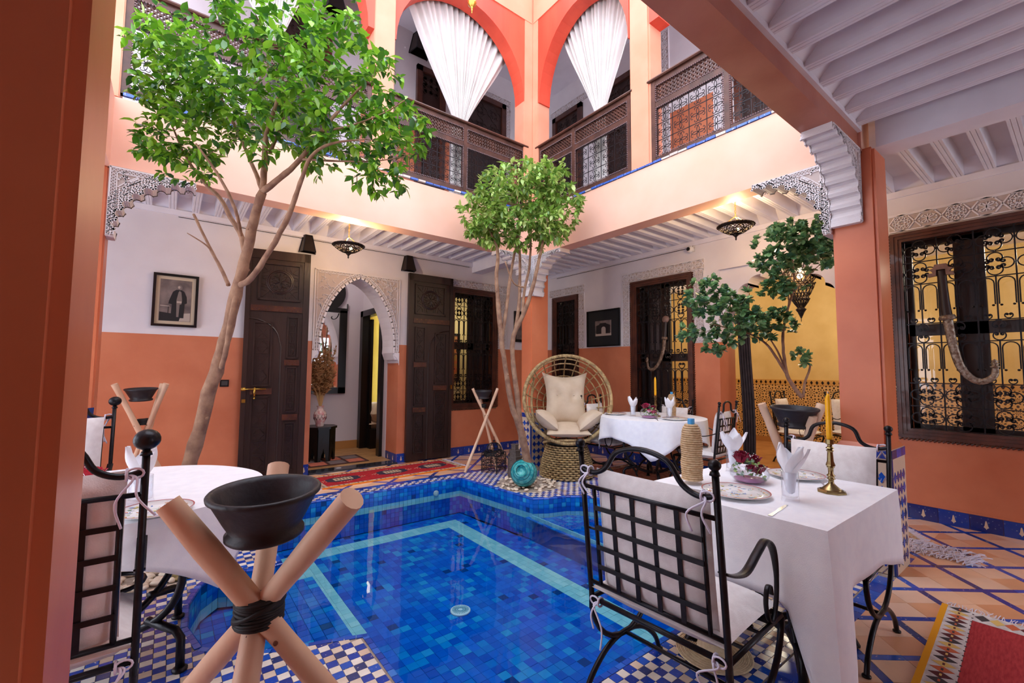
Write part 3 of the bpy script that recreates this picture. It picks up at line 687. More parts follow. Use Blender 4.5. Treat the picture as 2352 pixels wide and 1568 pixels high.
# ------------------------------------------------------------ carved door leaves
def leaf(name, label, x0, y0, rz, wd, ht, flip):
    d = thing(name, label, 'door', (x0, y0, .02), rz)
    X = (lambda u: wd-u) if flip else (lambda u: u)
    def bx(m, u0, u1, a, b, z0, z1): m.box(min(X(u0), X(u1)), max(X(u0), X(u1)), a, b, z0, z1)
    m = MB(); bx(m, 0, wd, -.03, .015, 0, ht); m.build('board', wood, d)
    m = MB(); bx(m, 0, .05, -.045, -.03, 0, ht); bx(m, wd-.07, wd, -.045, -.03, 0, ht); bx(m, 0, wd, -.045, -.03, ht-.11, ht); bx(m, .05, wd-.07, -.042, -.03, 2.03, 2.12); m.build('frame', wood, d)
    # top panel with rosette
    t = MB(); u0, u1, z0, z1 = .13, wd-.10, 2.17, ht-.15
    for (a, b, c, e) in ((u0, u1, z0, z0+.025), (u0, u1, z1-.025, z1), (u0, u0+.025, z0, z1), (u1-.025, u1, z0, z1)): bx(t, a, b, -.055, -.03, c, e)
    tp = t.build('top_panel', wood, d)
    cx, cz = X((u0+u1)/2), (z0+z1)/2; rr = (z1-z0)/2*.62
    r_ = MB()
    for q in (rr, rr*.88): r_.tube([(cx+q*cos(a*pi/18), -.034, cz+q*sin(a*pi/18)) for a in range(36)], .011, 5, closed=True)
    for k in range(8):
        a = k*pi/4; P = [(0, 0), (.45, .16), (.85, 0), (.45, -.16)]
        r_.tube([(cx+rr*.86*(p[0]*cos(a)-p[1]*sin(a)), -.034, cz+rr*.86*(p[0]*sin(a)+p[1]*cos(a))) for p in P], .008, 4, closed=True)
        a += pi/8; r_.tube([(cx+rr*.86*(p[0]*cos(a)-p[1]*sin(a)), -.034, cz+rr*.86*(p[0]*sin(a)+p[1]*cos(a))) for p in [(.3, 0), (.6, .1), (.95, 0), (.6, -.1)]], .007, 4, closed=True)
    w2, h2 = (u1-u0)/2-.04, (z1-z0)/2-.04
    for sx in (-1, 1):
        for sz in (-1, 1):
            for q in (.13, .16, .09): r_.tube([(cx+sx*(w2-q*cos(a*pi/16)), -.034, cz+sz*(h2-q*sin(a*pi/16))) for a in range(9)], .007, 4)
            r_.tube([(cx+sx*w2, -.034, cz+sz*h2), (cx+sx*(w2-.08), -.034, cz+sz*(h2-.08))], .008, 4)
        r_.tube([(cx+sx*(w2-.01), -.034, cz+.05), (cx+sx*(w2-.05), -.034, cz), (cx+sx*(w2-.01), -.034, cz-.05)], .007, 4)
    r_.build('carved_rosette', wood, tp)
    # narrow panels: two columns
    cols = ((.10, .30, [(.10, 1.00), (1.12, 1.90)]), (.46, wd-.11, [(.10, .68), (.80, 1.36), (1.46, 1.98)])) 
    for (a, b, zs) in cols:
        for (c, e) in zs:
            p = MB()
            for (q0, q1, q2, q3) in ((a, b, c, c+.015), (a, b, e-.015, e), (a, a+.015, c, e), (b-.015, b, c, e)): bx(p, q0, q1, -.050, -.03, q2, q3)
            pp = p.build('panel', wood, d)
            cv = MB(); k = max(2, round((e-c)/.19)); st = (e-c-.06)/k
            for i in range(k):
                za = c+.03+i*st+.012; zb = za+st-.024; ua, ub = X(a+.035), X(b-.035)
                cv.tube([(ua, -.034, za), (ub, -.034, za)], .0075, 4).tube([(ua, -.034, zb), (ub, -.034, zb)], .0075, 4)
                if i % 2: cv.tube([(ua, -.034, za), (ub, -.034, zb)], .0065, 4).tube([(ua, -.034, zb), (ub, -.034, za)], .0065, 4).tube([((ua+ub)/2, -.034, za), ((ua+ub)/2, -.034, zb)], .006, 4)
                else:
                    cv.tube([((ua+ub)/2, -.034, za), (ub, -.034, (za+zb)/2), ((ua+ub)/2, -.034, zb), (ua, -.034, (za+zb)/2)], .0065, 4, closed=True).tube([(ua, -.034, (za+zb)/2), (ub, -.034, (za+zb)/2)], .006, 4)
                    cv.tube([(ua, -.034, za), (ua, -.034, zb)], .006, 4).tube([(ub, -.034, za), (ub, -.034, zb)], .006, 4)
            cv.build('carving', wood, pp)
    # wicket outline
    wk = MB(); P = [(X(.40), -.034, 0.0), (X(.40), -.034, 1.60), (X(.385), -.034, 1.66)]+[(X(.05+.33*cos(a*pi/20)), -.034, 1.66+.28*sin(a*pi/20)) for a in range(0, 11)]
    wk.tube(P, .009, 5); wk.build('wicket_edge', wood, d)
    for (u0_, u1_, z) in ((.09, .32, 1.06), (.44, wd-.09, .74), (.44, wd-.09, 1.41), (.06, wd-.08, 2.07)):
        s_ = MB(); bx(s_, u0_, u1_, -.05, -.04, z-.035, z+.035); so = s_.build('iron_strap', woodr, d); st_ = MB(); k = int((u1_-u0_)/.035)
        for i in range(k): st_.ball((X(u0_+.02+i*.035), -.052, z+(.02 if i % 2 else -.02)), .005, n=6, m=3)
        st_.build('studs', gold, so, kind='stuff')
    if not flip:
        b_ = MB(); b_.tube([(.0, -.07, 1.09), (.26, -.07, 1.09)], .008, 6).box(.0, .05, -.075, -.045, 1.07, 1.11).box(.13, .15, -.075, -.045, 1.0, 1.11).ball((.14, -.065, .98), .014).build('bolt', gold, d, True)
        MB().box(.01, .05, -.055, -.045, .93, .97).build('lock_plate', gold, d)
    else: MB().box(wd-.03, wd+.0, -.06, -.045, 1.04, 1.10).build('latch', gold, d)
    return d
leaf('door_leaf', 'tall dark carved door leaf left of the archway, with a brass bolt', .685, 6.165, -.165, .70, 2.79, False)
leaf('door_leaf', 'tall dark carved door leaf between the archway and the barred window', 2.775, 6.165, -.03, .735, 2.78, True)
# ------------------------------------------------------------ barred windows
scr = {}
def hs(m, x, z, hd, sg, s, y=0, r=.0066):
    P = [(x, z)]; px, pz, a = x, z, hd; L0, L1 = .46*s, .60*s; n_ = 96; ds = (L0+L1)/n_
    for i in range(n_):
        t = i*ds; k = 1/(.235*s) if t < L0 else (1/(.115*s))*(3.6**((t-L0)/L1))
        a += sg*k*ds; px += cos(a)*ds; pz += sin(a)*ds
        if i % 4 == 3: P.append((px, pz))
    m.tube([(p[0], y, p[1]) for p in P], r, 4)
def cell_R(m, x, z, w_, h_, r=.0066):
    s = min(w_, h_)
    for (px, pz, hd) in ((x+w_/2, z+.01, 0), (x+w_/2, z+h_-.01, pi), (x+.01, z+h_/2, -pi/2), (x+w_-.01, z+h_/2, pi/2)):
        hs(m, px, pz, hd, 1, s*.93, r=r); hs(m, px, pz, hd+pi, -1, s*.93, r=r)
def cell_A(m, x, z, w_, h_, r=.0066):
    k = 2; a = w_/k; hb = h_*.30
    for i in range(k):
        c = x+a*(i+.5); q = a*.40; top = z+h_-.012
        P = [(c-q, z+hb+.02)]+[(c-q, top-q)]+[(c+q*cos(pi-t*pi/8), top-q+q*sin(t*pi/8)) for t in range(1, 8)]+[(c+q, top-q), (c+q, z+hb+.02)]
        m.tube([(p[0], 0, p[1]) for p in P], r, 4)
        for sg in (-1, 1): m.ball((c+sg*(q-.012), 0, z+hb+.012), .010, n=6, m=4)
        m.tube([(x+a*i, 0, z), (x+a*i, 0, z+h_)], r*1.1, 4)
        hs(m, c, z+.008, 0, 1, a*.85, r=r*.9); hs(m, c, z+.008, pi, -1, a*.85, r=r*.9)
def cell_H(m, x, z, w_, h_, r=.0066):
    s = min(w_, h_)
    for (px, pz, hd) in ((x+w_/2, z+.006, 0), (x+w_/2, z+h_-.006, pi)):
        hs(m, px, pz, hd, 1, s*.9, r=r); hs(m, px, pz, hd+pi, -1, s*.9, r=r)
def window(name, loc, rz, wd, ht, nc, rows, stiles, shade, rails=(.52,), mould=.085):
    o = sroot(name, loc); o.rotation_euler = (0, 0, rz); f = mould
    m = MB()
    for k, (d0, y0) in enumerate(((0, -.03), (.028, -.018), (.055, -.005))):
        a = d0; b = d0+.03
        m.box(a, wd-a, y0, .10, a, b).box(a, wd-a, y0, .10, ht-b, ht-a).box(a, b, y0, .10, b, ht-b).box(wd-b, wd-a, y0, .10, b, ht-b)
    m.build('window_frame', woodr, o)
    m = MB(); n_ = int(ht/.03)
    for i in range(n_):
        for xx in (-.012, wd+.012): m.tube([(xx-.008, -.012, ht*i/n_), (xx+.008, -.012, ht*(i+.8)/n_)], .008, 5)
    n_ = int(wd/.03)
    for i in range(n_): m.tube([(wd*i/n_, -.012, -.020), (wd*(i+.8)/n_, -.012, -.004)], .008, 5)
    m.build('rope_moulding', woodr, o)
    x0, x1, z0, z1 = f, wd-f, f, ht-f; W, Hh = x1-x0, z1-z0; tot = sum({'R': 1, 'A': 1.75, 'H': .85}[r] for r in rows)
    bars = MB(); sc_ = MB(); z = z0; cw = W/nc
    for r in rows:
        h_ = Hh*{'R': 1, 'A': 1.75, 'H': .85}[r]/tot
        for i in range(nc): {'R': cell_R, 'A': cell_A, 'H': cell_H}[r](sc_, x0+i*cw, z, cw, h_)
        bars.tube([(x0, 0, z), (x1, 0, z)], .0065, 4); z += h_
    bars.tube([(x0, 0, z), (x1, 0, z)], .0065, 4)
    for i in range(nc+1): bars.tube([(x0+i*cw, 0, z0), (x0+i*cw, 0, z1)], .0075, 4)
    bars.build('grille_bars', iron, o).location = (0, .02, 0); sc_.build('scrollwork', iron, o, kind='stuff').location = (0, .02, 0)
    m = MB()
    for (a, b) in stiles: m.box(a, b, .14, .18, f, ht-f)
    for rr in rails: m.box(f, wd-f, .14, .175, ht*rr-.055, ht*rr+.055)
    m.box(f-.02, f+.045, .14, .18, f, ht-f).box(wd-f-.045, wd-f+.02, .14, .18, f, ht-f).box(f, wd-f, .14, .18, ht-f-.05, ht-f+.02).box(f, wd-f, .14, .18, f-.02, f+.04)
    m.build('casement', wood, o)
    MB().box(f+.02, wd-f-.02, .158, .162, f+.02, ht-f-.02).build('glass_pane', glass, o)
    if shade: MB().box(shade[0], shade[1], .22, .245, f, ht-f).build('inner_shutter', wood, o)
    return o
RW = 'RRAHARR'
window('window_1', (WX-.0, 1.145, .746), RZ, 1.865, 1.967, 7, RW, [(.42, .62), (1.25, 1.4)], None)
window('window_2', (WX-.0, 4.262, .30), RZ, 1.01, 2.42, 4, 'RRAHARR', [(.44, .57)], (.0, .50))
window('window_3', (WX-.0, 6.03, .746), RZ, .64, 1.95, 3, 'RRAHARR', [], (.0, .38))
window('window_4', (3.515, WY, .735), 0, .925, 1.955, 4, 'RRAHARR', [(.43, .55)], (.50, .9))
# ------------------------------------------------------------ carved stucco bands
def ribbon(m, P, w_=.008, y0=-.014, y1=-.004, closed=False):
    n_ = len(P)
    for i in range(n_ if closed else n_-1):
        a = Vector(P[i]); b = Vector(P[(i+1) % n_]); d = b-a
        if d.length < 1e-5: continue
        q = Vector((-d.y, d.x)).normalized()*w_/2; e = d.normalized()*w_*.3
        pts = [a-q-e, b-q+e, b+q+e, a+q-e]
        m.add([(p.x, y0, p.y) for p in pts]+[(p.x, y1, p.y) for p in pts], [(0, 1, 2, 3), (4, 5, 1, 0), (5, 6, 2, 1), (6, 7, 3, 2), (7, 4, 0, 3)])
def motif(m, L, h, vert=False, ox=0, oz=0):
    k = max(1, round(L/(h*1.05))); p = L/k; T = (lambda u, v: (ox+v, oz+u)) if vert else (lambda u, v: (ox+u, oz+v)); w_ = max(.005, h*.055)
    e = h*.06
    ribbon(m, [T(0, e), T(L, e)], w_*1.2); ribbon(m, [T(0, h-e), T(L, h-e)], w_*1.2)
    for i in range(k):
        c = p*(i+.5); a = h*.38
        if i % 2 == 0:
            for q in range(8):
                t = q*pi/4+pi/8; u = Vector((cos(t), sin(t)))*a*.95; v = Vector((-sin(t), cos(t)))*a*.2
                ribbon(m, [T(c+x, h/2+y) for x, y in ((u*.25).to_tuple(), (u*.6+v).to_tuple(), u.to_tuple(), (u*.6-v).to_tuple())], w_*.75, closed=True)
            ribbon(m, [T(c+a*cos(t*pi/4), h/2+a*sin(t*pi/4)) for t in range(8)], w_*.8, closed=True)
        else:
            for sg in (-1, 1): ribbon(m, [T(c+sg*x*a, h/2+y*a) for x, y in ((0, -.1), (.4, -.55), (.8, -.35), (1, 0), (.8, .35), (.4, .55), (0, .1))], w_)
            for t in range(6): ribbon(m, [T(c, h/2), T(c+a*.75*cos(t*pi/3+.5), h/2+a*.6*sin(t*pi/3+.5))], w_*.6)
        ribbon(m, [T(c-p/2, h/2), T(c-p/4, h*.12), T(c, h*.06)], w_); ribbon(m, [T(c-p/2, h/2), T(c-p/4, h*.88), T(c, h*.94)], w_)
        ribbon(m, [T(c+p/2, h/2), T(c+p/4, h*.12), T(c, h*.06)], w_); ribbon(m, [T(c+p/2, h/2), T(c+p/4, h*.88), T(c, h*.94)], w_)
def frieze(loc, rz, strips):
    o = sroot('trim_carved_frieze', loc); o.rotation_euler = (0, 0, rz); b = MB(); r_ = MB(); e = MB()
    for (x, z, L, h, v) in strips:
        x1, z1 = (x+h, z+L) if v else (x+L, z+h)
        b.box(x, x1, -.005, 0, z, z1); motif(r_, L, h, v, x, z)
        e.box(x-.006, x1+.006, -.014, 0, z1-.006, z1+.006)
        if v: e.box(x-.006, x+.006, -.014, 0, z, z1).box(x1-.006, x1+.006, -.014, 0, z, z1)
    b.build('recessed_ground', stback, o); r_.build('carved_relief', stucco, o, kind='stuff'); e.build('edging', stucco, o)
frieze((WX-.0, 1.145, 2.725), RZ, [(0, 0, 1.9, .175, False)])
frieze((WX, 4.425, 1.75), RZ, [(0, .985, 1.345, .13, False), (0, 0, .975, .13, True), (1.21, 0, .975, .13, True)])
frieze((WX, 6.12, 1.75), RZ, [(0, .965, .87, .13, False), (.745, 0, .955, .13, True)])
frieze((3.5, WY, 2.70), 0, [(0, 0, 1.15, .125, False)]); frieze((4.50, WY, 1.75), 0, [(0, 0, .92, .13, True)])
# stucco round the pointed arch
o = sroot('trim_arch_stucco', (0, WY, 0)); A = [(x, z) for x, z in ARC]
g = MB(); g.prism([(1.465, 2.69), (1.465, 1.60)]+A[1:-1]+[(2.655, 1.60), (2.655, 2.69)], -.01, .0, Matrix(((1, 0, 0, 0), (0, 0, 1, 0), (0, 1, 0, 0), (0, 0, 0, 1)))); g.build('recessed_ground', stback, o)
m = MB(); cen = (2.065, 2.0)
def off(P, d):
    out = []
    for i, p in enumerate(P):
        a = Vector(P[max(i-1, 0)]); b_ = Vector(P[min(i+1, len(P)-1)]); t = (b_-a).normalized(); out.append((p[0]-t.y*d, p[1]+t.x*d))
    return out
for d, w_ in ((.012, .024), (.05, .008), (.075, .010)):
    Q = [q for q in off(A[1:-1], d) if 1.465 < q[0] < 2.655]; ribbon(m, Q, w_, -.026, -.01)
Q = off(A[1:-1], .032); Q2 = off(A[1:-1], .062)
for i in range(0, len(Q)-1):
    for (U, wv) in ((Q, .012), (Q2, .016)):
        a = Vector(U[i]); b_ = Vector(U[i+1])
        for t in (.25, .75):
            c = a.lerp(b_, t)
            if 1.475 < c.x < 2.645: ribbon(m, [(c.x-wv/2, c.y-wv/2), (c.x+wv/2, c.y+wv/2)], .005, -.022, -.01); ribbon(m, [(c.x-wv/2, c.y+wv/2), (c.x+wv/2, c.y-wv/2)], .005, -.022, -.01)
ribbon(m, [(1.47, 1.62), (1.47, 2.68), (2.65, 2.68), (2.65, 1.62)], .014, -.022, -.01); ribbon(m, [(1.50, 1.9), (1.50, 2.645), (2.62, 2.645), (2.62, 1.9)], .007, -.022, -.01)
AA = off(A[1:-1], .085)
Rr_ = random.Random(3)
poly = [(1.51, 2.635)]+[q for q in AA if q[0] < 2.065 and q[0] > 1.51]+[(2.06, 2.635)]
poly2 = [(2.62, 2.635)]+[q for q in AA[::-1] if q[0] > 2.065 and q[0] < 2.62]+[(2.07, 2.635)]
for k in range(420):
    x, z = Rr_.uniform(1.51, 2.62), Rr_.uniform(1.75, 2.63)
    if inpoly(x, z, poly) or inpoly(x, z, poly2):
        a = Rr_.uniform(0, 6.28); P = scroll(x, z, a, 20, .03, 90, .04, 5, Rr_.choice((-1, 1))); ribbon(m, P, .006, -.022, -.01)
k = 30
for i in range(k):
    x = 1.49+1.14*i/k; ribbon(m, [(x, 2.648), (x+.038, 2.676)], .005, -.022, -.01); ribbon(m, [(x, 2.676), (x+.038, 2.648)], .005, -.022, -.01)
m.build('carved_relief', stucco, o, kind='stuff')
m = MB(); m.prism([(2.59, 1.60), (2.665, 1.60), (2.665, 1.42), (2.655, 1.48), (2.62, 1.53), (2.59, 1.55)], -.02, TH, Matrix(((1, 0, 0, 0), (0, 0, 1, 0), (0, 1, 0, 0), (0, 0, 0, 1)))); m.prism([(1.46, 1.60), (1.535, 1.60), (1.535, 1.55), (1.505, 1.53), (1.47, 1.48), (1.46, 1.42)], -.02, TH, Matrix(((1, 0, 0, 0), (0, 0, 1, 0), (0, 1, 0, 0), (0, 0, 0, 1))))
m.build('corbel', stucco, o)
# ------------------------------------------------------------ scalloped brackets
def bracket(loc, rz, L=.56, Hh=.56, T=.18, ns=8):
    """local: x from the column outward, z down from the beam, y thickness"""
    o = sroot('trim_scalloped_bracket', loc); o.rotation_euler = (0, 0, rz)
    base = []
    for i in range(ns+1):
        a = i/ns*pi/2; base.append((L*(1-cos(a)**1.0)*1.0*(.86)+.085*L*(i/ns)+.05, -Hh+(Hh-.05)*sin(a)))
    base = [(.05+(L-.05)*(1-cos(i/ns*pi/2)), -Hh+.04+(Hh-.09)*sin(i/ns*pi/2)) for i in range(ns+1)]
    P = [(0, 0), (0, -Hh), (.05, -Hh)]
    for i in range(ns):
        a = Vector(base[i]); b_ = Vector(base[i+1]); d = b_-a; nn = Vector((-d.y, d.x)).normalized()
        P.append(tuple(a)); P.append(tuple(a+d*.14))
        for k in range(7):
            t = pi*k/6; c = a+d*.57
            P.append(tuple(c-d*.36*cos(t)+nn*d.length*.36*sin(t)))
    P += [tuple(base[-1]), (L, 0)]
    Mx = Matrix(((1, 0, 0, 0), (0, 0, 1, 0), (0, 1, 0, 0), (0, 0, 0, 1)))
    bd = MB().prism(P, -T/2, T/2, Mx); bd.m[0] = bd.m[1] = 1; bd.build('body', [stucco, stback], o)  # cap faces darkened to stand for shade in the pierced holes
    rl = MB(); g = .034
    # leaf field: curls in the corner
    rr = random.Random(5)
    for sg in (-1, 1):
        y0, y1 = (-T/2-.008, -T/2) if sg < 0 else (T/2+.008, T/2)
        ribbon(rl, [(.008, -.012), (L-.01, -.012)], .008, y0, y1); ribbon(rl, [(.010, -.01), (.010, -Hh+.01)], .008, y0, y1); ribbon(rl, [(.05, -.05), (L*.72, -.05)], .006, y0, y1); ribbon(rl, [(.05, -.05), (.05, -Hh*.75)], .006, y0, y1)
        for i in range(22): ribbon(rl, [(.02+i*(L-.05)/22, -.045), (.02+(i+1)*(L-.05)/22, -.018)], .004, y0, y1); ribbon(rl, [(.02+i*(L-.05)/22, -.018), (.02+(i+1)*(L-.05)/22, -.045)], .004, y0, y1)
        for i in range(20): ribbon(rl, [(.015, -.05-i*(Hh-.08)/20), (.045, -.05-(i+1)*(Hh-.08)/20)], .004, y0, y1); ribbon(rl, [(.045, -.05-i*(Hh-.08)/20), (.015, -.05-(i+1)*(Hh-.08)/20)], .004, y0, y1)
        ribbon(rl, P[3:-1], .012, y0, y1)
        for i in range(int((L+Hh)/.03)):
            for sg2 in (1, -1):
                pts = []
                for t in range(60):
                    x = t*.01; z = (-(i*.03)+x*.8) if sg2 > 0 else (-(i*.03-Hh*.6)-x*.8-.0)
                    rr_ = hypot((x-L)/(L-.05), (z+Hh-.04)/(Hh-.09)) if x < L else 9
                    ok = 0 < x < L and z < -.008 and inpoly(x, z, P) and (rr_ < 1.22 or x > L*.72 or z < -Hh*.75)
                    if ok: pts.append((x, z))
                    else:
                        if len(pts) > 1: ribbon(rl, [pts[0], pts[-1]], .0085, y0, y1)
                        pts = []
        for k in range(3):
            q = [(L-(L-.05)*(1.10+.07*k)*cos(t*pi/24), -Hh+.04+(Hh-.09)*(1.10+.07*k)*sin(t*pi/24)) for t in range(13)]
            q = [p for p in q if p[0] > .05 and p[1] < -.05]; ribbon(rl, q, .006, y0, y1)
            for a, b_ in zip(q[:-1], q[1:]):
                if k < 2:
                    c = ((a[0]+b_[0])/2-.015, (a[1]+b_[1])/2+.012); ribbon(rl, [a, c, b_], .004, y0, y1)
        for k in range(90):
            x, z = rr.uniform(.06, L*.75), rr.uniform(-Hh*.75, -.06)
            if hypot((x-L)/(L-.05), (z+Hh-.04)/(Hh-.09)) > 1.26:
                ribbon(rl, scroll(x, z, rr.uniform(0, 6.28), 18, .035, 80, .05, 6, rr.choice((-1, 1))), .010, y0, y1)
    rl.m = [0]*len(rl.f)
    rl.build('pierced_relief', stucco, o, kind='stuff')
    return o
bracket((-.45, FY+.06, 2.945), 0)
bracket((FX+.06, 1.137, 2.955), pi/2)
bracket((FX, 1.04, 2.995), pi)
bracket((FX, FY+.08, 2.945), pi); bracket((FX+.09, FY, 2.945), -pi/2)
# ------------------------------------------------------------ balcony railings
def balcony(label, loc, rz, wd, mids, cell=.19):
    o = thing('balcony_railing', label, 'balcony railing', loc, rz, 'carved balcony railings upstairs'); hb, hm, ht = .035, .66, .93
    rl = MB().prism([(-.03, 0), (.05, 0), (.06, .012), (.05, .03), (-.04, .035), (-.05, .02)], -.03, wd+.03, Matrix(((0, 0, 1, 0), (-1, 0, 0, 0), (0, 1, 0, ht-.035), (0, 0, 0, 1))))
    rl.build('handrail', rail, o)
    xs = [0]+mids+[wd-.05]
    for x in xs: MB().box(x, x+.05, -.03, .03, 0, ht-.03).build('post', rail, o)
    for z, h_ in ((0, .06), (hm-.06, .06), (ht-.09, .055)): MB().box(0, wd, -.025, .025, z, z+h_).build('crossbar', rail, o)
    for a, b in zip(xs[:-1], xs[1:]):
        a += .05; m = MB(); z0, z1 = hm+.0, ht-.09; s = .042; k = int((b-a)/s)+8
        for i in range(-6, k):
            for sg in (1, -1):
                p = [(a+i*s, z0), (a+i*s+(z1-z0), z1)] if sg > 0 else [(a+i*s, z1), (a+i*s+(z1-z0), z0)]
                (x0, za), (x1, zb) = p
                if x1 <= a or x0 >= b: continue
                if x0 < a: t = (a-x0)/(x1-x0); za += (zb-za)*t; x0 = a
                if x1 > b: t = (b-x0)/(x1-x0); zb = za+(zb-za)*t; x1 = b
                m.tube([(x0, .004*sg, za), (x1, .004*sg, zb)], .0085, 4)
        for i in range(int((b-a)/s)+1):
            for j in range(int((z1-z0)/s)+1): 
                x = a+i*s; z = z0+j*s
                if x < b-.01 and z < z1: m.ball((x, 0, z+.0), .013, n=5, m=3)
        m.build('turned_lattice', rail, o, kind='stuff')
        bd = MB()
        def rope(p, q):
            p = Vector(p); q = Vector(q); L = (q-p).length; k_ = int(L/.021)
            for i in range(k_): bd.ball(p+(q-p)*((i+.5)/k_), .0085, n=5, m=3)
        for z in (.068, hm-.068, hm+.006, ht-.096): rope((a, -.028, z), (b, -.028, z))
        for x in (a+.007, b-.007): rope((x, -.028, .075), (x, -.028, hm-.075)); rope((x, -.028, hm+.01), (x, -.028, ht-.10))
        bd.build('bead_moulding', mat('bead_wood', S(112, 84, 84), rough=.3), o, kind='stuff')
        g = MB(); z0, z1 = .06, hm-.06; nx = max(2, round((b-a)/cell)); cw = (b-a)/nx; nz_ = 3; ch = (z1-z0)/nz_
        bars = MB()
        for i in range(nx+1): bars.tube([(a+i*cw, .0, z0), (a+i*cw, .0, z1)], .0045, 4)
        for j in range(nz_+1): bars.tube([(a, .0, z0+j*ch), (b, .0, z0+j*ch)], .0045, 4)
        bars.build('iron_bars', iron, o)
        for i in range(nx):
            for j in range(nz_):
                cx, cz = a+(i+.5)*cw, z0+(j+.5)*ch; q = min(cw, ch)
                sg = 1 if (i+j) % 2 else -1
                for e in (1, -1):
                    for hd0 in (0, pi/2):
                        for s2 in (1, -1):
                            P = scroll(cx, cz, hd0+(0 if e > 0 else pi)+sg*.78, 1/(.26*q), .36*q, 1/(.04*q), .34*q, 11, s2)
                            g.tube([(p[0], .0, p[1]) for p in P], .0036, 4)
        g.build('iron_scrollwork', iron, o, kind='stuff')
    return o
balcony('carved balcony railing over the back arcade, left bay behind the big tree', (-.42, FY+.05, 3.575), 0, 2.05, [.98])
balcony('carved balcony railing over the back arcade, right bay ending at the inner corner', (1.87, FY+.05, 3.575), 0, 1.95, [.94])
balcony('carved balcony railing over the right arcade, next to the inner corner', (FX+.05, 4.56, 3.555), RZ, 1.58, [.66])
balcony('carved balcony railing over the right arcade, cut off by the brown beam', (FX+.05, 2.72, 3.535), RZ, 1.77, [.78])
m = MB(); rr = random.Random(2)
silT = palette('sill_tile_mix', [(0, S(52, 92, 176)), (.4, S(208, 200, 196)), (.6, S(72, 108, 180)), (.8, S(190, 176, 168))], .3, chip=S(214, 196, 180))
st = sroot('trim_sill_tiles')
for k in range(44): MB().box(-.40+k*.096, -.40+k*.096+.088, FY-.012, FY+.02, 3.545, 3.568+rr.uniform(-.008, .002)).build('sill_tile', silT, st)
for k in range(37): MB().box(FX-.012, FX+.02, 4.60-k*.096-.088, 4.60-k*.096, 3.525, 3.548+rr.uniform(-.008, .002)).build('sill_tile', silT, st)
# ------------------------------------------------------------ curtains
def curtain(label, loc, rz, xl, xr, zc, rx, zs, rzz, gx, gw, zt=1.08):
    """local z from the balcony floor; top edge follows the arch"""
    nu, nv = 96, 40; vs = []; ph = R.uniform(0, 6)
    for j in range(nv+1):
        v = j/nv
        for i in range(nu+1):
            u = i/nu; x0 = xl+(xr-xl)*u; c = (x0-zc)/rx
            ztop = zs+rzz*sqrt(max(0, 1-min(1, c*c)))+.34
            if v < .72:
                t = v/.72; k = t**.85; kk = 1-(1-k)*(1+.12*sin(pi*t)); x = x0*(1-kk)+(gx+(u-.5)*gw)*kk; z = ztop+(zt-ztop)*t
                amp = .018*(1-t)+.010+.016*sin(pi*t)
            else:
                t = (v-.72)/.28; x = gx+(u-.5)*(gw+.05*t); z = zt*(1-t)+.02; amp = .02
            y = amp*sin(u*2*pi*17+ph+1.2*sin(u*9))+amp*.5*sin(u*2*pi*5+2*v); vs.append((x, y, z))
    fs = [(j*(nu+1)+i, j*(nu+1)+i+1, (j+1)*(nu+1)+i+1, (j+1)*(nu+1)+i) for j in range(nv) for i in range(nu)]
    o = MB().add(vs, fs).build('curtain', curt, None, True); o.location = loc; o.rotation_euler = (0, 0, rz)
    return tag(o, label, 'curtain', 'tied curtains in the upper arches')
curtain('white tied curtain in the upper arch left of the inner corner', (1.87, FY+.27, 3.56), 0, .20, 1.86, 1.0, 1.02, 1.42, 1.13, 1.03, .20)
curtain('white tied curtain in the upper arch right of the inner corner', (FX+.27, 4.64, 3.56), RZ, .22, 1.62, .83, .90, 1.42, 1.13, 1.0, .16)
curtain('white tied curtain in the upper arch behind the big tree', (-.42, FY+.27, 3.56), 0, .20, 1.70, 1.02, 1.02, 1.5, 1.1, 1.1, .20, 1.25)
# ------------------------------------------------------------ upstairs doors
def updoor(n_, loc, rz, wd, ht, panels=3):
    o = sroot('door_%d' % n_, loc); o.rotation_euler = (0, 0, rz)
    MB().box(0, wd, -.02, .06, 0, ht).build('door_leaf', wood, o)
    m = MB(); m.box(0, .09, -.06, -.02, 0, ht).box(wd-.09, wd, -.06, -.02, 0, ht).box(0, wd, -.06, -.02, ht-.09, ht); m.build('door_frame', woodr, o)
    g = MB(); cw = (wd-.2)/3
    for i in range(3):
        for j in range(3): cell_R(g, .1+i*cw, ht-.12-(j+1)*cw, cw, cw)
    q = g.build('carving', wood, o, kind='stuff'); q.location = (0, -.025, 0)
    for i in range(panels):
        for zz in (.15, .85): MB().box(.13+i*(wd-.2)/panels, .05+(i+1)*(wd-.2)/panels, -.04, -.02, zz, zz+.55).build('panel', wood, o)
updoor(5, (2.84, WY, 3.53), 0, .50, 2.58, 2); updoor(6, (3.50, WY, 3.53), 0, 1.06, 2.56); updoor(7, (WX, 6.0, 3.53), RZ, .74, 2.58); updoor(8, (WX, 4.75, 3.53), RZ, 1.05, 2.58); updoor(9, (.65, WY, 3.53), 0, .92, 2.6)
updoor(10, (WX, 2.6, 3.53), RZ, .8, 2.5)
frieze((3.37, WY, 4.2), 0, [(0, 1.9, 1.32, .13, False), (1.19, 0, 1.9, .13, True)]); frieze((2.30, WY, 4.2), 0, [(0, .0, 2.0, .16, True), (.35, 2.1, .01, .01, False)])
frieze((WX, 3.68, 4.2), RZ, [(0, 0, 2.2, .13, True)]); frieze((WX, 6.1, 4.2), RZ, [(0, 1.95, 1.0, .13, False)]); frieze((WX, 2.80, 4.2), RZ, [(0, 0, 2.2, .13, True)])
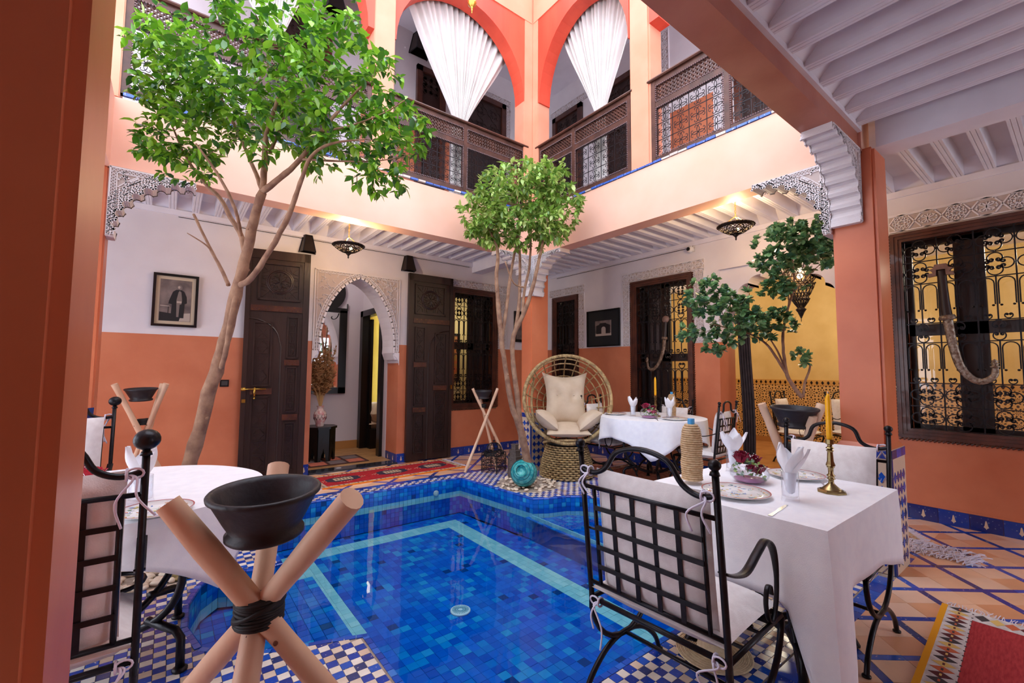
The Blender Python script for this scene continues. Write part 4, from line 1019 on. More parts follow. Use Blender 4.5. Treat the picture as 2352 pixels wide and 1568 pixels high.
o = thing('wall_plate', 'small round yellow painted plate on the upper wall left of the inner corner', 'plate', (5.0, WY-.005, 5.15)); MB().lathe([(.05, 0), (.13, .015), (.15, .03), (.13, .022), (0, .008)], 24, Matrix.Rotation(pi/2, 4, 'X')).build('rim', mat('yellow_plate', S(214, 150, 40), S(120, 40, 40), 20, rough=.3), o, True)
# ------------------------------------------------------------ wall sconces (dark metal half cones)
def sconce(label, loc, rz, s=1):
    o = thing('wall_sconce', label, 'wall lamp', loc, rz, 'dark metal wall sconces')
    n_ = 4; P0 = [(-.055, 0), (-.04, -.07), (.04, -.07), (.055, 0)]; P1 = [(-.10, 0), (-.075, -.13), (.075, -.13), (.10, 0)]
    m = MB(); m.add([(x*s, y*s, .12*s) for x, y in P0]+[(x*s, y*s, -.10*s) for x, y in P1], [(0, 1, 5, 4), (1, 2, 6, 5), (2, 3, 7, 6), (0, 3, 2, 1), (0, 4, 7, 3)])
    m.build('shade', ironb, o)
    m = MB(); 
    for q in (P0, P1): m.tube([(x*s, y*s, (.12 if q is P0 else -.10)*s) for x, y in q], .007*s, 5)
    for (a, b) in zip(P0, P1): m.tube([(a[0]*s, a[1]*s, .12*s), (b[0]*s, b[1]*s, -.10*s)], .006*s, 5)
    m.build('rim', iron, o); return o
sconce('dark half-cone sconce above the left carved door leaf', (1.36, WY-.01, 2.97), 0)
sconce('dark half-cone sconce above the right carved door leaf', (2.77, WY-.01, 2.93), 0)
sconce('dark half-cone sconce upstairs, left of the white curtain', (2.86, WY-.01, 6.40), 0, 1.5)
sconce('dark half-cone sconce upstairs over a door behind the tree', (1.58, WY-.01, 6.40), 0, 1.5)
# ------------------------------------------------------------ pierced dish lamps
def dish(label, x, y, z, r=.165):
    o = thing('ceiling_lamp', label, 'ceiling lamp', (x, y, z), 0, 'pierced metal dish lamps')
    m = MB(); m.lathe([(r, .0), (r*1.02, .008), (r*.96, -.012), (r*.9, -.022), (r*.9, -.018), (r*.96, -.006)], 40, cap=False); m.build('rim', ironb, o, True)
    m = MB(); 
    for k in range(28):
        a = 2*pi*k/28; m.ball((r*1.03*cos(a), r*1.03*sin(a), 0), r*.05, n=5, m=3)
    m.build('beaded_edge', ironb, o, kind='stuff')
    m = MB(); pr = lambda t: (r*.9*(1-t)+.02*t, -.02-.062*sin(t*pi/2))
    for k in range(24):
        for sg in (1, -1): m.tube([(pr(t/6)[0]*cos(2*pi*k/24+sg*t*.22), pr(t/6)[0]*sin(2*pi*k/24+sg*t*.22), pr(t/6)[1]) for t in range(7)], .0032, 4)
    for k in range(8):
        c = 2*pi*k/8; m.tube([(pr(.35+.33*cos(t*pi/6))[0]*cos(c+.3*sin(t*pi/6)), pr(.35+.33*cos(t*pi/6))[0]*sin(c+.3*sin(t*pi/6)), pr(.35+.33*cos(t*pi/6))[1]) for t in range(12)], .005, 4, closed=True)
    for t in (.25, .5, .75): m.tube([(pr(t)[0]*cos(a*pi/16), pr(t)[0]*sin(a*pi/16), pr(t)[1]) for a in range(32)], .003, 4, closed=True)
    m.build('pierced_bowl', ironb, o, kind='stuff')
    MB().lathe([(.0, -.075), (.022, -.082), (.028, -.095), (.012, -.108), (.006, -.125), (.01, -.132), (.0, -.15)], 12, cap=False).build('finial', ironb, o, True)
    MB().ball((.02, -.01, -.035), .018, n=10, m=6).build('bulb', mat('lit_bulb', (1, .8, .5), emit=(1, .66, .3), es=30), o, True)
    m = MB()
    for k in range(3): a = 2*pi*k/3; m.tube([(r*.85*cos(a), r*.85*sin(a), 0), (0, 0, .10)], .003, 4)
    for k in range(int((CZ-z-.10)/.025)+1): m.tube([(.008*cos(t*pi/3)*(k % 2), .008*cos(t*pi/3)*(1-k % 2), .10+k*.025+.015*sin(t*pi/3)) for t in range(6)], .0025, 4, closed=True)
    m.build('chain', gold, o)
    light('lamp_light', 'POINT', (x, y, z+.06), 22, WARM, .05)
    return o
dish('pierced dark metal dish lamp under the back gallery ceiling, left of the pool', 1.52, 4.98, 2.73)
dish('pierced dark metal dish lamp under the right gallery ceiling', 4.42, 2.09, 2.81)
# hanging lantern in the lobed opening
o = thing('hanging_lantern', 'large ornate pierced lantern hanging in the yellow room doorway', 'lantern', (5.75, 2.0, 2.0)); 
m = MB(); pf = [(.01, 0), (.03, .05), (.05, .08), (.03, .10), (.07, .16), (.09, .20), (.075, .22), (.10, .26), (.13, .33), (.14, .36), (.12, .39), (.16, .45), (.165, .52), (.12, .60), (.06, .66), (.03, .72)]
for sg in (1, -1):
    for k in range(18): m.tube([(r_*cos(2*pi*k/18+sg*i*.16), r_*sin(2*pi*k/18+sg*i*.16), z) for i, (r_, z) in enumerate(pf)], .005, 4)
for r_, z in pf: m.tube([(r_*cos(a*pi/9), r_*sin(a*pi/9), z) for a in range(18)], .006, 4, closed=True)
m.tube([(0, 0, .72), (0, 0, 1.15)], .006, 5)
for k in range(8): m.ball((.15*cos(k*pi/4), .15*sin(k*pi/4), .37), .012, n=6, m=4)
m.build('pierced_body', ironb, o, kind='stuff'); MB().tube([(0, 0, -.06), (0, 0, .0)], .004, 5).ball((0, 0, -.01), .012).build('finial', ironb, o, True); MB().ball((0, 0, .47), .03).build('bulb', mat('lit_bulb', (1, .8, .5)), o, True)
light('lantern_light', 'POINT', (5.75, 2.0, 2.47), 9, WARM, .04)
o = thing('hanging_lantern', 'brass lantern finial hanging in the open sky above the pool', 'lantern', (2.40, 3.87, 5.25)); MB().lathe([(.0, -.07), (.006, -.06), (.004, -.045), (.012, -.03), (.006, -.02), (.02, 0), (.045, .03), (.05, .06), (.02, .07), (.035, .09), (.05, .16), (.02, .2)], 16, cap=False).tube([(0, 0, .2), (0, 0, 2.2)], .004, 5).build('body', gold, o, True)
# lamps of the rooms
for k, (x, y, z, p) in enumerate(((7.6, .2, 2.7, 27), (7.6, 3.0, 2.75, 26), (8.2, 5.2, 2.6, 18), (9.25, 2.15, 2.0, 6), (4.7, 7.3, 2.3, 8), (2.95, 8.2, 2.4, 3))):
    light('room_lamp', 'POINT', (x, y, z), p, (1, .86, .62), .12)
light('vestibule_lamp', 'POINT', (1.6, 7.0, 2.9), 10, (1, .92, .85), .1)
o = thing('wall_uplight', 'small glowing sconce on the yellow room wall', 'wall lamp', (9.36, 2.15, 1.93)); MB().lathe([(.05, 0), (.08, .12), (.07, .12), (.045, .01)], 16).build('shade', mat('glowing_shade', (1, .8, .5), emit=(1, .7, .3), es=4), o, True)
# cctv, switch, pictures
o = thing('security_camera', 'white dome security camera under the cornice of the right wall', 'camera', (WX-.0, 3.245, 3.02), RZ); MB().ball((0, -.05, 0), .048, n=16, m=10).box(-.04, .04, -.03, 0, -.03, .04).build('dome', mat('white_plastic', S(222, 214, 208), rough=.35), o, True); MB().lathe([(.022, 0), (.026, .012), (.018, .014), (0, .012)], 16, Matrix.Translation((0, -.088, -.004)) @ Matrix.Rotation(pi/2, 4, 'X')).build('lens', black, o, True)
o = thing('light_switch', 'black light switch on the orange wall left of the carved door', 'switch', (.515, WY-.004, 1.18)); MB().box(-.045, .045, -.012, 0, -.04, .04).build('plate', black, o); MB().box(-.03, .03, -.016, -.012, -.025, .025).build('rocker', mat('dark_grey', S(60, 56, 56)), o)
def picture(label, loc, rz, wd, ht, fm, fw, mt_, mw, tilt=0):
    o = thing('framed_photograph', label, 'picture', loc, rz); o.rotation_euler = (tilt, 0, rz)
    m = MB(); y0, y1 = -.03, 0
    m.box(0, wd, y0, y1, 0, fw).box(0, wd, y0, y1, ht-fw, ht).box(0, fw, y0, y1, fw, ht-fw).box(wd-fw, wd, y0, y1, fw, ht-fw); m.build('frame', fm, o)
    MB().box(fw, wd-fw, -.008, -.004, fw, ht-fw).build('mat_board', mt_, o)
    MB().box(fw+mw, wd-fw-mw, -.010, -.008, fw+mw, ht-fw-mw).build('print', mat('grey_print', S(88, 76, 74), S(132, 116, 110), 7, rough=.5), o)
    return o
g1, g2, g3 = mat('print_black', S(26, 20, 22)), mat('print_grey', S(120, 106, 100)), mat('print_light', S(176, 160, 148))
def flat(poly, y, mt_, o, nm): return MB().prism(poly, y-.001, y, Matrix(((1, 0, 0, 0), (0, 0, 1, 0), (0, 1, 0, 0), (0, 0, 0, 1)))).build(nm, mt_, o)
o = picture('black framed old photograph of a standing man in a long dark coat', (-.185, WY-.01, 1.81), 0, .405, .585, mat('black_frame', S(20, 18, 22), rough=.25), .026, mat('cream_mount', S(196, 176, 150)), .035)
ox, oz = .2, .1
flat([(.065, .065), (.34, .065), (.34, .11), (.22, .14), (.065, .16)], -.0105, g1, o, 'print_floor'); flat([(.24, .065), (.34, .065), (.34, .16), (.26, .15)], -.0108, g3, o, 'print_cloth')
flat([(.165, .10), (.28, .10), (.285, .26), (.305, .27), (.30, .34), (.275, .40), (.25, .415), (.205, .415), (.175, .39), (.145, .29), (.14, .255), (.17, .25)], -.0113, g1, o, 'print_coat')
flat([(.215, .11), (.235, .11), (.24, .25), (.255, .255), (.26, .30), (.25, .39), (.235, .405), (.225, .39), (.21, .30)], -.0118, g2, o, 'print_waistcoat'); flat([(.213, .268), (.257, .268), (.257, .288), (.213, .288)], -.0122, g3, o, 'print_sash')
flat([(.218+.02+.020*cos(t*pi/6), .44+.027*sin(t*pi/6)) for t in range(12)], -.0118, g2, o, 'print_head'); flat([(.228+.012*cos(t*pi/5), .444+.016*sin(t*pi/5)) for t in range(10)], -.0122, g3, o, 'print_face')
flat([(.068, .225), (.15, .222), (.15, .230), (.068, .234)], -.0111, g3, o, 'print_rail'); flat([(.135, .11), (.142, .11), (.146, .225), (.14, .225)], -.0111, g1, o, 'print_post')
o = picture('black framed small photograph of an old city gate, beside the barred door', (WX-.01, 5.16, 1.755), RZ, .69, .60, mat('black_frame', S(20, 18, 22), rough=.25), .02, mat('black_mount', S(22, 24, 26)), .155)
flat([(.185, .175), (.51, .175), (.51, .22), (.185, .22)], -.0105, g3, o, 'print_ground'); flat([(.20, .21), (.49, .21), (.49, .345), (.42, .37), (.40, .385), (.28, .385), (.26, .36), (.20, .345)], -.0108, g1, o, 'print_gate'); flat([(.31, .21), (.40, .21), (.40, .29)]+[(.355+.045*cos(t*pi/6), .29+.035*sin(t*pi/6)) for t in range(1, 6)]+[(.31, .29)], -.0112, g3, o, 'print_arch')
o = picture('dark framed orange painting on the salon wall behind the back window', (4.15, 7.89, 1.15), 0, .55, .95, black, .05, mat('orange_print', S(190, 86, 40), S(150, 120, 50), 6), .12)
picture('framed picture on the cream wall between tree trunks and corner column', (4.80, WY-.01, 1.86), 0, .32, .55, black, .02, black, .03)
# daggers hung in the barred windows
def dagger(label, loc, rz, pts, rad, flip, kind):
    o = thing('curved_dagger', label, 'dagger', loc, rz); L0 = Vector(pts[0])
    P = bez([(x, -.008, z) for x, z in pts], 6); n_ = len(P)
    sh = [rad*(1.0-.45*(i/n_)) for i in range(n_)]
    k0 = int(n_*.30); 
    sil = mat('worn_silver', S(176, 164, 148), S(120, 96, 78), 40, rough=.35, metal=.6, bump=.5, bscale=70) if kind else mat('bronze_sheath', S(150, 124, 104), S(96, 74, 60), 40, rough=.4, metal=.5, bump=.5, bscale=70)
    MB().tube(P[k0:], sh[k0:], 12, flat=.5, up=(0, 1, 0)).build('sheath', sil, o, True)
    MB().tube(P[:k0+1], [rad*(.72+.35*abs(i/k0-.35)) for i in range(k0+1)], 10, flat=.6, up=(0, 1, 0)).build('grip', mat('dark_horn', S(52, 38, 34), rough=.35), o, True)
    c = P[k0]; d = (P[k0+1]-P[k0]).normalized()
    MB().tube([c-d*.03, c-d*.005, c+d*.012], [rad*1.2, rad*1.45, rad*1.4], 10, flat=.5, up=(0, 1, 0)).build('collar', sil, o, True)
    c = P[0]; q = MB()
    if kind: 
        r_ = rad; Pm = [(-2.6, -1.1), (-2.5, -.2), (-1.6, -.2), (-2.0, .5), (-2.5, .7), (-1.5, 1.1), (-1.2, 2.0), (1.2, 2.0), (1.5, 1.1), (2.5, .7), (2.0, .5), (1.6, -.2), (2.5, -.2), (2.6, -1.1), (1.0, -.9), (.9, .6), (-.9, .6), (-1.0, -.9)]
        q.prism([(c.x+x*r_*.8, c.z+z*r_*.85-.02) for x, z in Pm], -.035, .012, Matrix(((1, 0, 0, 0), (0, 0, 1, 0), (0, 1, 0, 0), (0, 0, 0, 1)))).build('pommel', mat('bone_pommel', S(146, 112, 98), S(118, 88, 76), 20, rough=.4), o)
    else: q.ball(c, rad*1.7, rad*.7, rad*1.5, n=14, m=8).build('pommel', mat('bone_pommel', S(146, 112, 98), S(118, 88, 76), 20, rough=.4), o, True)
    e = P[-1]; MB().lathe([(rad*.7, 0), (rad*.75, .012), (rad*.35, .02), (rad*.7, .035), (rad*.3, .045), (rad*.6, .055), (0, .075)], 12, Matrix.Translation(e)).build('tip_knob', sil, o, True)
    m = MB()
    for t in (.42, .58, .74):
        i = int(n_*t); m.tube([P[i]-(P[i+1]-P[i]).normalized()*.006, P[i]+(P[i+1]-P[i]).normalized()*.006], sh[i]*1.1, 12, flat=.52, up=(0, 1, 0))
    m.build('sheath_bands', sil, o); return o
dagger('large curved silver dagger with spread pommel hung on the big barred window', (WX-.004, 1.145, .746), RZ, [(.355, 1.56), (.365, 1.38), (.37, 1.22), (.385, 1.05), (.405, .86), (.445, .67), (.51, .565), (.58, .54), (.645, .59), (.655, .66)], .042, False, True)
dagger('slim curved bronze dagger hung on the barred door of the right wall', (WX-.004, 4.262, .30), RZ, [(.60, 1.80), (.595, 1.70), (.585, 1.60), (.57, 1.48), (.55, 1.35), (.50, 1.22), (.43, 1.12), (.36, 1.08), (.30, 1.11), (.285, 1.19)], .034, False, False)
# things in the vestibule
o = thing('wall_mirror', 'tall black moorish mirror with a round crest inside the archway', 'mirror', (1.95, 7.745, .95))
m = MB(); m.box(-.28, -.18, -.04, 0, 0, 1.40).box(.30, .42, -.04, 0, 0, 1.40).box(-.28, .42, -.04, 0, 1.36, 1.44).box(-.28, .42, -.04, 0, 0, .1).tube([(.42, -.03, 1.40), (.42, -.03, 1.52)], .012, 6); m.build('frame', black, o)
MB().prism([(.02+.36*cos(t*pi/16)*(1.0), 1.70+.34*sin(t*pi/16)) for t in range(-6, 23)], -.05, -.01, Matrix(((1, 0, 0, 0), (0, 0, 1, 0), (0, 1, 0, 0), (0, 0, 0, 1)))).build('crest', black, o)
MB().box(-.18, .30, -.02, -.015, .1, 1.36).build('mirror_glass', mat('mirror_silver', (.9, .93, .95), rough=.02, metal=1), o)
g = MB()
for (x, sg) in ((.28, 1), (-.16, -1)): g.tube([(p[0], -.035, p[1]) for p in scroll(x, 1.35, -pi/2, 8, .08, 60, .14, 12, -sg)], .006, 5)
g.build('iron_curls', iron, o)
st = thing('side_table', 'black carved octagonal stool inside the archway', 'table', (1.80, 6.95, .02))
def ngon(r_, n_=8, a0=pi/8): return [(r_*cos(a0+2*pi*k/n_), r_*sin(a0+2*pi*k/n_)) for k in range(n_)]
MB().prism(ngon(.23), .47, .50).build('top', black, st)
for k in range(8):
    a = pi/8+2*pi*k/8+pi/8; M0 = Matrix.Rotation(a+pi/2, 4, 'Z') @ Matrix.Translation((0, -.185, 0)); wv = .075
    MB().prism([(-wv, 0), (-wv*.55, 0), (-wv*.4, .10), (-wv*.15, .14), (0, .20), (wv*.15, .14), (wv*.4, .10), (wv*.55, 0), (wv, 0), (wv, .47), (-wv, .47)], -.01, .01, M0 @ Matrix(((1, 0, 0, 0), (0, 0, 1, 0), (0, 1, 0, 0), (0, 0, 0, 1)))).prism([(-.025, .30), (0, .24), (.025, .30), (0, .36)], -.014, -.009, M0 @ Matrix(((1, 0, 0, 0), (0, 0, 1, 0), (0, 1, 0, 0), (0, 0, 0, 1)))).build('side_panel', black, st)
va = thing('vase', 'pink and white patterned pottery vase on the black octagonal stool', 'vase', (1.78, 6.92, .52))
vprof = [(.05, 0), (.055, .012), (.06, .05), (.082, .10), (.09, .15), (.08, .20), (.05, .235), (.042, .25), (.042, .28), (.055, .295), (.045, .295), (.03, .25)]
MB().lathe(vprof, 24, cap=False).build('body', mat('pink_white_glaze', S(206, 150, 150), S(224, 206, 200), 14, rough=.25, ramp=(.45, .55)), va, True)
m = MB()
for k in range(12):
    for sg in (1, -1): m.tube([((.086 if .09 < z < .2 else .075)*1.0*((.062+.03*sin(pi*(z-.04)/.2))/.088)*cos(2*pi*k/12+sg*i*.16), ((.086 if .09 < z < .2 else .075)*((.062+.03*sin(pi*(z-.04)/.2))/.088))*sin(2*pi*k/12+sg*i*.16), z) for i, z in enumerate([.05, .08, .11, .14, .17, .20, .225])], .003, 3)
m.build('painted_lattice', mat('dark_glaze', S(70, 44, 52), rough=.3), va, kind='stuff')
pg = thing('pampas_grass', 'dried brown pampas grass plumes standing in the pink vase', 'dried grass', (1.78, 6.92, .74))
rr = random.Random(11); stems = MB(); 
pmm = mat('dry_plume', S(176, 132, 88), S(140, 98, 62), 12, rough=.9)
for k in range(40):
    a = rr.uniform(0, 6.28); sp_ = rr.uniform(.02, .36); L_ = rr.uniform(.55, .95)
    top = Vector((sp_*cos(a), sp_*sin(a)*.6, L_)); P = bez([(0, 0, 0), (top.x*.35, top.y*.35, L_*.5), tuple(top)], 4)
    MB().tube(P[:6], .0035, 4).build('stem', mat('straw_stem', S(196, 158, 104), rough=.8), pg)
    pl = MB(); base = P[3]; d = (P[-1]-P[3])
    for q in range(120):
        t = rr.random(); c = base+d*t; w_ = .065*sin(pi*min(1, .15+t*.85))+.014; b_ = rr.uniform(0, 6.28)
        e = c+Vector((cos(b_)*w_, sin(b_)*w_, rr.uniform(.01, .07))); pl.add([c, c+Vector((.004, .003, .012)), e, c+Vector((-.003, .004, .02))], [(0, 1, 2), (0, 2, 3), (1, 3, 2)])
    pl.build('plume', pmm, pg, kind='stuff')
dk = thing('doormat', 'small pink patchwork kilim on the vestibule floor', 'rug', (1.95, 6.72, .022)); MB().box(-.42, .42, -.24, .34, 0, .008).build('weave', mat('dark_weave', S(74, 40, 36), rough=.9), dk)
for i in range(3):
    for j in range(2): MB().box(-.37+i*.26, -.15+i*.26, -.20+j*.26, .02+j*.26, .008, .011).build('patch', mat('pink_patch', S(206, 120, 96), S(180, 96, 76), 20, rough=.9) if (i+j) % 2 == 0 else mat('grey_patch', S(120, 104, 104), rough=.9), dk)
# heavy dark curtain in the opening
o = thing('door_curtain', 'heavy dark grey curtain gathered at the left of the yellow room opening', 'curtain', (5.98, 2.80, 0)); m = MB(); vs = []; nu, nv = 30, 10
for j in range(nv+1):
    for i in range(nu+1): u = i/nu; vs.append((.03*sin(u*2*pi*5), -.16*u-.02*sin(j*.6)+.02, 2.5*j/nv))
MB().add(vs, [(j*(nu+1)+i, j*(nu+1)+i+1, (j+1)*(nu+1)+i+1, (j+1)*(nu+1)+i) for j in range(nv) for i in range(nu)]).build('cloth', mat('dark_velvet', S(66, 56, 60), S(50, 42, 46), 10, rough=.9), o, True)
XZm = Matrix(((1, 0, 0, 0), (0, 0, 1, 0), (0, 1, 0, 0), (0, 0, 0, 1)))
# ------------------------------------------------------------ wrought iron armchair
def chair(label, x, y, rz, w_=.54, Hh=1.05, ball=.019, ties=True, group=None, arms=True, cush=canvas, sag=.0):
    o = thing('iron_armchair', label, 'chair', (x, y, 0), rz, group); h = w_/2; r = .0115
    tl = lambda z: -.07*max(0, (z-.42)/(Hh-.42))
    for s in (-1, 1):
        p = MB().tube([(tl(Hh-.015), s*h, Hh-.015), (tl(.7), s*h, .7), (0, s*h, .42), (0, s*h, .36)], r, 8).build('back_post', iron, o, True)
        MB().ball((tl(Hh), s*h, Hh), ball*1.0, ball, ball*.9, n=14, m=9).lathe([(r*1.5, 0), (r*1.2, .012)], 10, Matrix.Translation((tl(Hh), s*h, Hh-ball-.012))).build('finial', iron, p, True)
        c = .23; U = [(c-c*cos(t*pi/14), s*h, .40-.22*sin(t*pi/14)) for t in range(15)]; MB().tube(U, r, 8).build('seat_arc', iron, o, True)
        V = [(c-.27, s*h, 0), (c-.245, s*h, .07)]+[(c-.20*cos(t*pi/12), s*h, .07+.11*sin(t*pi/12)+.0) for t in range(1, 12)]+[(c+.245, s*h, .07), (c+.27, s*h, 0)]
        V = bez([(c-.28, s*h, 0), (c-.24, s*h, .08), (c-.13, s*h, .16), (c, s*h, .185), (c+.13, s*h, .16), (c+.24, s*h, .08), (c+.28, s*h, 0)], 5); MB().tube(V, r, 8).lathe([(.018, 0), (.018, .008), (.012, .012)], 10, Matrix.Translation(V[0])).lathe([(.018, 0), (.018, .008), (.012, .012)], 10, Matrix.Translation(V[-1])).build('leg', iron, o, True)
        if arms:
            z0 = .70; A = bez([(tl(z0), s*h, z0), (.06, s*h, z0-.035), (.15, s*h, z0-.045), (.25, s*h, z0-.005), (.33, s*h, z0+.02), (.395, s*h, z0-.03), (.425, s*h, z0-.13), (.415, s*h, z0-.23), (.38, s*h, z0-.285), (.34, s*h, z0-.275), (.315, s*h, z0-.21), (.33, s*h, z0-.155), (.36, s*h, z0-.155), (.37, s*h, z0-.19)], 5)
            MB().tube(A, [.017 if i < 24 else max(.0095, .017-.0011*(i-24)) for i in range(len(A))], 8, flat=.33).build('arm', iron, o, True)
    zt = Hh-.10
    A = bez([(tl(zt), -h, zt), (tl(zt), -h+.06, zt-.012), (tl(zt), -h+.12, zt+.015), (tl(zt), -h*.38, zt+.085), (tl(zt), 0, zt+.11), (tl(zt), h*.38, zt+.085), (tl(zt), h-.12, zt+.015), (tl(zt), h-.06, zt-.012), (tl(zt), h, zt)], 5)
    MB().tube(A, r*.9, 8).build('top_arch', iron, o, True)
    g = .055; za, zb = Hh-.175, .475
    for z in (za, zb): MB().tube([(tl(z), -h, z), (tl(z), h, z)], r*.75, 6).build('back_rail', iron, o, True)
    for s in (-1, 1): MB().tube([(tl(za), s*(h-g), za), (tl(zb), s*(h-g), zb)], r*.75, 6).build('back_upright', iron, o, True)
    for k in range(4):
        yy = -h+g+(2*h-2*g)*(k+1)/5; m = MB(); m.tube([(tl(za)-.004, yy, za), (tl(zb)-.004, yy, zb)], .0125, 4, flat=.3, up=(1, 0, 0)); m.build('upright_slat', iron, o)
        z = zb+(za-zb)*(k+1)/5+.0; MB().tube([(tl(z)-.010, -h+g, z), (tl(z)-.010, h-g, z)], .0125, 4, flat=.3, up=(1, 0, 0)).build('cross_slat', iron, o)
    for s in (-1, 1): MB().tube([(0, s*h, .405), (.46, s*h, .405)], r*.9, 6).build('seat_rail', iron, o, True)
    for xx in (0.0, .46): MB().tube([(xx, -h, .405), (xx, h, .405)], r*.9, 6).build('seat_rail', iron, o, True)
    for xx in (.13, .27, .37): MB().tube([(xx, -h, .402), (xx, h, .402)], .007, 5).build('seat_bar', iron, o)
    MB().tube([(.23, -h, .182), (.23, h, .182)], r*.75, 6).build('stretcher', iron, o, True)
    # cushions
    sc = MB(); sc.pillow(Matrix.Translation((.22, 0, .452)), .46, w_-.01, .10, 12, .2); so = sc.build('seat_cushion', cush, o, True)
    a = atan2(.07, Hh-.42); hz = (Hh-.10-.45)
    M0 = Matrix.Translation((tl(.72)+.045, 0, .45+hz/2)) @ Matrix.Rotation(-a, 4, 'Y') @ Matrix(((0, 0, 1, 0), (1, 0, 0, 0), (0, 1, 0, 0), (0, 0, 0, 1)))
    MB().pillow(M0, w_-.085, hz, .095, 14, .15, sag).build('back_cushion', cush, o, True)
    if ties:
        rr = random.Random(int(x*100)+int(y*10))
        for s in (-1, 1):
            for (xx, z) in ((tl(zt), zt-.008), (0.0, .40)):
                m = MB(); c = Vector((xx, s*(h-.045), z))
                m.tube([c+Vector((.018*cos(t*pi/5), 0, .018*sin(t*pi/5))) for t in range(10)], .0045, 5, closed=True)
                for q in (0, 1):
                    a_ = rr.uniform(-.06, .03); b_ = rr.uniform(-.03, .05); L_ = rr.uniform(.09, .19)
                    m.tube(bez([c, c+Vector((-.025, s*.012+a_*.3, -.01)), c+Vector((-.03+a_*.3, b_, -L_*.5)), c+Vector((-.025+a_*.3, b_+a_, -L_))], 5), .0038, 5)
                lp = [c+Vector((-.012, s*(.02+.022*cos(t*pi/6)), .004+.016*sin(t*pi/6))) for t in range(12)]; m.tube(lp, .0038, 5, closed=True)
                m.build('tie', cotton, o, True)
    return o
chair('iron armchair nearest the camera at right, its grid back turned to the view', 1.465, 1.04, radians(3), .565, 1.05, .021)
chair('iron armchair with white cushion across the right table, beside the tiled column', 3.03, .93, radians(181), .50, 1.05, .02)
chair('iron armchair cut by the dark column at left, large oval finial in front', -.318, 1.93, radians(91), .54, 1.12, .037)
chair('iron armchair with cream back cushion behind the left table, beside the orange wall', -.56, 4.06, radians(-91), .54, 1.12, .036)
chair('iron armchair with white cushion left of the far table, beside the wicker egg chair', 4.58, 4.10, radians(-86), .42, 1.02, .018)
chair('iron armchair with grey back right of the far table, turned away from the view', 4.86, 2.50, radians(94), .44, 1.02, .018)
chair('iron armchair behind the far table against the orange wall', 5.42, 3.45, radians(180), .48, .98, .016)
chair('iron armchair with yellow-lit cushion inside the yellow room, left of the lantern', 7.6, 2.95, radians(-90), .5, 1.05, .018, False, cush=canvas)
chair('iron armchair in the yellow room, partly hidden by the bowl stand', 8.3, 2.35, radians(-120), .5, 1.05, .018, False)
# ------------------------------------------------------------ table frames and cloths
def table(label, x, y, zt, ax, ay, rz=0, rnd=False, r=.017):
    o = thing('iron_table', label, 'table', (x, y, 0), rz)
    if rnd: MB().prism([(ax*cos(t*pi/20), ax*sin(t*pi/20)) for t in range(40)], zt-.025, zt-.006).build('tabletop', wood, o)
    else: MB().box(-ax, ax, -ay, ay, zt-.025, zt-.006).build('tabletop', wood, o)
    qx, qy = (ax*.62, ax*.62) if rnd else (ax*.82, ay*.8)
    L_ = hypot(qx, qy)*.82
    for s_ in (-1, 1):
        d = Vector((qx, s_*qy, 0)).normalized()
        hoop = [d*(L_*.92*cos(t*pi/20))+Vector((0, 0, .13+(zt-.17)/2+(zt-.17)/2*sin(t*pi/20))) for t in range(40)]
        MB().tube(hoop, r, 8, closed=True).build('hoop', iron, o, True)
        for e in (-1, 1):
            P = [d*(e*L_*.50)+Vector((0, 0, .20)), d*(e*L_*.86)+Vector((0, 0, .17)), d*(e*L_*.93)+Vector((0, 0, .14)), d*(e*L_*.94)]
            MB().tube(P, r*1.1, 8).lathe([(.03, 0), (.03, .012), (.02, .018)], 12, Matrix.Translation(P[-1])).build('leg', iron, o, True)
            A = bez([d*(e*L_*.80)+Vector((0, 0, zt-.03)), d*(e*L_*.62)+Vector((0, 0, zt*.66)), d*(e*L_*.60)+Vector((0, 0, zt*.45)), d*(e*L_*.86)+Vector((0, 0, zt*.16)), d*(e*L_*1.02)], 6)
            if ax < .5: MB().tube(A, r, 8).build('bowed_leg', iron, o, True)
    MB().tube([(qx*.35*cos(a*pi/10), qx*.35*sin(a*pi/10), zt*.45) for a in range(20)], r*.6, 6, closed=True).build('ring', iron, o, True)
    return o
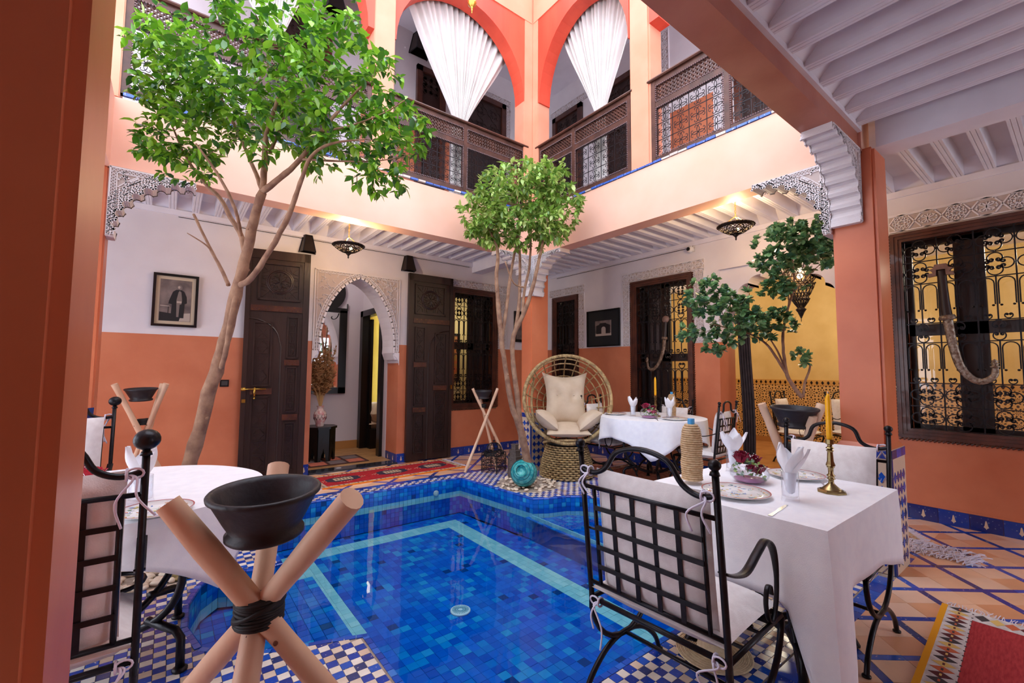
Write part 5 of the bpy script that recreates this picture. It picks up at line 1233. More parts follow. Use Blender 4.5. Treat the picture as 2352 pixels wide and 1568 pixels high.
def cloth(name, label, x, y, zt, shape, drop, rz=0, flare=.16, waves=9, amp=.02, nr=9, group='white tablecloths', seed=1):
    """shape: list of (px,py,nx,ny,drop) around the edge"""
    rr = random.Random(seed); n_ = len(shape); vs = []; fs = []
    p1, p2 = rr.uniform(0, 6), rr.uniform(0, 6)
    for j in range(6): 
        t = (j+1)/6
        for (px, py, nx, ny, d) in shape: vs.append((px*t, py*t, zt+.0015*sin(px*t*9+p1)*sin(py*t*8+p2)))
    vs.append((0, 0, zt)); c = len(vs)-1
    for i in range(n_): fs.append((c, i, (i+1) % n_))
    for j in range(5):
        for i in range(n_): a = j*n_; b = (j+1)*n_; fs.append((a+i, b+i, b+(i+1) % n_, a+(i+1) % n_))
    base = len(vs)
    for j in range(1, nr+1):
        t = j/nr
        for i, (px, py, nx, ny, d) in enumerate(shape):
            dd = d*t; u = i/n_*2*pi
            o_ = .006*min(1, t*3)+flare*max(0, d-.25)*t*.75+amp*t**1.3*(sin(u*waves+p1)+.5*sin(u*(waves*1.7)+p2))
            tx, ty = -ny, nx; q = amp*.6*t*sin(u*waves*1.3+p2)
            vs.append((px+nx*o_+tx*q, py+ny*o_+ty*q, zt-dd-(0 if j > 0 else 0)))
    for j in range(nr):
        a = 5*n_ if j == 0 else base+(j-1)*n_; b = base+j*n_
        for i in range(n_): fs.append((a+i, b+i, b+(i+1) % n_, a+(i+1) % n_))
    ob = MB().add(vs, fs).build(name, linen, None, 'auto'); ob.location = (x, y, 0); ob.rotation_euler = (0, 0, rz)
    so = ob.modifiers.new('thick', 'SOLIDIFY'); so.thickness = .0025; so.offset = 1
    return tag(ob, label, 'tablecloth', group)
def rect_shape(ax, ay, corner, edge, n=22):
    """corner drops for (-,-),(+,-),(+,+),(-,+); edge drop"""
    cs = [(-ax, -ay), (ax, -ay), (ax, ay), (-ax, ay)]; nm = [(0, -1), (1, 0), (0, 1), (-1, 0)]; out = []
    for k in range(4):
        a, b = cs[k], cs[(k+1) % 4]; da, db = corner[k], corner[(k+1) % 4]; n0 = nm[k]
        for i in range(n):
            t = (i+.5)/n; e = edge[k] if isinstance(edge, (list, tuple)) else edge
            d = e+(da-e)*max(0, 1-t/(.24 if da > .6 else .36))+(db-e)*max(0, 1-(1-t)/(.17 if db > .6 else .36))
            out.append((a[0]+(b[0]-a[0])*t, a[1]+(b[1]-a[1])*t, n0[0], n0[1], d))
        n1 = nm[(k+1) % 4]; q = Vector((n0[0]+n1[0], n0[1]+n1[1])).normalized(); out.append((b[0], b[1], q.x, q.y, db*1.03))
    return out
def round_shape(r, corners, mid, n=96, a0=0):
    out = []
    for i in range(n):
        a = 2*pi*i/n; k = abs(((a-a0) % (pi/2))/(pi/2)*2-1)   # 1 at corner directions
        out.append((r*cos(a), r*sin(a), cos(a), sin(a), mid+(corners-mid)*k**2.2))
    return out
tcx, tcy, TZ = 2.445, 1.035, .765
table('black iron table under the white cloth at right, bowed legs', tcx, tcy, TZ, .46, .40, 0)
cloth('tablecloth', 'white tablecloth on the near right table, one corner trailing almost to the floor', tcx, tcy, TZ, rect_shape(.49, .415, (.71, .36, .40, .42), (.27, .34, .3, .31)), .3, seed=4, amp=.007, waves=7, flare=.15)
table('round iron table under the white cloth at left', -.17, 2.82, TZ, .56, .56, 0, True)
cloth('tablecloth', 'white tablecloth on the round table at left, in front of the big tree', -.17, 2.82, TZ, round_shape(.60, .36, .15, a0=radians(-52)), .3, seed=9, amp=.012, waves=6, flare=.2)
FZt = .80
table('round iron table under the white cloth in the far gallery', 4.72, 3.30, FZt, .52, .52, 0, True)
cloth('tablecloth', 'white tablecloth hanging in points on the far table, by the right wall', 4.72, 3.30, FZt, round_shape(.62, .44, .22, a0=radians(35)), .3, seed=14, amp=.022, waves=8, flare=.22)
# ------------------------------------------------------------ tableware
platem = mat('plate_glaze', S(240, 238, 236), rough=.12)
def plate(label, x, y, z, r=.14, seed=1):
    o = thing('dinner_plate', label, 'plate', (x, y, z), 0, 'painted dinner plates'); MB().lathe([(r*.55, .0), (r*.58, .002), (r*.66, .006), (r, .019), (r, .022), (r*.68, .011), (0, .009)], 48, cap=False).build('dish', platem, o, True)
    MB().lathe([(r, .0222), (r*.975, .0228), (r*.965, .0212)], 48, cap=False).build('red_rim', mat('dull_red', S(176, 82, 84), rough=.3), o, True)
    rr = random.Random(seed); cols = [mat('paint_%d' % k, c, rough=.25) for k, c in enumerate((S(232, 176, 120), S(150, 190, 160), S(224, 206, 120), S(110, 140, 196), S(220, 148, 110)))]
    ms = [MB() for _ in cols]
    hz = lambda q: .0098+.0112*max(0, (q-.66)/.34)
    for k in range(64):
        q = sqrt(rr.random())*.88; a = rr.uniform(0, 6.28); cx, cy = r*q*cos(a), r*q*sin(a); n_ = rr.randint(0, 4); s = rr.uniform(.006, .013)
        zz = hz(q+.06)+.0006
        if k % 3: 
            b_ = rr.uniform(0, 6.28); P = [(cx+s*u*cos(b_)-s*v*sin(b_), cy+s*u*sin(b_)+s*v*cos(b_)) for u, v in ((-1, 0), (-.2, .35), (1, 0), (-.2, -.35))]; ms[n_].prism(P, zz-.0012, zz)
        else:
            P = [(cx+s*.75*(1 if t % 2 else .5)*cos(t*pi/5), cy+s*.75*(1 if t % 2 else .5)*sin(t*pi/5)) for t in range(10)]; ms[n_].prism(P, zz-.0012, zz)
    for k in range(20):
        q = rr.uniform(.15, .85); a = rr.uniform(0, 6.28); P = scroll(r*q*cos(a), r*q*sin(a), rr.uniform(0, 6.28), 30, .02, 90, .02, 6, rr.choice((-1, 1))); zz = hz(q+.1)
        ms[1 if k % 2 else 3].tube([(p[0], p[1], zz) for p in P], .0009, 3)
    for k, m_ in enumerate(ms): m_.build('painted_flowers', cols[k], o, kind='stuff')
    return o
def tumbler(label, x, y, z, s=1, h=.13):
    o = thing('drinking_glass', label, 'glass', (x, y, z), R.uniform(0, 1), 'square based drinking glasses'); r = .036*s
    def rsq(k, q): return [(k*(abs(cos(a))**q*(1 if cos(a) > 0 else -1)), k*(abs(sin(a))**q*(1 if sin(a) > 0 else -1))) for a in [2*pi*i/24 for i in range(24)]]
    lv = [(r*.98, 0, .45), (r, .004, .45), (r*.95, .02, .5), (r*.98, .05, .8), (r*1.0, h, 1), (r*.94, h, 1), (r*.92, .05, .8), (r*.86, .022, .5), (r*.5, .016, .6)]
    vs = []; 
    for k, zz, q in lv: vs += [(p[0], p[1], zz) for p in rsq(k, q)]
    n_ = 24; L_ = len(lv); fs = [(i*n_+j, i*n_+(j+1) % n_, (i+1)*n_+(j+1) % n_, (i+1)*n_+j) for i in range(L_-1) for j in range(n_)]+[tuple(range(n_-1, -1, -1)), tuple(range((L_-1)*n_, L_*n_))]
    MB().add(vs, fs).build('body', glass, o, True)
    return o
def napkin(label, x, y, z, s=1, seed=0, h=.24):
    rr = random.Random(seed); o = thing('napkin', label, 'napkin', (x, y, z), rr.uniform(0, 6), 'white napkins folded into glasses')
    MB().lathe([(.004, .02), (.018, .03), (.024, .07), (.028*s, .12), (.026, .15), (.01, .15)], 14, wob=.004, cap=False).build('gathered_stem', linen, o, True)
    for k in range(6):
        a = k*pi/3+rr.uniform(-.2, .2); le = rr.uniform(.75, 1.1)*(h-.11); out = rr.uniform(.03, .062)*s; w_ = rr.uniform(.028, .038)*s; vs = []; nu, nv = 6, 8; tw = rr.uniform(-.5, .5)
        for j in range(nv+1):
            t = j/nv; ww = w_*(sin(pi*min(.98, t*.82+.18))**.8); rad = .012+out*t**1.3+.012*sin(pi*t)
            for i in range(nu+1):
                u = i/nu*2-1; b_ = a+tw*t; vs.append((rad*cos(b_)-u*ww*sin(b_)+.012*(1-u*u)*cos(b_), rad*sin(b_)+u*ww*cos(b_)+.012*(1-u*u)*sin(b_), .11+le*t))
        MB().add(vs, [(j*(nu+1)+i, j*(nu+1)+i+1, (j+1)*(nu+1)+i+1, (j+1)*(nu+1)+i) for j in range(nv) for i in range(nu)]).build('petal_fold', linen, o, True)
    return o
rosem = {'wine': mat('wine_rose', S(150, 20, 62), S(112, 10, 44), 30, rough=.6), 'pink': mat('pink_rose', S(214, 56, 110), S(180, 40, 90), 30, rough=.6), 'redp': mat('red_rose', S(226, 54, 76), S(190, 36, 60), 30, rough=.6)}
eucm = palette('bouquet_leaf', [(0, S(96, 140, 96)), (.3, S(140, 178, 120)), (.6, S(90, 126, 104)), (.8, S(170, 204, 110))], .5)
def bouquet(label, x, y, z, s, kinds, seed):
    rr = random.Random(seed); o = thing('rose_arrangement', label, 'flowers', (x, y, z)); 
    sp = [(-.055, .02, .115), (.01, .045, .12), (.06, .0, .098), (.0, -.045, .055), (.05, -.04, .06), (-.045, -.03, .07)]
    for k, (ax, ay, az) in enumerate(sp):
        m = MB(); c = Vector((ax*s, ay*s, az*s)); q = .030*s*(1.1 if k < 3 else .85)
        for L_, (rad, zz, nn) in enumerate(((.2, .35, 3), (.55, .25, 5), (.95, .05, 6))):
            for t in range(nn):
                a = 2*pi*t/nn+L_*.6; d = Vector((cos(a), sin(a), 0)); tn = Vector((-sin(a), cos(a), 0)); b_ = c+d*q*rad*.5; top = c+d*q*rad*1.1+Vector((0, 0, q*(.75-.3*rad+zz*.3)))
                m.add([b_-tn*q*.3+Vector((0, 0, -q*.5)), b_+tn*q*.3+Vector((0, 0, -q*.5)), top+tn*q*.42, top+d*q*.22+Vector((0, 0, q*.05)), top-tn*q*.42], [(0, 1, 2, 3, 4)])
        m.ball(c+Vector((0, 0, -q*.1)), q*.45, n=8, m=5); m.build('rose', rosem[kinds[k % len(kinds)]], o)
    m = MB()
    for k in range(70):
        a = rr.uniform(0, 6.28); q = rr.uniform(.01, .085)*s; zz = rr.uniform(.03, .115)*s*(1.1-q/(.2*s)); c = Vector((q*cos(a), q*sin(a), zz)); d = Vector((rr.uniform(-1, 1), rr.uniform(-1, 1), rr.uniform(-.2, 1))).normalized()*.017*s; e = d.orthogonal().normalized()*.008*s
        m.add([c-d*.6, c+e, c+d, c-e], [(0, 1, 2, 3)])
    m.build('leaves', eucm, o, kind='stuff'); m = MB()
    for k in range(26): m.ball((rr.gauss(-.01, .03)*s, rr.gauss(.02, .03)*s, rr.uniform(.11, .145)*s), .0025*s, n=4, m=2)
    m.build('white_sprigs', linen, o, kind='stuff')
    return o
def bowl(label, x, y, z, s=1, tint=None):
    o = thing('glass_bowl', label, 'bowl', (x, y, z), 0, 'round glass flower bowls'); a = .095*s
    P = [(a*.45, 0), (a*.75, .008*s), (a*.98, .035*s), (a*1.0, .055*s), (a*.9, .082*s), (a*.80, .092*s)]; Q = [(r_-.003, z_+.002) for r_, z_ in P[::-1]]; Q[-1] = (a*.3, .006*s)
    MB().lathe(P+Q, 32).build('body', glass, o, True)
    MB().lathe([(a*.5, .006*s), (a*.74, .014*s), (a*.80, .022*s), (.0, .024*s)], 24).build('tinted_water', tint or mat('mauve_gel', S(196, 120, 170), rough=.2), o, True)
    return o
def candle(label1, label2, x, y, z, s=1, lean=0):
    o = thing('candlestick', label1, 'candlestick', (x, y, z), .35); 
    b = MB(); b.prism(ngon(.062*s, 8), 0, .008*s).add([(p[0], p[1], .008*s) for p in ngon(.062*s, 8)]+[(p[0]*.82, p[1]*.82, .014*s) for p in ngon(.062*s, 8)], [(i, (i+1) % 8, 8+(i+1) % 8, 8+i) for i in range(8)]); b.build('base', brass, o)
    MB().lathe([(.05*s, .012*s), (.040*s, .018*s), (.024*s, .032*s), (.012*s, .045*s), (.012*s, .062*s), (.020*s, .066*s), (.012*s, .072*s), (.016*s, .078*s), (.019*s, .082*s), (.011*s, .090*s), (.012*s, .118*s), (.018*s, .122*s), (.012*s, .128*s), (.010*s, .14*s)], 20).build('lower_stem', brass, o, True)
    MB().lathe([(.020*s, .128*s), (.019*s, .136*s), (.014*s, .15*s), (.0115*s, .195*s), (.017*s, .203*s), (.010*s, .209*s), (.019*s, .214*s), (.010*s, .222*s), (.010*s, .230*s), (.0175*s, .234*s), (.0175*s, .256*s), (.011*s, .256*s)], 8).build('upper_stem', brass, o)
    c = thing('taper_candle', label2, 'candle', (x, y, z+.250*s)); MB().lathe([(.0115*s, 0), (.0135*s, .03*s), (.013*s, .20*s), (.010*s, .215*s), (.004*s, .232*s)], 16).build('wax', yel, c, True); MB().tube([(0, 0, .228*s), (.001, 0, .243*s)], .0014*s, 5).build('wick', cotton, c)
def raffia(label, x, y, z, s=1):
    o = thing('raffia_bottle', label, 'bottle', (x, y, z), 0, 'water bottles in raffia sleeves'); rb = .048*s; pf = []; n_ = 26
    for k in range(n_):
        zz = .018*s+k*.0098*s; q = 1 if k < n_-7 else sqrt(max(.05, 1-((k-(n_-7))/7.6)**2)); q *= 1-.04*sin(k*.7)
        pf += [(rb*q*.89, zz), (rb*q, zz+.003*s), (rb*q, zz+.0065*s), (rb*q*.89, zz+.0097*s)]
    MB().lathe(pf, 28).build('raffia_sleeve', raff, o)
    MB().lathe([(rb*.88, 0), (rb*.9, .02*s)], 20).build('bottle_foot', glass, o, True)
    zt_ = .018*s+n_*.0098*s
    MB().lathe([(.014*s, zt_-.008), (.014*s, zt_+.004)], 14).lathe([(.0155*s, zt_+.002), (.0155*s, zt_+.024*s), (.014*s, zt_+.026*s), (0, zt_+.026*s)], 18).build('cap', mat('blue_plastic', S(70, 160, 220), rough=.35), o)
def cutlery(kind, label, x, y, z, rz):
    o = thing(kind, label, kind, (x, y, z), rz); m = MB()
    if kind == 'knife': m.prism([(-.11, -.008), (-.11, .008), (-.02, .006), (.02, .009), (.10, .007), (.112, -.004), (.02, -.008), (-.02, -.006)], 0, .004)
    else:
        m.prism([(-.10, -.006), (-.10, .006), (.02, .0035), (.04, .011), (.06, .011), (.06, -.011), (.04, -.011), (.02, -.0035)], 0, .003)
        for k in range(4): m.box(.06, .098, -.0105+k*.006, -.0075+k*.006, 0, .003)
    m.build('blade' if kind == 'knife' else 'metal', steel, o)
z = TZ+.002
plate('red-rimmed painted plate nearest the grid-backed chair on the right table', 2.17, 1.06, z, .15, 3)
plate('painted plate behind the front napkin glass of the right table', 2.80, 1.03, z, .14, 8)
tumbler('clear glass holding a napkin at the front of the right table', 2.277, .862, z); napkin('white napkin fanned out of the front glass on the right table', 2.277, .862, z+.012, 1, 5)
tumbler('clear glass holding a napkin behind the raffia bottle on the right table', 2.66, 1.31, z); napkin('white napkin with long points in the back glass of the right table', 2.66, 1.31, z+.012, 1.05, 8)
bowl('glass bowl of roses in the middle of the right table', 2.47, 1.13, z, 1.0); bouquet('wine red roses and green sprigs in the glass bowl on the right table', 2.47, 1.13, z+.012, 1.0, ['wine'], 4)
raffia('tall blue-capped bottle in a raffia sleeve on the right table', 2.20, 1.30, z, 1.13)
candle('octagonal brass candlestick on the right table', 'tall yellow candle in the brass candlestick on the right table', 2.60, .80, z, 1.0)
cutlery('knife', 'steel knife beside the front glass on the right table', 2.07, .83, z, radians(5)); cutlery('fork', 'steel fork behind the candlestick on the right table', 2.72, .87, z, radians(205))
# left table
plate('painted plate behind the iron chair on the left table', -.02, 2.32, z, .13, 5)
tumbler('straight clear glass holding a napkin on the left table', -.075, 2.52, z, 1.15, .12); napkin('white napkin with one upright tip in the glass on the left table', -.075, 2.52, z+.01, 1.0, 12)
bowl('wide glass bowl of pink roses on the left table, half behind the column', -.31, 2.65, z, 1.25, mat('grey_gel', S(120, 130, 140), rough=.2)); bouquet('bright pink red roses in the wide bowl on the left table', -.31, 2.65, z+.01, 1.15, ['redp', 'pink'], 6)
cutlery('fork', 'steel fork on the left table beside the napkin glass', .02, 2.18, z, radians(100))
# far table
z = FZt+.002
plate('painted plate at the left edge of the far table', 4.53, 3.72, z, .14, 9); plate('painted plate at the front right of the far table', 4.62, 2.92, z, .15, 11)
tumbler('clear glass holding a napkin at the left of the far table', 4.50, 3.42, z); napkin('white star shaped napkin in the left glass of the far table', 4.50, 3.42, z+.012, 1, 21)
tumbler('clear glass holding a napkin at the right of the far table', 4.66, 3.02, z, 1, .13); napkin('white drooping napkin in the right glass of the far table', 4.66, 3.02, z+.012, 1, 23)
bowl('glass bowl of roses in the middle of the far table', 4.52, 3.20, z, 1.15); bouquet('pink and wine red roses in the bowl on the far table', 4.52, 3.20, z+.012, 1.1, ['wine', 'pink'], 16)
candle('brass candlestick on the far table', 'yellow candle standing on the far table', 4.76, 3.28, z, 1.0); raffia('raffia covered bottle with pale blue cap on the far table', 4.86, 3.12, z, 1.02)
cutlery('fork', 'steel fork beside the rose bowl on the far table', 4.45, 3.05, z, radians(40))
# ------------------------------------------------------------ bowls on crossed sticks
def stand(label1, label2, c, zr, rb, sticks, lash, rs, hb=None, rw=False):
    o = thing('stick_stand', label1, 'stand', (c[0], c[1], 0), 0, 'crossed stick bowl stands')
    for a, b in sticks:
        a = Vector(a)-Vector((c[0], c[1], 0)); b = Vector(b)-Vector((c[0], c[1], 0)); n_ = 9; P = []; q = R.uniform(0, 6)
        for i in range(n_+1): t = i/n_; P.append(a.lerp(b, t)+Vector((sin(q+t*5), cos(q+t*4), 0))*rs*.16*sin(pi*t))
        MB().tube(P, [rs*(1+.08*sin(i*1.7+q)) for i in range(n_+1)], 14).build('stick', stickm, o, 'auto')
        k = MB(); kk = P[3]; k.ball(kk+Vector((-.6*rs, -.75*rs, 0)), rs*.22, n=8, m=5); k.build('knot', mat('wood_knot', S(110, 56, 34), rough=.7), o, True)
    m = MB(); L_ = Vector(lash)-Vector((c[0], c[1], 0)); rl = rs*1.9
    for k in range(9):
        zz = (k-4)*rs*.26; tlt = .12*sin(k*.9); m.tube([L_+Vector((rl*cos(t*pi/12), rl*sin(t*pi/12), zz+tlt*rl*cos(t*pi/12))) for t in range(24)], rs*.17, 6, closed=True)
    m.lathe([(rl*.5, -rs*1.25), (rl*.92, -rs*1.2), (rl*.97, 0), (rl*.92, rs*1.2), (rl*.5, rs*1.25)], 20, Matrix.Translation(L_))
    for q in (0, .5, 1): m.tube([L_+Vector((rl*1.04*cos(t*pi/12), rl*1.04*sin(t*pi/12), (.95-q*.25)*rs*cos(t*pi/12+.7))) for t in range(24)], rs*.2, 6, closed=True)
    m.build('cord_lashing', cord, o, True)
    hb = hb or rb*.92; b = thing('clay_bowl', label2, 'bowl', (c[0], c[1], zr-hb)); b.rotation_euler = (radians(3), radians(-2), 0)
    MB().lathe([(rb*.66, 0), (rb*.70, hb*.04), (rb*.70, hb*.12), (rb*.62, hb*.18), (rb*.74, hb*.42), (rb*.93, hb*.84), (rb*1.0, hb*.90), (rb*1.01, hb*.96), (rb*.98, hb), (rb*.92, hb*.985), (rb*.86, hb*.90), (rb*.70, hb*.5), (rb*.55, hb*.16), (0, hb*.12)], 48).build('body', clay, b, True)
    return o, b
stand('crossed stick stand nearest the camera, holding a dark clay bowl', 'large dark clay bowl on the nearest stick stand', (.212, 1.30), 1.047, .129, [((.011, 1.36, 1.028), (.72, 1.05, 0)), ((.345, 1.045, 1.056), (-.13, 1.95, 0)), ((.278, 1.53, 1.055), (.03, .83, 0))], (.206, 1.30, .752), .028)
sx, sy = .21, .12
stand('crossed stick stand against the orange wall left of the big tree', 'small dark clay bowl on the stand by the orange wall', (-.205, 5.60), 1.155, .13, [((-.40, 5.50, 1.20), (.12, 5.75, 0)), ((-.02, 5.52, 1.20), (-.36, 5.80, 0)), ((-.05, 5.75, 1.19), (-.27, 5.45, 0))], (-.185, 5.63, .83), .024)
stand('crossed stick stand at the far corner beside the birdcage lanterns', 'small dark clay bowl on the stand by the far corner', (3.50, 5.20), 1.07, .12, [((3.36, 5.26, 1.10), (3.78, 4.92, 0)), ((3.66, 5.08, 1.10), (3.16, 5.11, 0)), ((3.52, 5.34, 1.06), (3.60, 5.0, 0))], (3.49, 5.18, .86), .02)
stand('crossed stick stand beside the tiled right column, holding the small fig tree', 'dark clay bowl planter of the small fig tree', (3.62, 1.33), 1.10, .155, [((3.50, 1.50, 1.12), (3.82, 1.22, 0)), ((3.80, 1.21, 1.12), (3.42, 1.50, 0)), ((3.58, 1.20, 1.05), (3.70, 1.45, 0))], (3.64, 1.35, .80), .03)
# ------------------------------------------------------------ wicker egg chair
eg = thing('egg_chair', 'round wicker egg chair on a woven drum base with beige cushions', 'chair', (4.14, 4.20, 0), radians(-128))
# local: +x = facing direction
m = MB(); nr_, ns_ = 15, 56
def br(t): return .335-.085*(t**1.6) if t < .85 else .335-.085*(.85**1.6)-.02*((t-.85)/.15)
for k in range(nr_):
    z = .025+k*.0265; r0 = br(k/(nr_-1)); P = []
    for i in range(ns_*2): a = 2*pi*i/(ns_*2); P.append(((r0+.011*(1 if (i//2+k) % 2 else -1))*cos(a), (r0+.011*(1 if (i//2+k) % 2 else -1))*sin(a), z))
    m.tube(P, .0125, 4, closed=True, flat=.9)
m.build('woven_base', wick, eg, kind='stuff')
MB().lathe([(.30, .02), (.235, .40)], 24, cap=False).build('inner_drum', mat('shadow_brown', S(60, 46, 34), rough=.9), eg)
MB().lathe([(.23, .41), (.26, .42), (.26, .445), (.20, .45)], 28).build('swivel_ring', cord, eg, True)
Mr = Matrix.Translation((.12, 0, 1.00)) @ Matrix.Rotation(radians(-14), 4, 'Y')
def shell(u, v):   # u angle round rim, v depth 0 rim .. 1 back
    ry, rz_ = .56, .57; k = cos(v*pi/2)**1.0; return Mr @ Vector((-.50*sin(v*pi/2), ry*k*cos(u), rz_*k*sin(u)))
rim = [shell(2*pi*t/48, 0) for t in range(48)]
MB().tube(rim, .021, 8, closed=True).build('rim', wick, eg, True)
m = MB()
for t in range(240): 
    if 10 < t < 235: a = 2*pi*t/240; p = shell(a, 0); q = shell(a+.02, 0); m.tube([p, q], .0245, 6)
m.build('rim_wrapping', wick, eg, True, kind='stuff')
for k, v in enumerate((.14, .27, .40, .53, .66)): MB().tube([shell(2*pi*t/44, v) for t in range(44)], .009, 6, closed=True).build('hoop', wick, eg, True)
for k in range(22): MB().tube([shell(2*pi*k/22+.14, v*.085) for v in range(0, 11)], .0085, 5).build('rib', wick, eg, True)
side = [shell(pi+.55*cos(t*pi/12)+(.0), .18+.16*sin(t*pi/12)) for t in range(24)]
MB().tube([shell(pi+.62*cos(t*pi/12), .20+.2*sin(t*pi/12)) for t in range(24)], .017, 6, closed=True).build('side_loop', wick, eg, True)
MB().tube([Mr @ Vector((-.28+.3*cos(t*pi/12), .3*sin(t*pi/12), -.53)) for t in range(24)], .016, 6, closed=True).build('seat_hoop', wick, eg, True)
def cush(label, M0, a, b, t, tufts=(), pin=.5):
    o = MB().pillow(M0, a, b, t, 20, pin, .0, tufts, 2.1, .5).build('cushion', beige, None, True); o.matrix_world = Matrix.Translation(eg.location) @ Matrix.Rotation(radians(-128), 4, 'Z') ; tag(o, label, 'cushion', 'beige cushions of the egg chair'); return o
RR = Matrix(((0, 0, 1, 0), (1, 0, 0, 0), (0, 1, 0, 0), (0, 0, 0, 1)))
cush('beige seat cushion lying at the bottom of the wicker egg chair', Matrix.Translation((.02, 0, .60)) @ Matrix.Rotation(radians(6), 4, 'Y'), .60, .56, .17)
bc = cush('tall beige buttoned back cushion in the wicker egg chair', Matrix.Translation((-.14, 0, .97)) @ Matrix.Rotation(radians(-16), 4, 'Y') @ RR, .62, .76, .20, ((-.40, .10), (.40, .10)), 1.6)
for s in (-1, 1): MB().ball(Matrix.Translation((-.14, 0, .97)) @ Matrix.Rotation(radians(-16), 4, 'Y') @ RR @ Vector((s*.112, .05, .055)), .012, n=8, m=6).build('button', beige, bc, True)
cush('beige round arm cushion at the left side of the egg chair', Matrix.Translation((.12, -.27, .73)) @ Matrix.Rotation(radians(-38), 4, 'X'), .38, .34, .19)
cush('beige round arm cushion at the right side of the egg chair', Matrix.Translation((.12, .27, .73)) @ Matrix.Rotation(radians(38), 4, 'X'), .38, .36, .19)
# ------------------------------------------------------------ jar, lanterns, hat, rugs
jr = thing('turquoise_jar', 'round turquoise glazed jar lying on its side on white pebbles', 'jar', (3.32, 4.07, .165)); jr.rotation_euler = (0, 0, radians(-143))
Mj = Matrix.Rotation(radians(68), 4, 'Y'); jm = mat('turquoise_glaze', S(30, 150, 156), S(96, 190, 186), 26, detail=8, rough=.22, bump=.1, ramp=(.42, .58))
MB().lathe([(.03, -.155), (.08, -.14), (.13, -.09), (.155, -.02), (.152, .04), (.13, .09), (.095, .125), (.065, .138), (.066, .152), (.074, .158), (.062, .158), (.052, .13)], 36, Mj, cap=True).build('body', jm, jr, True)
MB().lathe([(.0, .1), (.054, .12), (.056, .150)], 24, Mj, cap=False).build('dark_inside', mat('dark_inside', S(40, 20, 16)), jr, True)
for q, zz in ((.1, .121), (.138, .08), (.118, -.105)): MB().tube([Mj @ Vector((q*cos(t*pi/18), q*sin(t*pi/18), zz)) for t in range(36)], .004, 5, closed=True).build('glaze_ring', mat('dark_teal', S(14, 88, 100), rough=.25), jr, True)
m = MB()
for k in range(40):
    a = R.uniform(0, 6.28); b_ = R.uniform(-.5, .4); c = Vector((cos(a)*cos(b_), sin(a)*cos(b_), sin(b_)))*.1565; P = scroll(0, 0, R.uniform(0, 6), 30, .03, 140, .03, 7, R.choice((-1, 1))); e1 = c.orthogonal().normalized(); e2 = c.normalized().cross(e1)
    m.tube([Mj @ ((c+e1*p[0]+e2*p[1]).normalized()*.1545) for p in P], .0022, 4)
m.build('glaze_scrolls', mat('dark_teal', S(14, 88, 100), rough=.25), jr, kind='stuff')
hx = thing('lantern_post', 'grey brown stepped hexagonal metal lantern behind the turquoise jar', 'lantern', (3.52, 4.50, 0)); hm_ = mat('pierced_tin', S(112, 100, 94), S(84, 74, 70), 60, rough=.5, metal=.3, bump=.6, bscale=140)
m = MB(); m.prism(ngon(.095, 6, 0), 0, .26).build('body', hm_, hx)
for (r_, z0, z1) in ((.105, .26, .275), (.075, .275, .34), (.082, .34, .35), (.05, .35, .41), (.055, .41, .42)): MB().prism(ngon(r_, 6, 0), z0, z1).build('tier', hm_, hx)
def cage(label, x, y, h=.42, r=.13, rope=True):
    o = thing('birdcage_lantern', label, 'lantern', (x, y, 0), .4); hb = h*.60
    MB().tube([(r, r, 0), (r, r, hb)], .006, 5).tube([(-r, r, 0), (-r, r, hb)], .006, 5).tube([(r, -r, 0), (r, -r, hb)], .006, 5).tube([(-r, -r, 0), (-r, -r, hb)], .006, 5).build('corner_posts', iron, o)
    m = MB()
    for zz in (.045, .10, hb*.55, hb): m.tube([(r, r, zz), (-r, r, zz), (-r, -r, zz), (r, -r, zz)], .005, 4, closed=True)
    m.build('frame_rails', iron, o); m = MB()
    for f in range(4):
        M0 = Matrix.Rotation(f*pi/2, 4, 'Z')
        for i in range(5):
            for j in range(4):
                q = MB(); 
                for sg in (1, -1): q.tube([M0 @ Vector((p[0], r, p[1])) for p in scroll(-r+(i+.5)*r*.4, .05+j*hb*.21, pi/2*sg, 40, .03, 160, .05, 8, 1)], .0028, 3)
                m.add(q.v, q.f)
    m.build('side_scrolls', iron, o, kind='stuff'); m = MB(); g_ = MB()
    for k in range(12): m.tube([(r*.95*cos(2*pi*k/12)*cos(t*pi/12), r*.95*sin(2*pi*k/12)*cos(t*pi/12), hb+.02+(h-hb-.06)*sin(t*pi/12)) for t in range(7)], .0035, 4)
    for t in (.1, .5, .8): q = sqrt(1-t*t); m.tube([(r*.95*q*cos(a*pi/10), r*.95*q*sin(a*pi/10), hb+.02+(h-hb-.06)*t) for a in range(20)], .003, 4, closed=True)
    m.build('dome', iron, o); MB().ball((0, 0, h-.02), .018, .018, .012, n=10, m=6).tube([(0, 0, h-.02)]+[(.008*sin(t), 0, h+.012+.012*(1-cos(t))) for t in (0, 1, 2, 3, 4, 5)], .0025, 5).build('finial', iron, o, True)
    if rope:
        m = MB(); rr = random.Random(4); P = []
        for k in range(120): a = k*.5; P.append(((r+.018+rr.uniform(-.012, .012))*cos(a), (r+.018+rr.uniform(-.012, .012))*sin(a), hb-.01+rr.uniform(-.035, .035)))
        m.tube(P, .004, 4).build('string_of_beads', cord, o)
    return o
cage('black wire birdcage lantern wound with dark string, beside the far stick stand', 3.50, 4.93, .43, .115); cage('black wire birdcage lantern behind the left table, only its dome showing', .12, 5.62, .34, .12, False)
lb = thing('brass_lamp_base', 'round engraved brass foot standing on the mosaic under the left table', 'lamp', (.14, 3.70, 0)); MB().lathe([(.105, 0), (.11, .008), (.10, .02), (.09, .028), (.075, .06), (.06, .10), (.03, .13), (.02, .2), (.02, .42)], 32).build('foot', brass, lb, True)
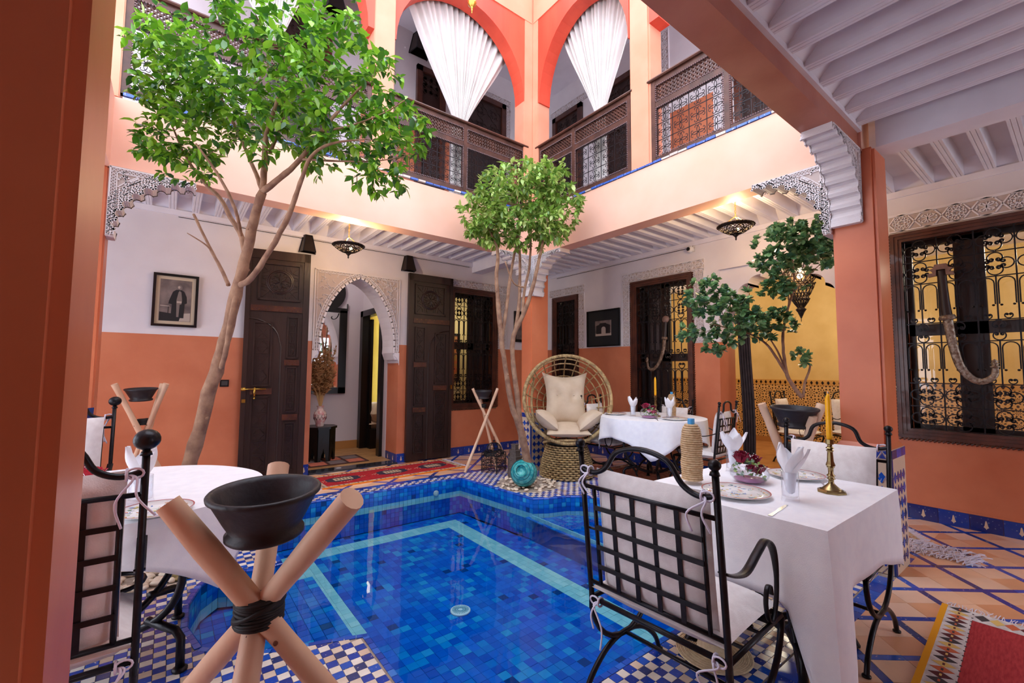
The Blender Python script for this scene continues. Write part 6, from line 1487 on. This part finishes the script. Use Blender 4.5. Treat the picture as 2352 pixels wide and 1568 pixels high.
ht_ = thing('straw_hat', 'pale woven straw hat lying on the mosaic under the near chair', 'hat', (2.14, 1.17, 0.0)); hs_ = mat('pale_straw', S(232, 212, 176), S(214, 190, 150), 50, rough=.8, bump=.4, bscale=120); m = MB()
for k in range(12): m.tube([((.075+k*.0085)*cos(t*pi/20), (.075+k*.0085)*sin(t*pi/20), .008+.001*(k % 2)) for t in range(40)], .0048, 5, closed=True)
m.build('brim', hs_, ht_, True); MB().lathe([(.078, .006), (.070, .05), (.05, .068), (0, .072)], 28, cap=False).build('crown', hs_, ht_, True)
# rugs
def rug(label, loc, rz, L_, W_, mid, border, edge, decor, curl=0):
    o = thing('woven_rug', label, 'rug', loc, rz, None)
    MB().box(-L_/2, L_/2, -W_/2, W_/2, 0, .009).build('field', mid, o)
    bw = W_*.11
    m = MB(); m.box(-L_/2, L_/2, -W_/2+.02, -W_/2+bw, .009, .0105).box(-L_/2, L_/2, W_/2-bw, W_/2-.02, .009, .0105).box(-L_/2, -L_/2+bw, -W_/2+bw, W_/2-bw, .009, .0105).box(L_/2-bw, L_/2, -W_/2+bw, W_/2-bw, .009, .0105); m.build('border', border, o)
    m = MB(); m.box(-L_/2, L_/2, -W_/2-.004, -W_/2+.022, 0, .012).box(-L_/2, L_/2, W_/2-.022, W_/2+.004, 0, .012); m.build('selvedge', edge, o)
    ms = [MB(), MB(), MB(), MB()]; k = int(L_/.055)
    for i in range(k):
        for s in (-1, 1):
            x = -L_/2+(i+.5)*L_/k; y = s*(W_/2-.02-(bw-.02)/2); q = .4*(bw-.02); ms[i % 4].prism([(x-q*.7, y), (x, y-q), (x+q*.7, y), (x, y+q)], .0105, .0115); 
            ms[(i+2) % 4].prism([(x-q*.25, y-q*.1), (x+q*.25, y-q*.1), (x+q*.25, y+q*.1), (x-q*.25, y+q*.1)], .0115, .0122)
            ms[3].box(x-.016, x-.006, s*(W_/2-bw)-.004, s*(W_/2-bw)+.004, .0105, .0115)
    for j in range(int(W_/.055)):
        for s in (-1, 1):
            y = -W_/2+bw+(j+.5)*.055; x = s*(L_/2-bw/2); q = .4*(bw-.02)
            if y < W_/2-bw: ms[j % 4].prism([(x-q, y), (x, y-q*.7), (x+q, y), (x, y+q*.7)], .0105, .0115)
    cs = (mat('rug_maroon', S(96, 40, 44), rough=.95), mat('rug_rust', S(206, 104, 66), rough=.95), mat('rug_gold', S(226, 190, 110), rough=.95), mat('rug_charcoal', S(70, 60, 62), rough=.95))
    for a, b in zip(ms, cs): a.build('knotted_motifs', b, o, kind='stuff')
    decor(o, L_, W_); m = MB(); rr = random.Random(int(L_*10))
    for s in (-1, 1):
        for i in range(int(W_/.014)):
            y = -W_/2+i*.014; m.tube([(s*L_/2, y, .005), (s*(L_/2+.03), y+rr.uniform(-.008, .008), .006), (s*(L_/2+.06+rr.uniform(0, .02)), y+rr.uniform(-.015, .015), .004)], .0022, 4)
    m.build('fringe', cotton, o, kind='stuff'); return o
wool = mat('red_wool', S(196, 30, 40), S(168, 22, 32), 30, rough=.95, bump=.6, bscale=200); wool2 = mat('faded_red_wool', S(206, 64, 66), S(182, 42, 50), 18, rough=.95, bump=.6, bscale=200, stretch=(1, 6, 1)); ivory = mat('ivory_wool', S(214, 196, 172), S(180, 150, 124), 40, rough=.95, bump=.5, bscale=200); ivory2 = mat('white_wool', S(232, 226, 222), S(206, 196, 192), 30, rough=.95, bump=.5, bscale=200)
def diamonds(o, L_, W_):
    n1, n2, n3 = mat('rug_navy', S(54, 42, 60), rough=.95), mat('rug_cream', S(206, 180, 148), rough=.95), mat('rug_brown', S(120, 84, 66), rough=.95)
    for k, x in enumerate((-.62, .02, .62) if L_ > 1.9 else (-.3, .3)):
        q = .20; MB().prism([(x-q, -.06), (x-q*.6, -.11), (x+q*.6, -.11), (x+q, -.06), (x+q, .06), (x+q*.6, .11), (x-q*.6, .11), (x-q, .06)], .009, .0108).build('medallion', n1, o)
        MB().box(x-.11, x+.11, -.06, .06, .0108, .0116).build('medallion_field', n2, o); m = MB()
        for t in range(5): m.box(x-.085+t*.04, x-.065+t*.04, -.035, .035, .0116, .0122)
        m.build('medallion_bars', n3, o); m = MB()
        for t in range(36):
            u = t/36*4; s_ = int(u); f = u-s_; cs_ = [(1, 0), (0, 1), (-1, 0), (0, -1), (1, 0)]; a, b = cs_[s_], cs_[s_+1]; px = x+(a[0]+(b[0]-a[0])*f)*.27; py = (a[1]+(b[1]-a[1])*f)*.155; m.box(px-.007, px+.007, py-.006, py+.006, .009, .0105)
        m.build('medallion_outline', n2, o, kind='stuff')
rug('long red runner rug with dark medallions along the back wall', (2.37, 5.68, .001), radians(2.0), 1.92, .66, wool, ivory, mat('orange_wool', S(236, 130, 30), rough=.95), diamonds)
def zig(o, L_, W_):
    m = MB((-.62, -.12, 0))
    for t in range(7): 
        x = -.25+t*.075; m.prism([(x, .0), (x+.04, .0), (x+.05, .03), (x+.03, .05), (x+.045, .075), (x+.02, .085), (x+.005, .05)], .009, .0105); m.box(x, x+.075, -.012, 0, .009, .0105)
    m.build('woven_tree', mat('white_motif', S(226, 210, 214), rough=.95), o); MB((-.62, -.12, 0)).prism([(-.2, -.05), (.2, -.05), (.28, -.2), (-.25, -.25)], .009, .0102).build('woven_block', mat('lilac_grey_motif', S(176, 160, 180), rough=.95), o)
rug('red rug with white border and yellow edge lying at the lower right corner', (2.56, -.04, .001), radians(3), 2.24, 1.14, wool2, ivory2, mat('yellow_wool', S(234, 160, 20), rough=.95), zig)
rug('faded patterned rug under the far table by the right wall', (4.95, 3.35, .001), radians(92), 1.6, .9, mat('faded_rust_wool', S(190, 120, 96), S(150, 84, 66), 26, rough=.95), ivory, mat('brown_wool', S(120, 74, 50), rough=.95), lambda o, a, b: None)
rug('ivory fringed rug end showing behind the right table, by the blue skirting', (4.75, 1.35, .001), radians(-58), .9, .40, mat('faded_rust_wool', S(190, 120, 96), S(150, 84, 66), 26, rough=.95), ivory, mat('brown_wool', S(120, 74, 50), rough=.95), lambda o, a, b: None)
fr_ = MB(); rr = random.Random(3)
for i in range(220):
    x0 = rr.uniform(0, .30); y0 = rr.uniform(-.22, .18); a = rr.uniform(-.9, .5); P = bez([(x0, y0, .006), (x0+.05*cos(a), y0+.05*sin(a), .012+rr.random()*.01), (x0+.10*cos(a+rr.uniform(-.6, .6)), y0+.10*sin(a), .006)], 3); fr_.tube(P, .0035, 4)
f_ = fr_.build('loose_fringe', cotton); f_.location = (4.50, .78, 0); tag(f_, 'tangled white rug fringe on the terracotta floor behind the right table', 'fringe', kind='stuff')
cl_ = MB().pillow(Matrix.Translation((0, 0, 0)) @ Matrix(((1, 0, 0, 0), (0, 0, 1, 0), (0, 1, 0, 0), (0, 0, 0, 1))), .42, .60, .06).build('blue_cushion', mat('navy_cloth', S(34, 52, 110), rough=.9), None, True); cl_.location = (-.62, 4.30, .77); tag(cl_, 'dark blue cushion standing behind the cream cushioned chair', 'cushion')
# ------------------------------------------------------------ pebbles
rr = random.Random(21); pv = [MB().ball((0, 0, 0), .026, .018, .011, n=8, m=5, nz=.06+.03*k).mesh('pebble', pebm, True) for k in range(4)]
def pebbles(cx, cy, r, n_, lab, grp, s0, hide=None):
    cand = []
    for k in range(n_):
        q = sqrt(rr.random())*r; a = rr.uniform(0, 6.28); x, y = cx+q*cos(a), cy+q*sin(a)*1.0
        if inpoly(x, y, COPE) or on_col(x, y): continue
        o = bpy.data.objects.new('pebble', pv[k % 4]); COL.objects.link(o); lay = rr.random()
        o.location = (x, y, .008+.018*lay*(1-q/r)); s = s0*rr.uniform(.8, 1.6); o.scale = (s, s, s); o.rotation_euler = (rr.uniform(-.3, .3), rr.uniform(-.3, .3), rr.uniform(0, 3.1)); tag(o, lab, 'pebble', grp)
pebbles(-.05, 4.05, .48, 210, 'pale rounded pebble in the bed at the foot of the big tree', 'pebbles around the big tree', 1.25)
pebbles(3.46, 4.17, .37, 90, 'white rounded pebble in the bed around the turquoise jar', 'pebbles around the turquoise jar', .95)
MB_p = None
# tree skeletons (x, y, z, radius) and crown volumes (x, y, z, rx, ry, rz)
T1_S = [[(0.02, 4.147, -0.05, 0.062), (0.064, 4.115, 0.232, 0.055), (0.156, 4.006, 0.69, 0.05), (0.217, 3.901, 1.087, 0.046), (0.277, 3.791, 1.401, 0.043), (0.316, 3.701, 1.662, 0.041), (0.355, 3.599, 1.932, 0.038), (0.383, 3.534, 2.139, 0.034), (0.412, 3.456, 2.356, 0.031), (0.445, 3.376, 2.554, 0.028)], [(0.445, 3.376, 2.554, 0.022), (0.444, 3.338, 2.722, 0.019), (0.441, 3.286, 2.912, 0.015), (0.491, 3.202, 3.162, 0.01), (0.506, 3.111, 3.359, 0.006)], [(0.445, 3.376, 2.554, 0.018), (0.409, 3.431, 2.685, 0.015), (0.339, 3.53, 2.903, 0.012), (0.231, 3.592, 3.16, 0.009), (0.098, 3.695, 3.446, 0.005)], [(0.445, 3.376, 2.554, 0.022), (0.532, 3.252, 2.632, 0.019), (0.625, 3.134, 2.744, 0.016), (0.718, 2.985, 2.906, 0.012), (0.844, 2.871, 3.106, 0.008), (0.965, 2.74, 3.264, 0.004)], [(0.468, 3.299, 2.805, 0.012), (0.538, 3.299, 3.074, 0.009), (0.523, 3.351, 3.345, 0.007), (0.405, 3.424, 3.557, 0.005), (0.3, 3.49, 3.738, 0.003)], [(0.355, 3.599, 1.932, 0.022), (0.407, 3.455, 1.962, 0.02), (0.492, 3.286, 2.136, 0.018), (0.574, 3.141, 2.365, 0.016), (0.61, 3.035, 2.543, 0.014), (0.651, 2.953, 2.697, 0.011), (0.741, 2.852, 2.771, 0.008), (0.897, 2.668, 2.774, 0.004)], [(0.385, 3.536, 2.094, 0.02), (0.356, 3.57, 2.266, 0.018), (0.291, 3.633, 2.408, 0.016), (0.227, 3.708, 2.557, 0.014), (0.137, 3.805, 2.677, 0.012), (0.031, 3.897, 2.856, 0.009), (-0.053, 3.945, 3.059, 0.006), (-0.139, 3.991, 3.309, 0.003)], [(0.356, 3.57, 2.266, 0.012), (0.301, 3.472, 2.427, 0.011), (0.193, 3.474, 2.639, 0.009), (0.068, 3.492, 2.815, 0.006)], [(0.301, 3.665, 1.935, 0.015), (0.268, 3.72, 2.033, 0.013), (0.205, 3.794, 2.179, 0.011), (0.15, 3.851, 2.309, 0.01), (0.087, 3.912, 2.466, 0.009)], [(0.205, 3.794, 2.179, 0.006), (0.156, 3.79, 2.232, 0.005), (0.053, 3.8, 2.293, 0.003)], [(0.349, 3.606, 1.901, 0.018), (0.318, 3.586, 1.668, 0.018), (0.305, 3.648, 1.49, 0.017), (0.289, 3.76, 1.354, 0.016)], [(0.718, 2.985, 2.906, 0.008), (0.838, 2.83, 2.908, 0.006), (0.993, 2.642, 2.965, 0.004), (1.098, 2.554, 3.048, 0.003)], [(0.625, 3.134, 2.744, 0.009), (0.818, 2.925, 2.708, 0.006), (0.998, 2.786, 2.71, 0.004), (1.135, 2.617, 2.716, 0.003)]]
T1_C = [(0.326, 3.321, 3.247, 0.695, 0.42, 0.463), (0.818, 2.884, 3.191, 0.455, 0.4, 0.427), (0.014, 3.759, 3.158, 0.335, 0.28, 0.456), (1.06, 2.66, 2.882, 0.266, 0.28, 0.28), (0.458, 3.122, 3.671, 0.655, 0.4, 0.171), (0.643, 3.111, 2.845, 0.405, 0.35, 0.203), (0.03, 3.776, 2.794, 0.243, 0.22, 0.152), (1.008, 2.726, 2.575, 0.224, 0.22, 0.14), (-0.128, 3.83, 3.612, 0.243, 0.25, 0.274), (-0.192, 3.937, 2.913, 0.091, 0.15, 0.183)]
T2_S = [[(3.364, 4.03, 0.071, 0.055), (3.317, 4.039, 0.399, 0.05), (3.241, 4.036, 0.68, 0.047), (3.137, 4.068, 0.956, 0.034), (3.057, 4.075, 1.306, 0.031), (2.977, 4.066, 1.701, 0.029), (2.92, 4.052, 2.093, 0.026), (2.87, 4.028, 2.383, 0.022), (2.867, 4.004, 2.701, 0.018), (2.765, 4.06, 2.969, 0.01)], [(3.241, 4.036, 0.68, 0.034), (3.173, 4.028, 1.107, 0.031), (3.122, 4.038, 1.456, 0.029), (3.116, 4.018, 1.756, 0.028), (3.164, 3.897, 2.0, 0.026), (3.21, 3.8, 2.291, 0.022), (3.238, 3.729, 2.582, 0.018), (3.275, 3.676, 2.876, 0.012), (3.308, 3.626, 3.17, 0.007)], [(2.977, 4.066, 1.701, 0.022), (3.017, 4.032, 2.05, 0.02), (3.037, 4.004, 2.35, 0.018), (3.074, 3.975, 2.654, 0.014), (3.112, 3.921, 2.954, 0.01), (3.082, 3.911, 3.354, 0.006)], [(3.129, 4.003, 1.806, 0.022), (3.16, 3.98, 2.108, 0.02), (3.172, 3.983, 2.416, 0.018), (3.152, 3.969, 2.768, 0.014), (3.034, 3.969, 3.104, 0.008)], [(3.153, 3.907, 1.975, 0.018), (3.188, 3.921, 2.256, 0.016), (3.234, 3.885, 2.561, 0.014), (3.253, 3.879, 2.921, 0.01), (3.255, 3.844, 3.324, 0.005)], [(3.19, 3.915, 2.306, 0.01), (3.028, 3.911, 2.335, 0.009), (2.88, 3.88, 2.555, 0.008)]]
T2_C = [(3.018, 3.831, 3.388, 0.589, 0.5, 0.294), (2.739, 4.068, 3.116, 0.343, 0.4, 0.319), (3.32, 3.617, 3.17, 0.368, 0.4, 0.368), (3.039, 3.853, 2.923, 0.613, 0.4, 0.221), (3.243, 3.643, 3.561, 0.294, 0.3, 0.172)]
T3_S = [[(4.415, 1.553, 1.136, 0.02), (4.363, 1.586, 1.212, 0.018), (4.28, 1.614, 1.334, 0.016), (4.237, 1.62, 1.523, 0.013), (4.214, 1.609, 1.712, 0.011), (4.222, 1.576, 1.881, 0.01), (4.246, 1.546, 2.013, 0.009), (4.257, 1.525, 2.164, 0.007), (4.236, 1.525, 2.352, 0.005)], [(4.28, 1.614, 1.334, 0.013), (4.175, 1.646, 1.465, 0.011), (4.075, 1.676, 1.576, 0.01), (3.961, 1.731, 1.66, 0.008), (3.776, 1.807, 1.706, 0.006), (3.579, 1.892, 1.747, 0.004)], [(4.28, 1.614, 1.334, 0.01), (4.24, 1.656, 1.505, 0.008), (4.173, 1.697, 1.638, 0.006), (4.092, 1.75, 1.752, 0.004)], [(4.424, 1.546, 1.136, 0.012), (4.427, 1.533, 1.259, 0.01), (4.45, 1.507, 1.354, 0.009), (4.462, 1.492, 1.431, 0.008)], [(4.222, 1.595, 1.806, 0.008), (4.285, 1.582, 1.983, 0.007), (4.261, 1.609, 2.178, 0.005), (4.241, 1.65, 2.339, 0.004)], [(4.251, 1.541, 2.032, 0.006), (4.335, 1.465, 2.165, 0.005), (4.42, 1.391, 2.278, 0.003)], [(3.776, 1.807, 1.706, 0.004), (3.652, 1.853, 1.841, 0.003), (3.597, 1.858, 1.983, 0.002)]]
T3_C = [(4.231, 1.52, 2.465, 0.302, 0.25, 0.208), (4.09, 1.644, 2.275, 0.189, 0.18, 0.132), (4.431, 1.376, 2.354, 0.17, 0.2, 0.159), (3.528, 1.916, 1.928, 0.2, 0.18, 0.145), (3.467, 1.983, 1.684, 0.182, 0.15, 0.065), (3.803, 1.782, 1.754, 0.276, 0.2, 0.155), (4.06, 1.647, 1.761, 0.186, 0.18, 0.142), (3.507, 1.92, 2.072, 0.109, 0.12, 0.08), (3.695, 1.882, 1.551, 0.155, 0.14, 0.066), (4.387, 1.546, 1.48, 0.1, 0.1, 0.077), (3.793, 1.773, 1.956, 0.147, 0.12, 0.092), (4.262, 1.429, 2.526, 0.224, 0.2, 0.149), (4.159, 1.607, 2.088, 0.227, 0.15, 0.094)]
def leafmesh(L=1.0, W=.42, round_=False):
    if round_: vs = [(0, 0, 0), (.35, .30*1.2, .05), (.75, .34, .04), (1, 0, -.06), (.75, -.34, .04), (.35, -.30*1.2, .05), (.5, 0, -.03)]
    else: vs = [(0, 0, 0), (.28, .24, .05), (.62, .22, .03), (1, 0, -.10), (.62, -.22, .03), (.28, -.24, .05), (.45, 0, -.02)]
    return vs, [(0, 6, 1), (1, 6, 2), (2, 6, 3), (3, 6, 4), (4, 6, 5), (5, 6, 0)]
def tree(name, label, base, SK, CR, twigs, perleaf, ls, mt, rnd, seed, nobj, droop=.35, bk=bark, cluster=False, bare=.35):
    rr = random.Random(seed); o = thing(name, label, 'tree', base); B0 = Vector(base)
    # skeleton
    nodes = []
    for k, L in enumerate(SK):
        P = bez([p[:3] for p in L], 4); n_ = len(P); rad = []
        for i in range(n_):
            t = i/4; j = min(int(t), len(L)-2); f = t-j; rad.append(L[j][3]*(1-f)+L[min(j+1, len(L)-1)][3]*f)
        P2 = [p-B0+Vector((rr.uniform(-1, 1), rr.uniform(-1, 1), 0))*rad[i]*.12 for i, p in enumerate(P)]
        m = MB().tube(P2, [r_*(1+rr.uniform(-.08, .08)) for r_ in rad], 10 if rad[0] > .02 else 7)
        if k == 0:
            for i in range(6, n_-2, 5): a = rr.uniform(0, 6.28); m.ball(P2[i]+Vector((cos(a), sin(a), 0))*rad[i]*.85, rad[i]*.35, n=6, m=4)
        m.build('trunk' if k == 0 else 'branch', bk, o, True)
        for i in range(int(n_*(.55 if k == 0 else .3)), n_): nodes.append((P2[i], rad[i]))
    # twigs grow towards points inside the crown volumes
    tot = sum(c[3]*c[4]*c[5] for c in CR)**1.0; targets = []
    for c in CR:
        k = max(6, int(twigs*(c[3]*c[5])/sum(q[3]*q[5] for q in CR)))
        for _ in range(k):
            v = Vector((rr.gauss(0, 1), rr.gauss(0, 1), rr.gauss(0, 1))).normalized()*rr.random()**.38
            w_ = cr*v.x*c[3]+cf*v.y*c[4]+Vector((0, 0, 1))*v.z*c[5]; targets.append(Vector(c[:3])-B0+w_)
    key = lambda t: min((t-n_[0]).length_squared for n_ in nodes)
    targets.sort(key=key); tw = MB(); leaves = []
    for T_ in targets:
        best = None; bd = 1e9
        for (q, r_) in nodes:
            d = (T_-q); s_ = d.length*(1.0 if d.z > -.05 else 1.7)
            if s_ < bd: bd = s_; best = (q, r_)
        q, r_ = best; d = T_-q; L = d.length
        if L < .03: continue
        mid = q+d*.5+Vector((rr.uniform(-.1, .1), rr.uniform(-.1, .1), rr.uniform(.0, .14)))*L; P = bez([q, mid, T_], 4); r0 = min(r_*.7, .0022+.006*L); n_ = len(P)
        tw.tube(P, [r0*(1-.75*i/(n_-1)) for i in range(n_)], 4, cap=False)
        for i in range(3, n_, 2): nodes.append((P[i], r0*.6))
        nl = max(2, int(perleaf*(.6+min(L, .5)*1.6)))
        for k in range(nl):
            t = (bare+(1-bare)*(k+1)/nl) if not cluster else (1-.25*(rr.random()**1.5)); i = min(int(t*(n_-1)), n_-2); c = P[i].lerp(P[i+1], t*(n_-1)-i); dd = (P[i+1]-P[i]).normalized()
            a = k*2.4+rr.uniform(-.4, .4); e1 = dd.orthogonal().normalized(); e2 = dd.cross(e1); out = (dd*(.55 if not cluster else .5)+(e1*cos(a)+e2*sin(a))*.9+Vector((0, 0, -droop if not cluster else .35))).normalized()
            out = (out+Vector((rr.uniform(-.3, .3), rr.uniform(-.3, .3), rr.uniform(-.3, .2)))).normalized()
            up = Vector((rr.uniform(-.5, .5), rr.uniform(-.5, .5), 1)); sd = up.cross(out)
            if sd.length < 1e-3: continue
            sd.normalize(); up = out.cross(sd); s = ls*rr.uniform(.6, 1.2)
            leaves.append((seen(c+B0), c, out, sd, up, s))
    tw.build('twigs', barkd, o, True, kind='stuff')
    vs, fs = leafmesh(round_=rnd); leaves.sort(key=lambda l: l[0]/l[5]); me = MB().add(vs, fs).mesh('leaf', mt, True); st = MB()
    for k, (d, c, x, y, z_, s) in enumerate(leaves):
        if k < nobj:
            inst('leaf', me, o, M=Matrix(((x.x*s, y.x*s, z_.x*s, c.x), (x.y*s, y.y*s, z_.y*s, c.y), (x.z*s, y.z*s, z_.z*s, c.z), (0, 0, 0, 1))))
        else: st.add([c+x*(v[0]*s)+y*(v[1]*s)+z_*(v[2]*s) for v in vs], fs)
    st.build('foliage', mt, o, True, kind='stuff'); return o, len(leaves)
for mm in (leafA, leafB, leafC):
    B = mm.node_tree.nodes['Principled BSDF']; N = mm.node_tree.nodes; L = mm.node_tree.links
    tl_ = N.new('ShaderNodeBsdfTranslucent'); mx = N.new('ShaderNodeMixShader'); mx.inputs[0].default_value = .25
    L.new(B.inputs['Base Color'].links[0].from_socket, tl_.inputs[0]); L.new(B.outputs[0], mx.inputs[1]); L.new(tl_.outputs[0], mx.inputs[2]); L.new(mx.outputs[0], N['Material Output'].inputs['Surface'])
_, na = tree('ficus_tree', 'big leaning ficus tree with bright green crown at the left of the pool', T1_S[0][0][:2]+(0,), T1_S, T1_C, 900, 9, .074, leafA, False, 5, 290)
_, nb = tree('ficus_tree', 'slim multi-stemmed ficus with yellow green crown behind the turquoise jar', T2_S[0][0][:2]+(0,), T2_S, T2_C, 620, 12, .078, leafB, False, 8, 290, droop=.5)
_, nc = tree('ficus_tree', 'small bonsai-like fig tree with dark rounded leaves growing in the raised clay bowl', T3_S[0][0][:3], T3_S, T3_C, 400, 22, .052, leafC, True, 12, 290, cluster=True)
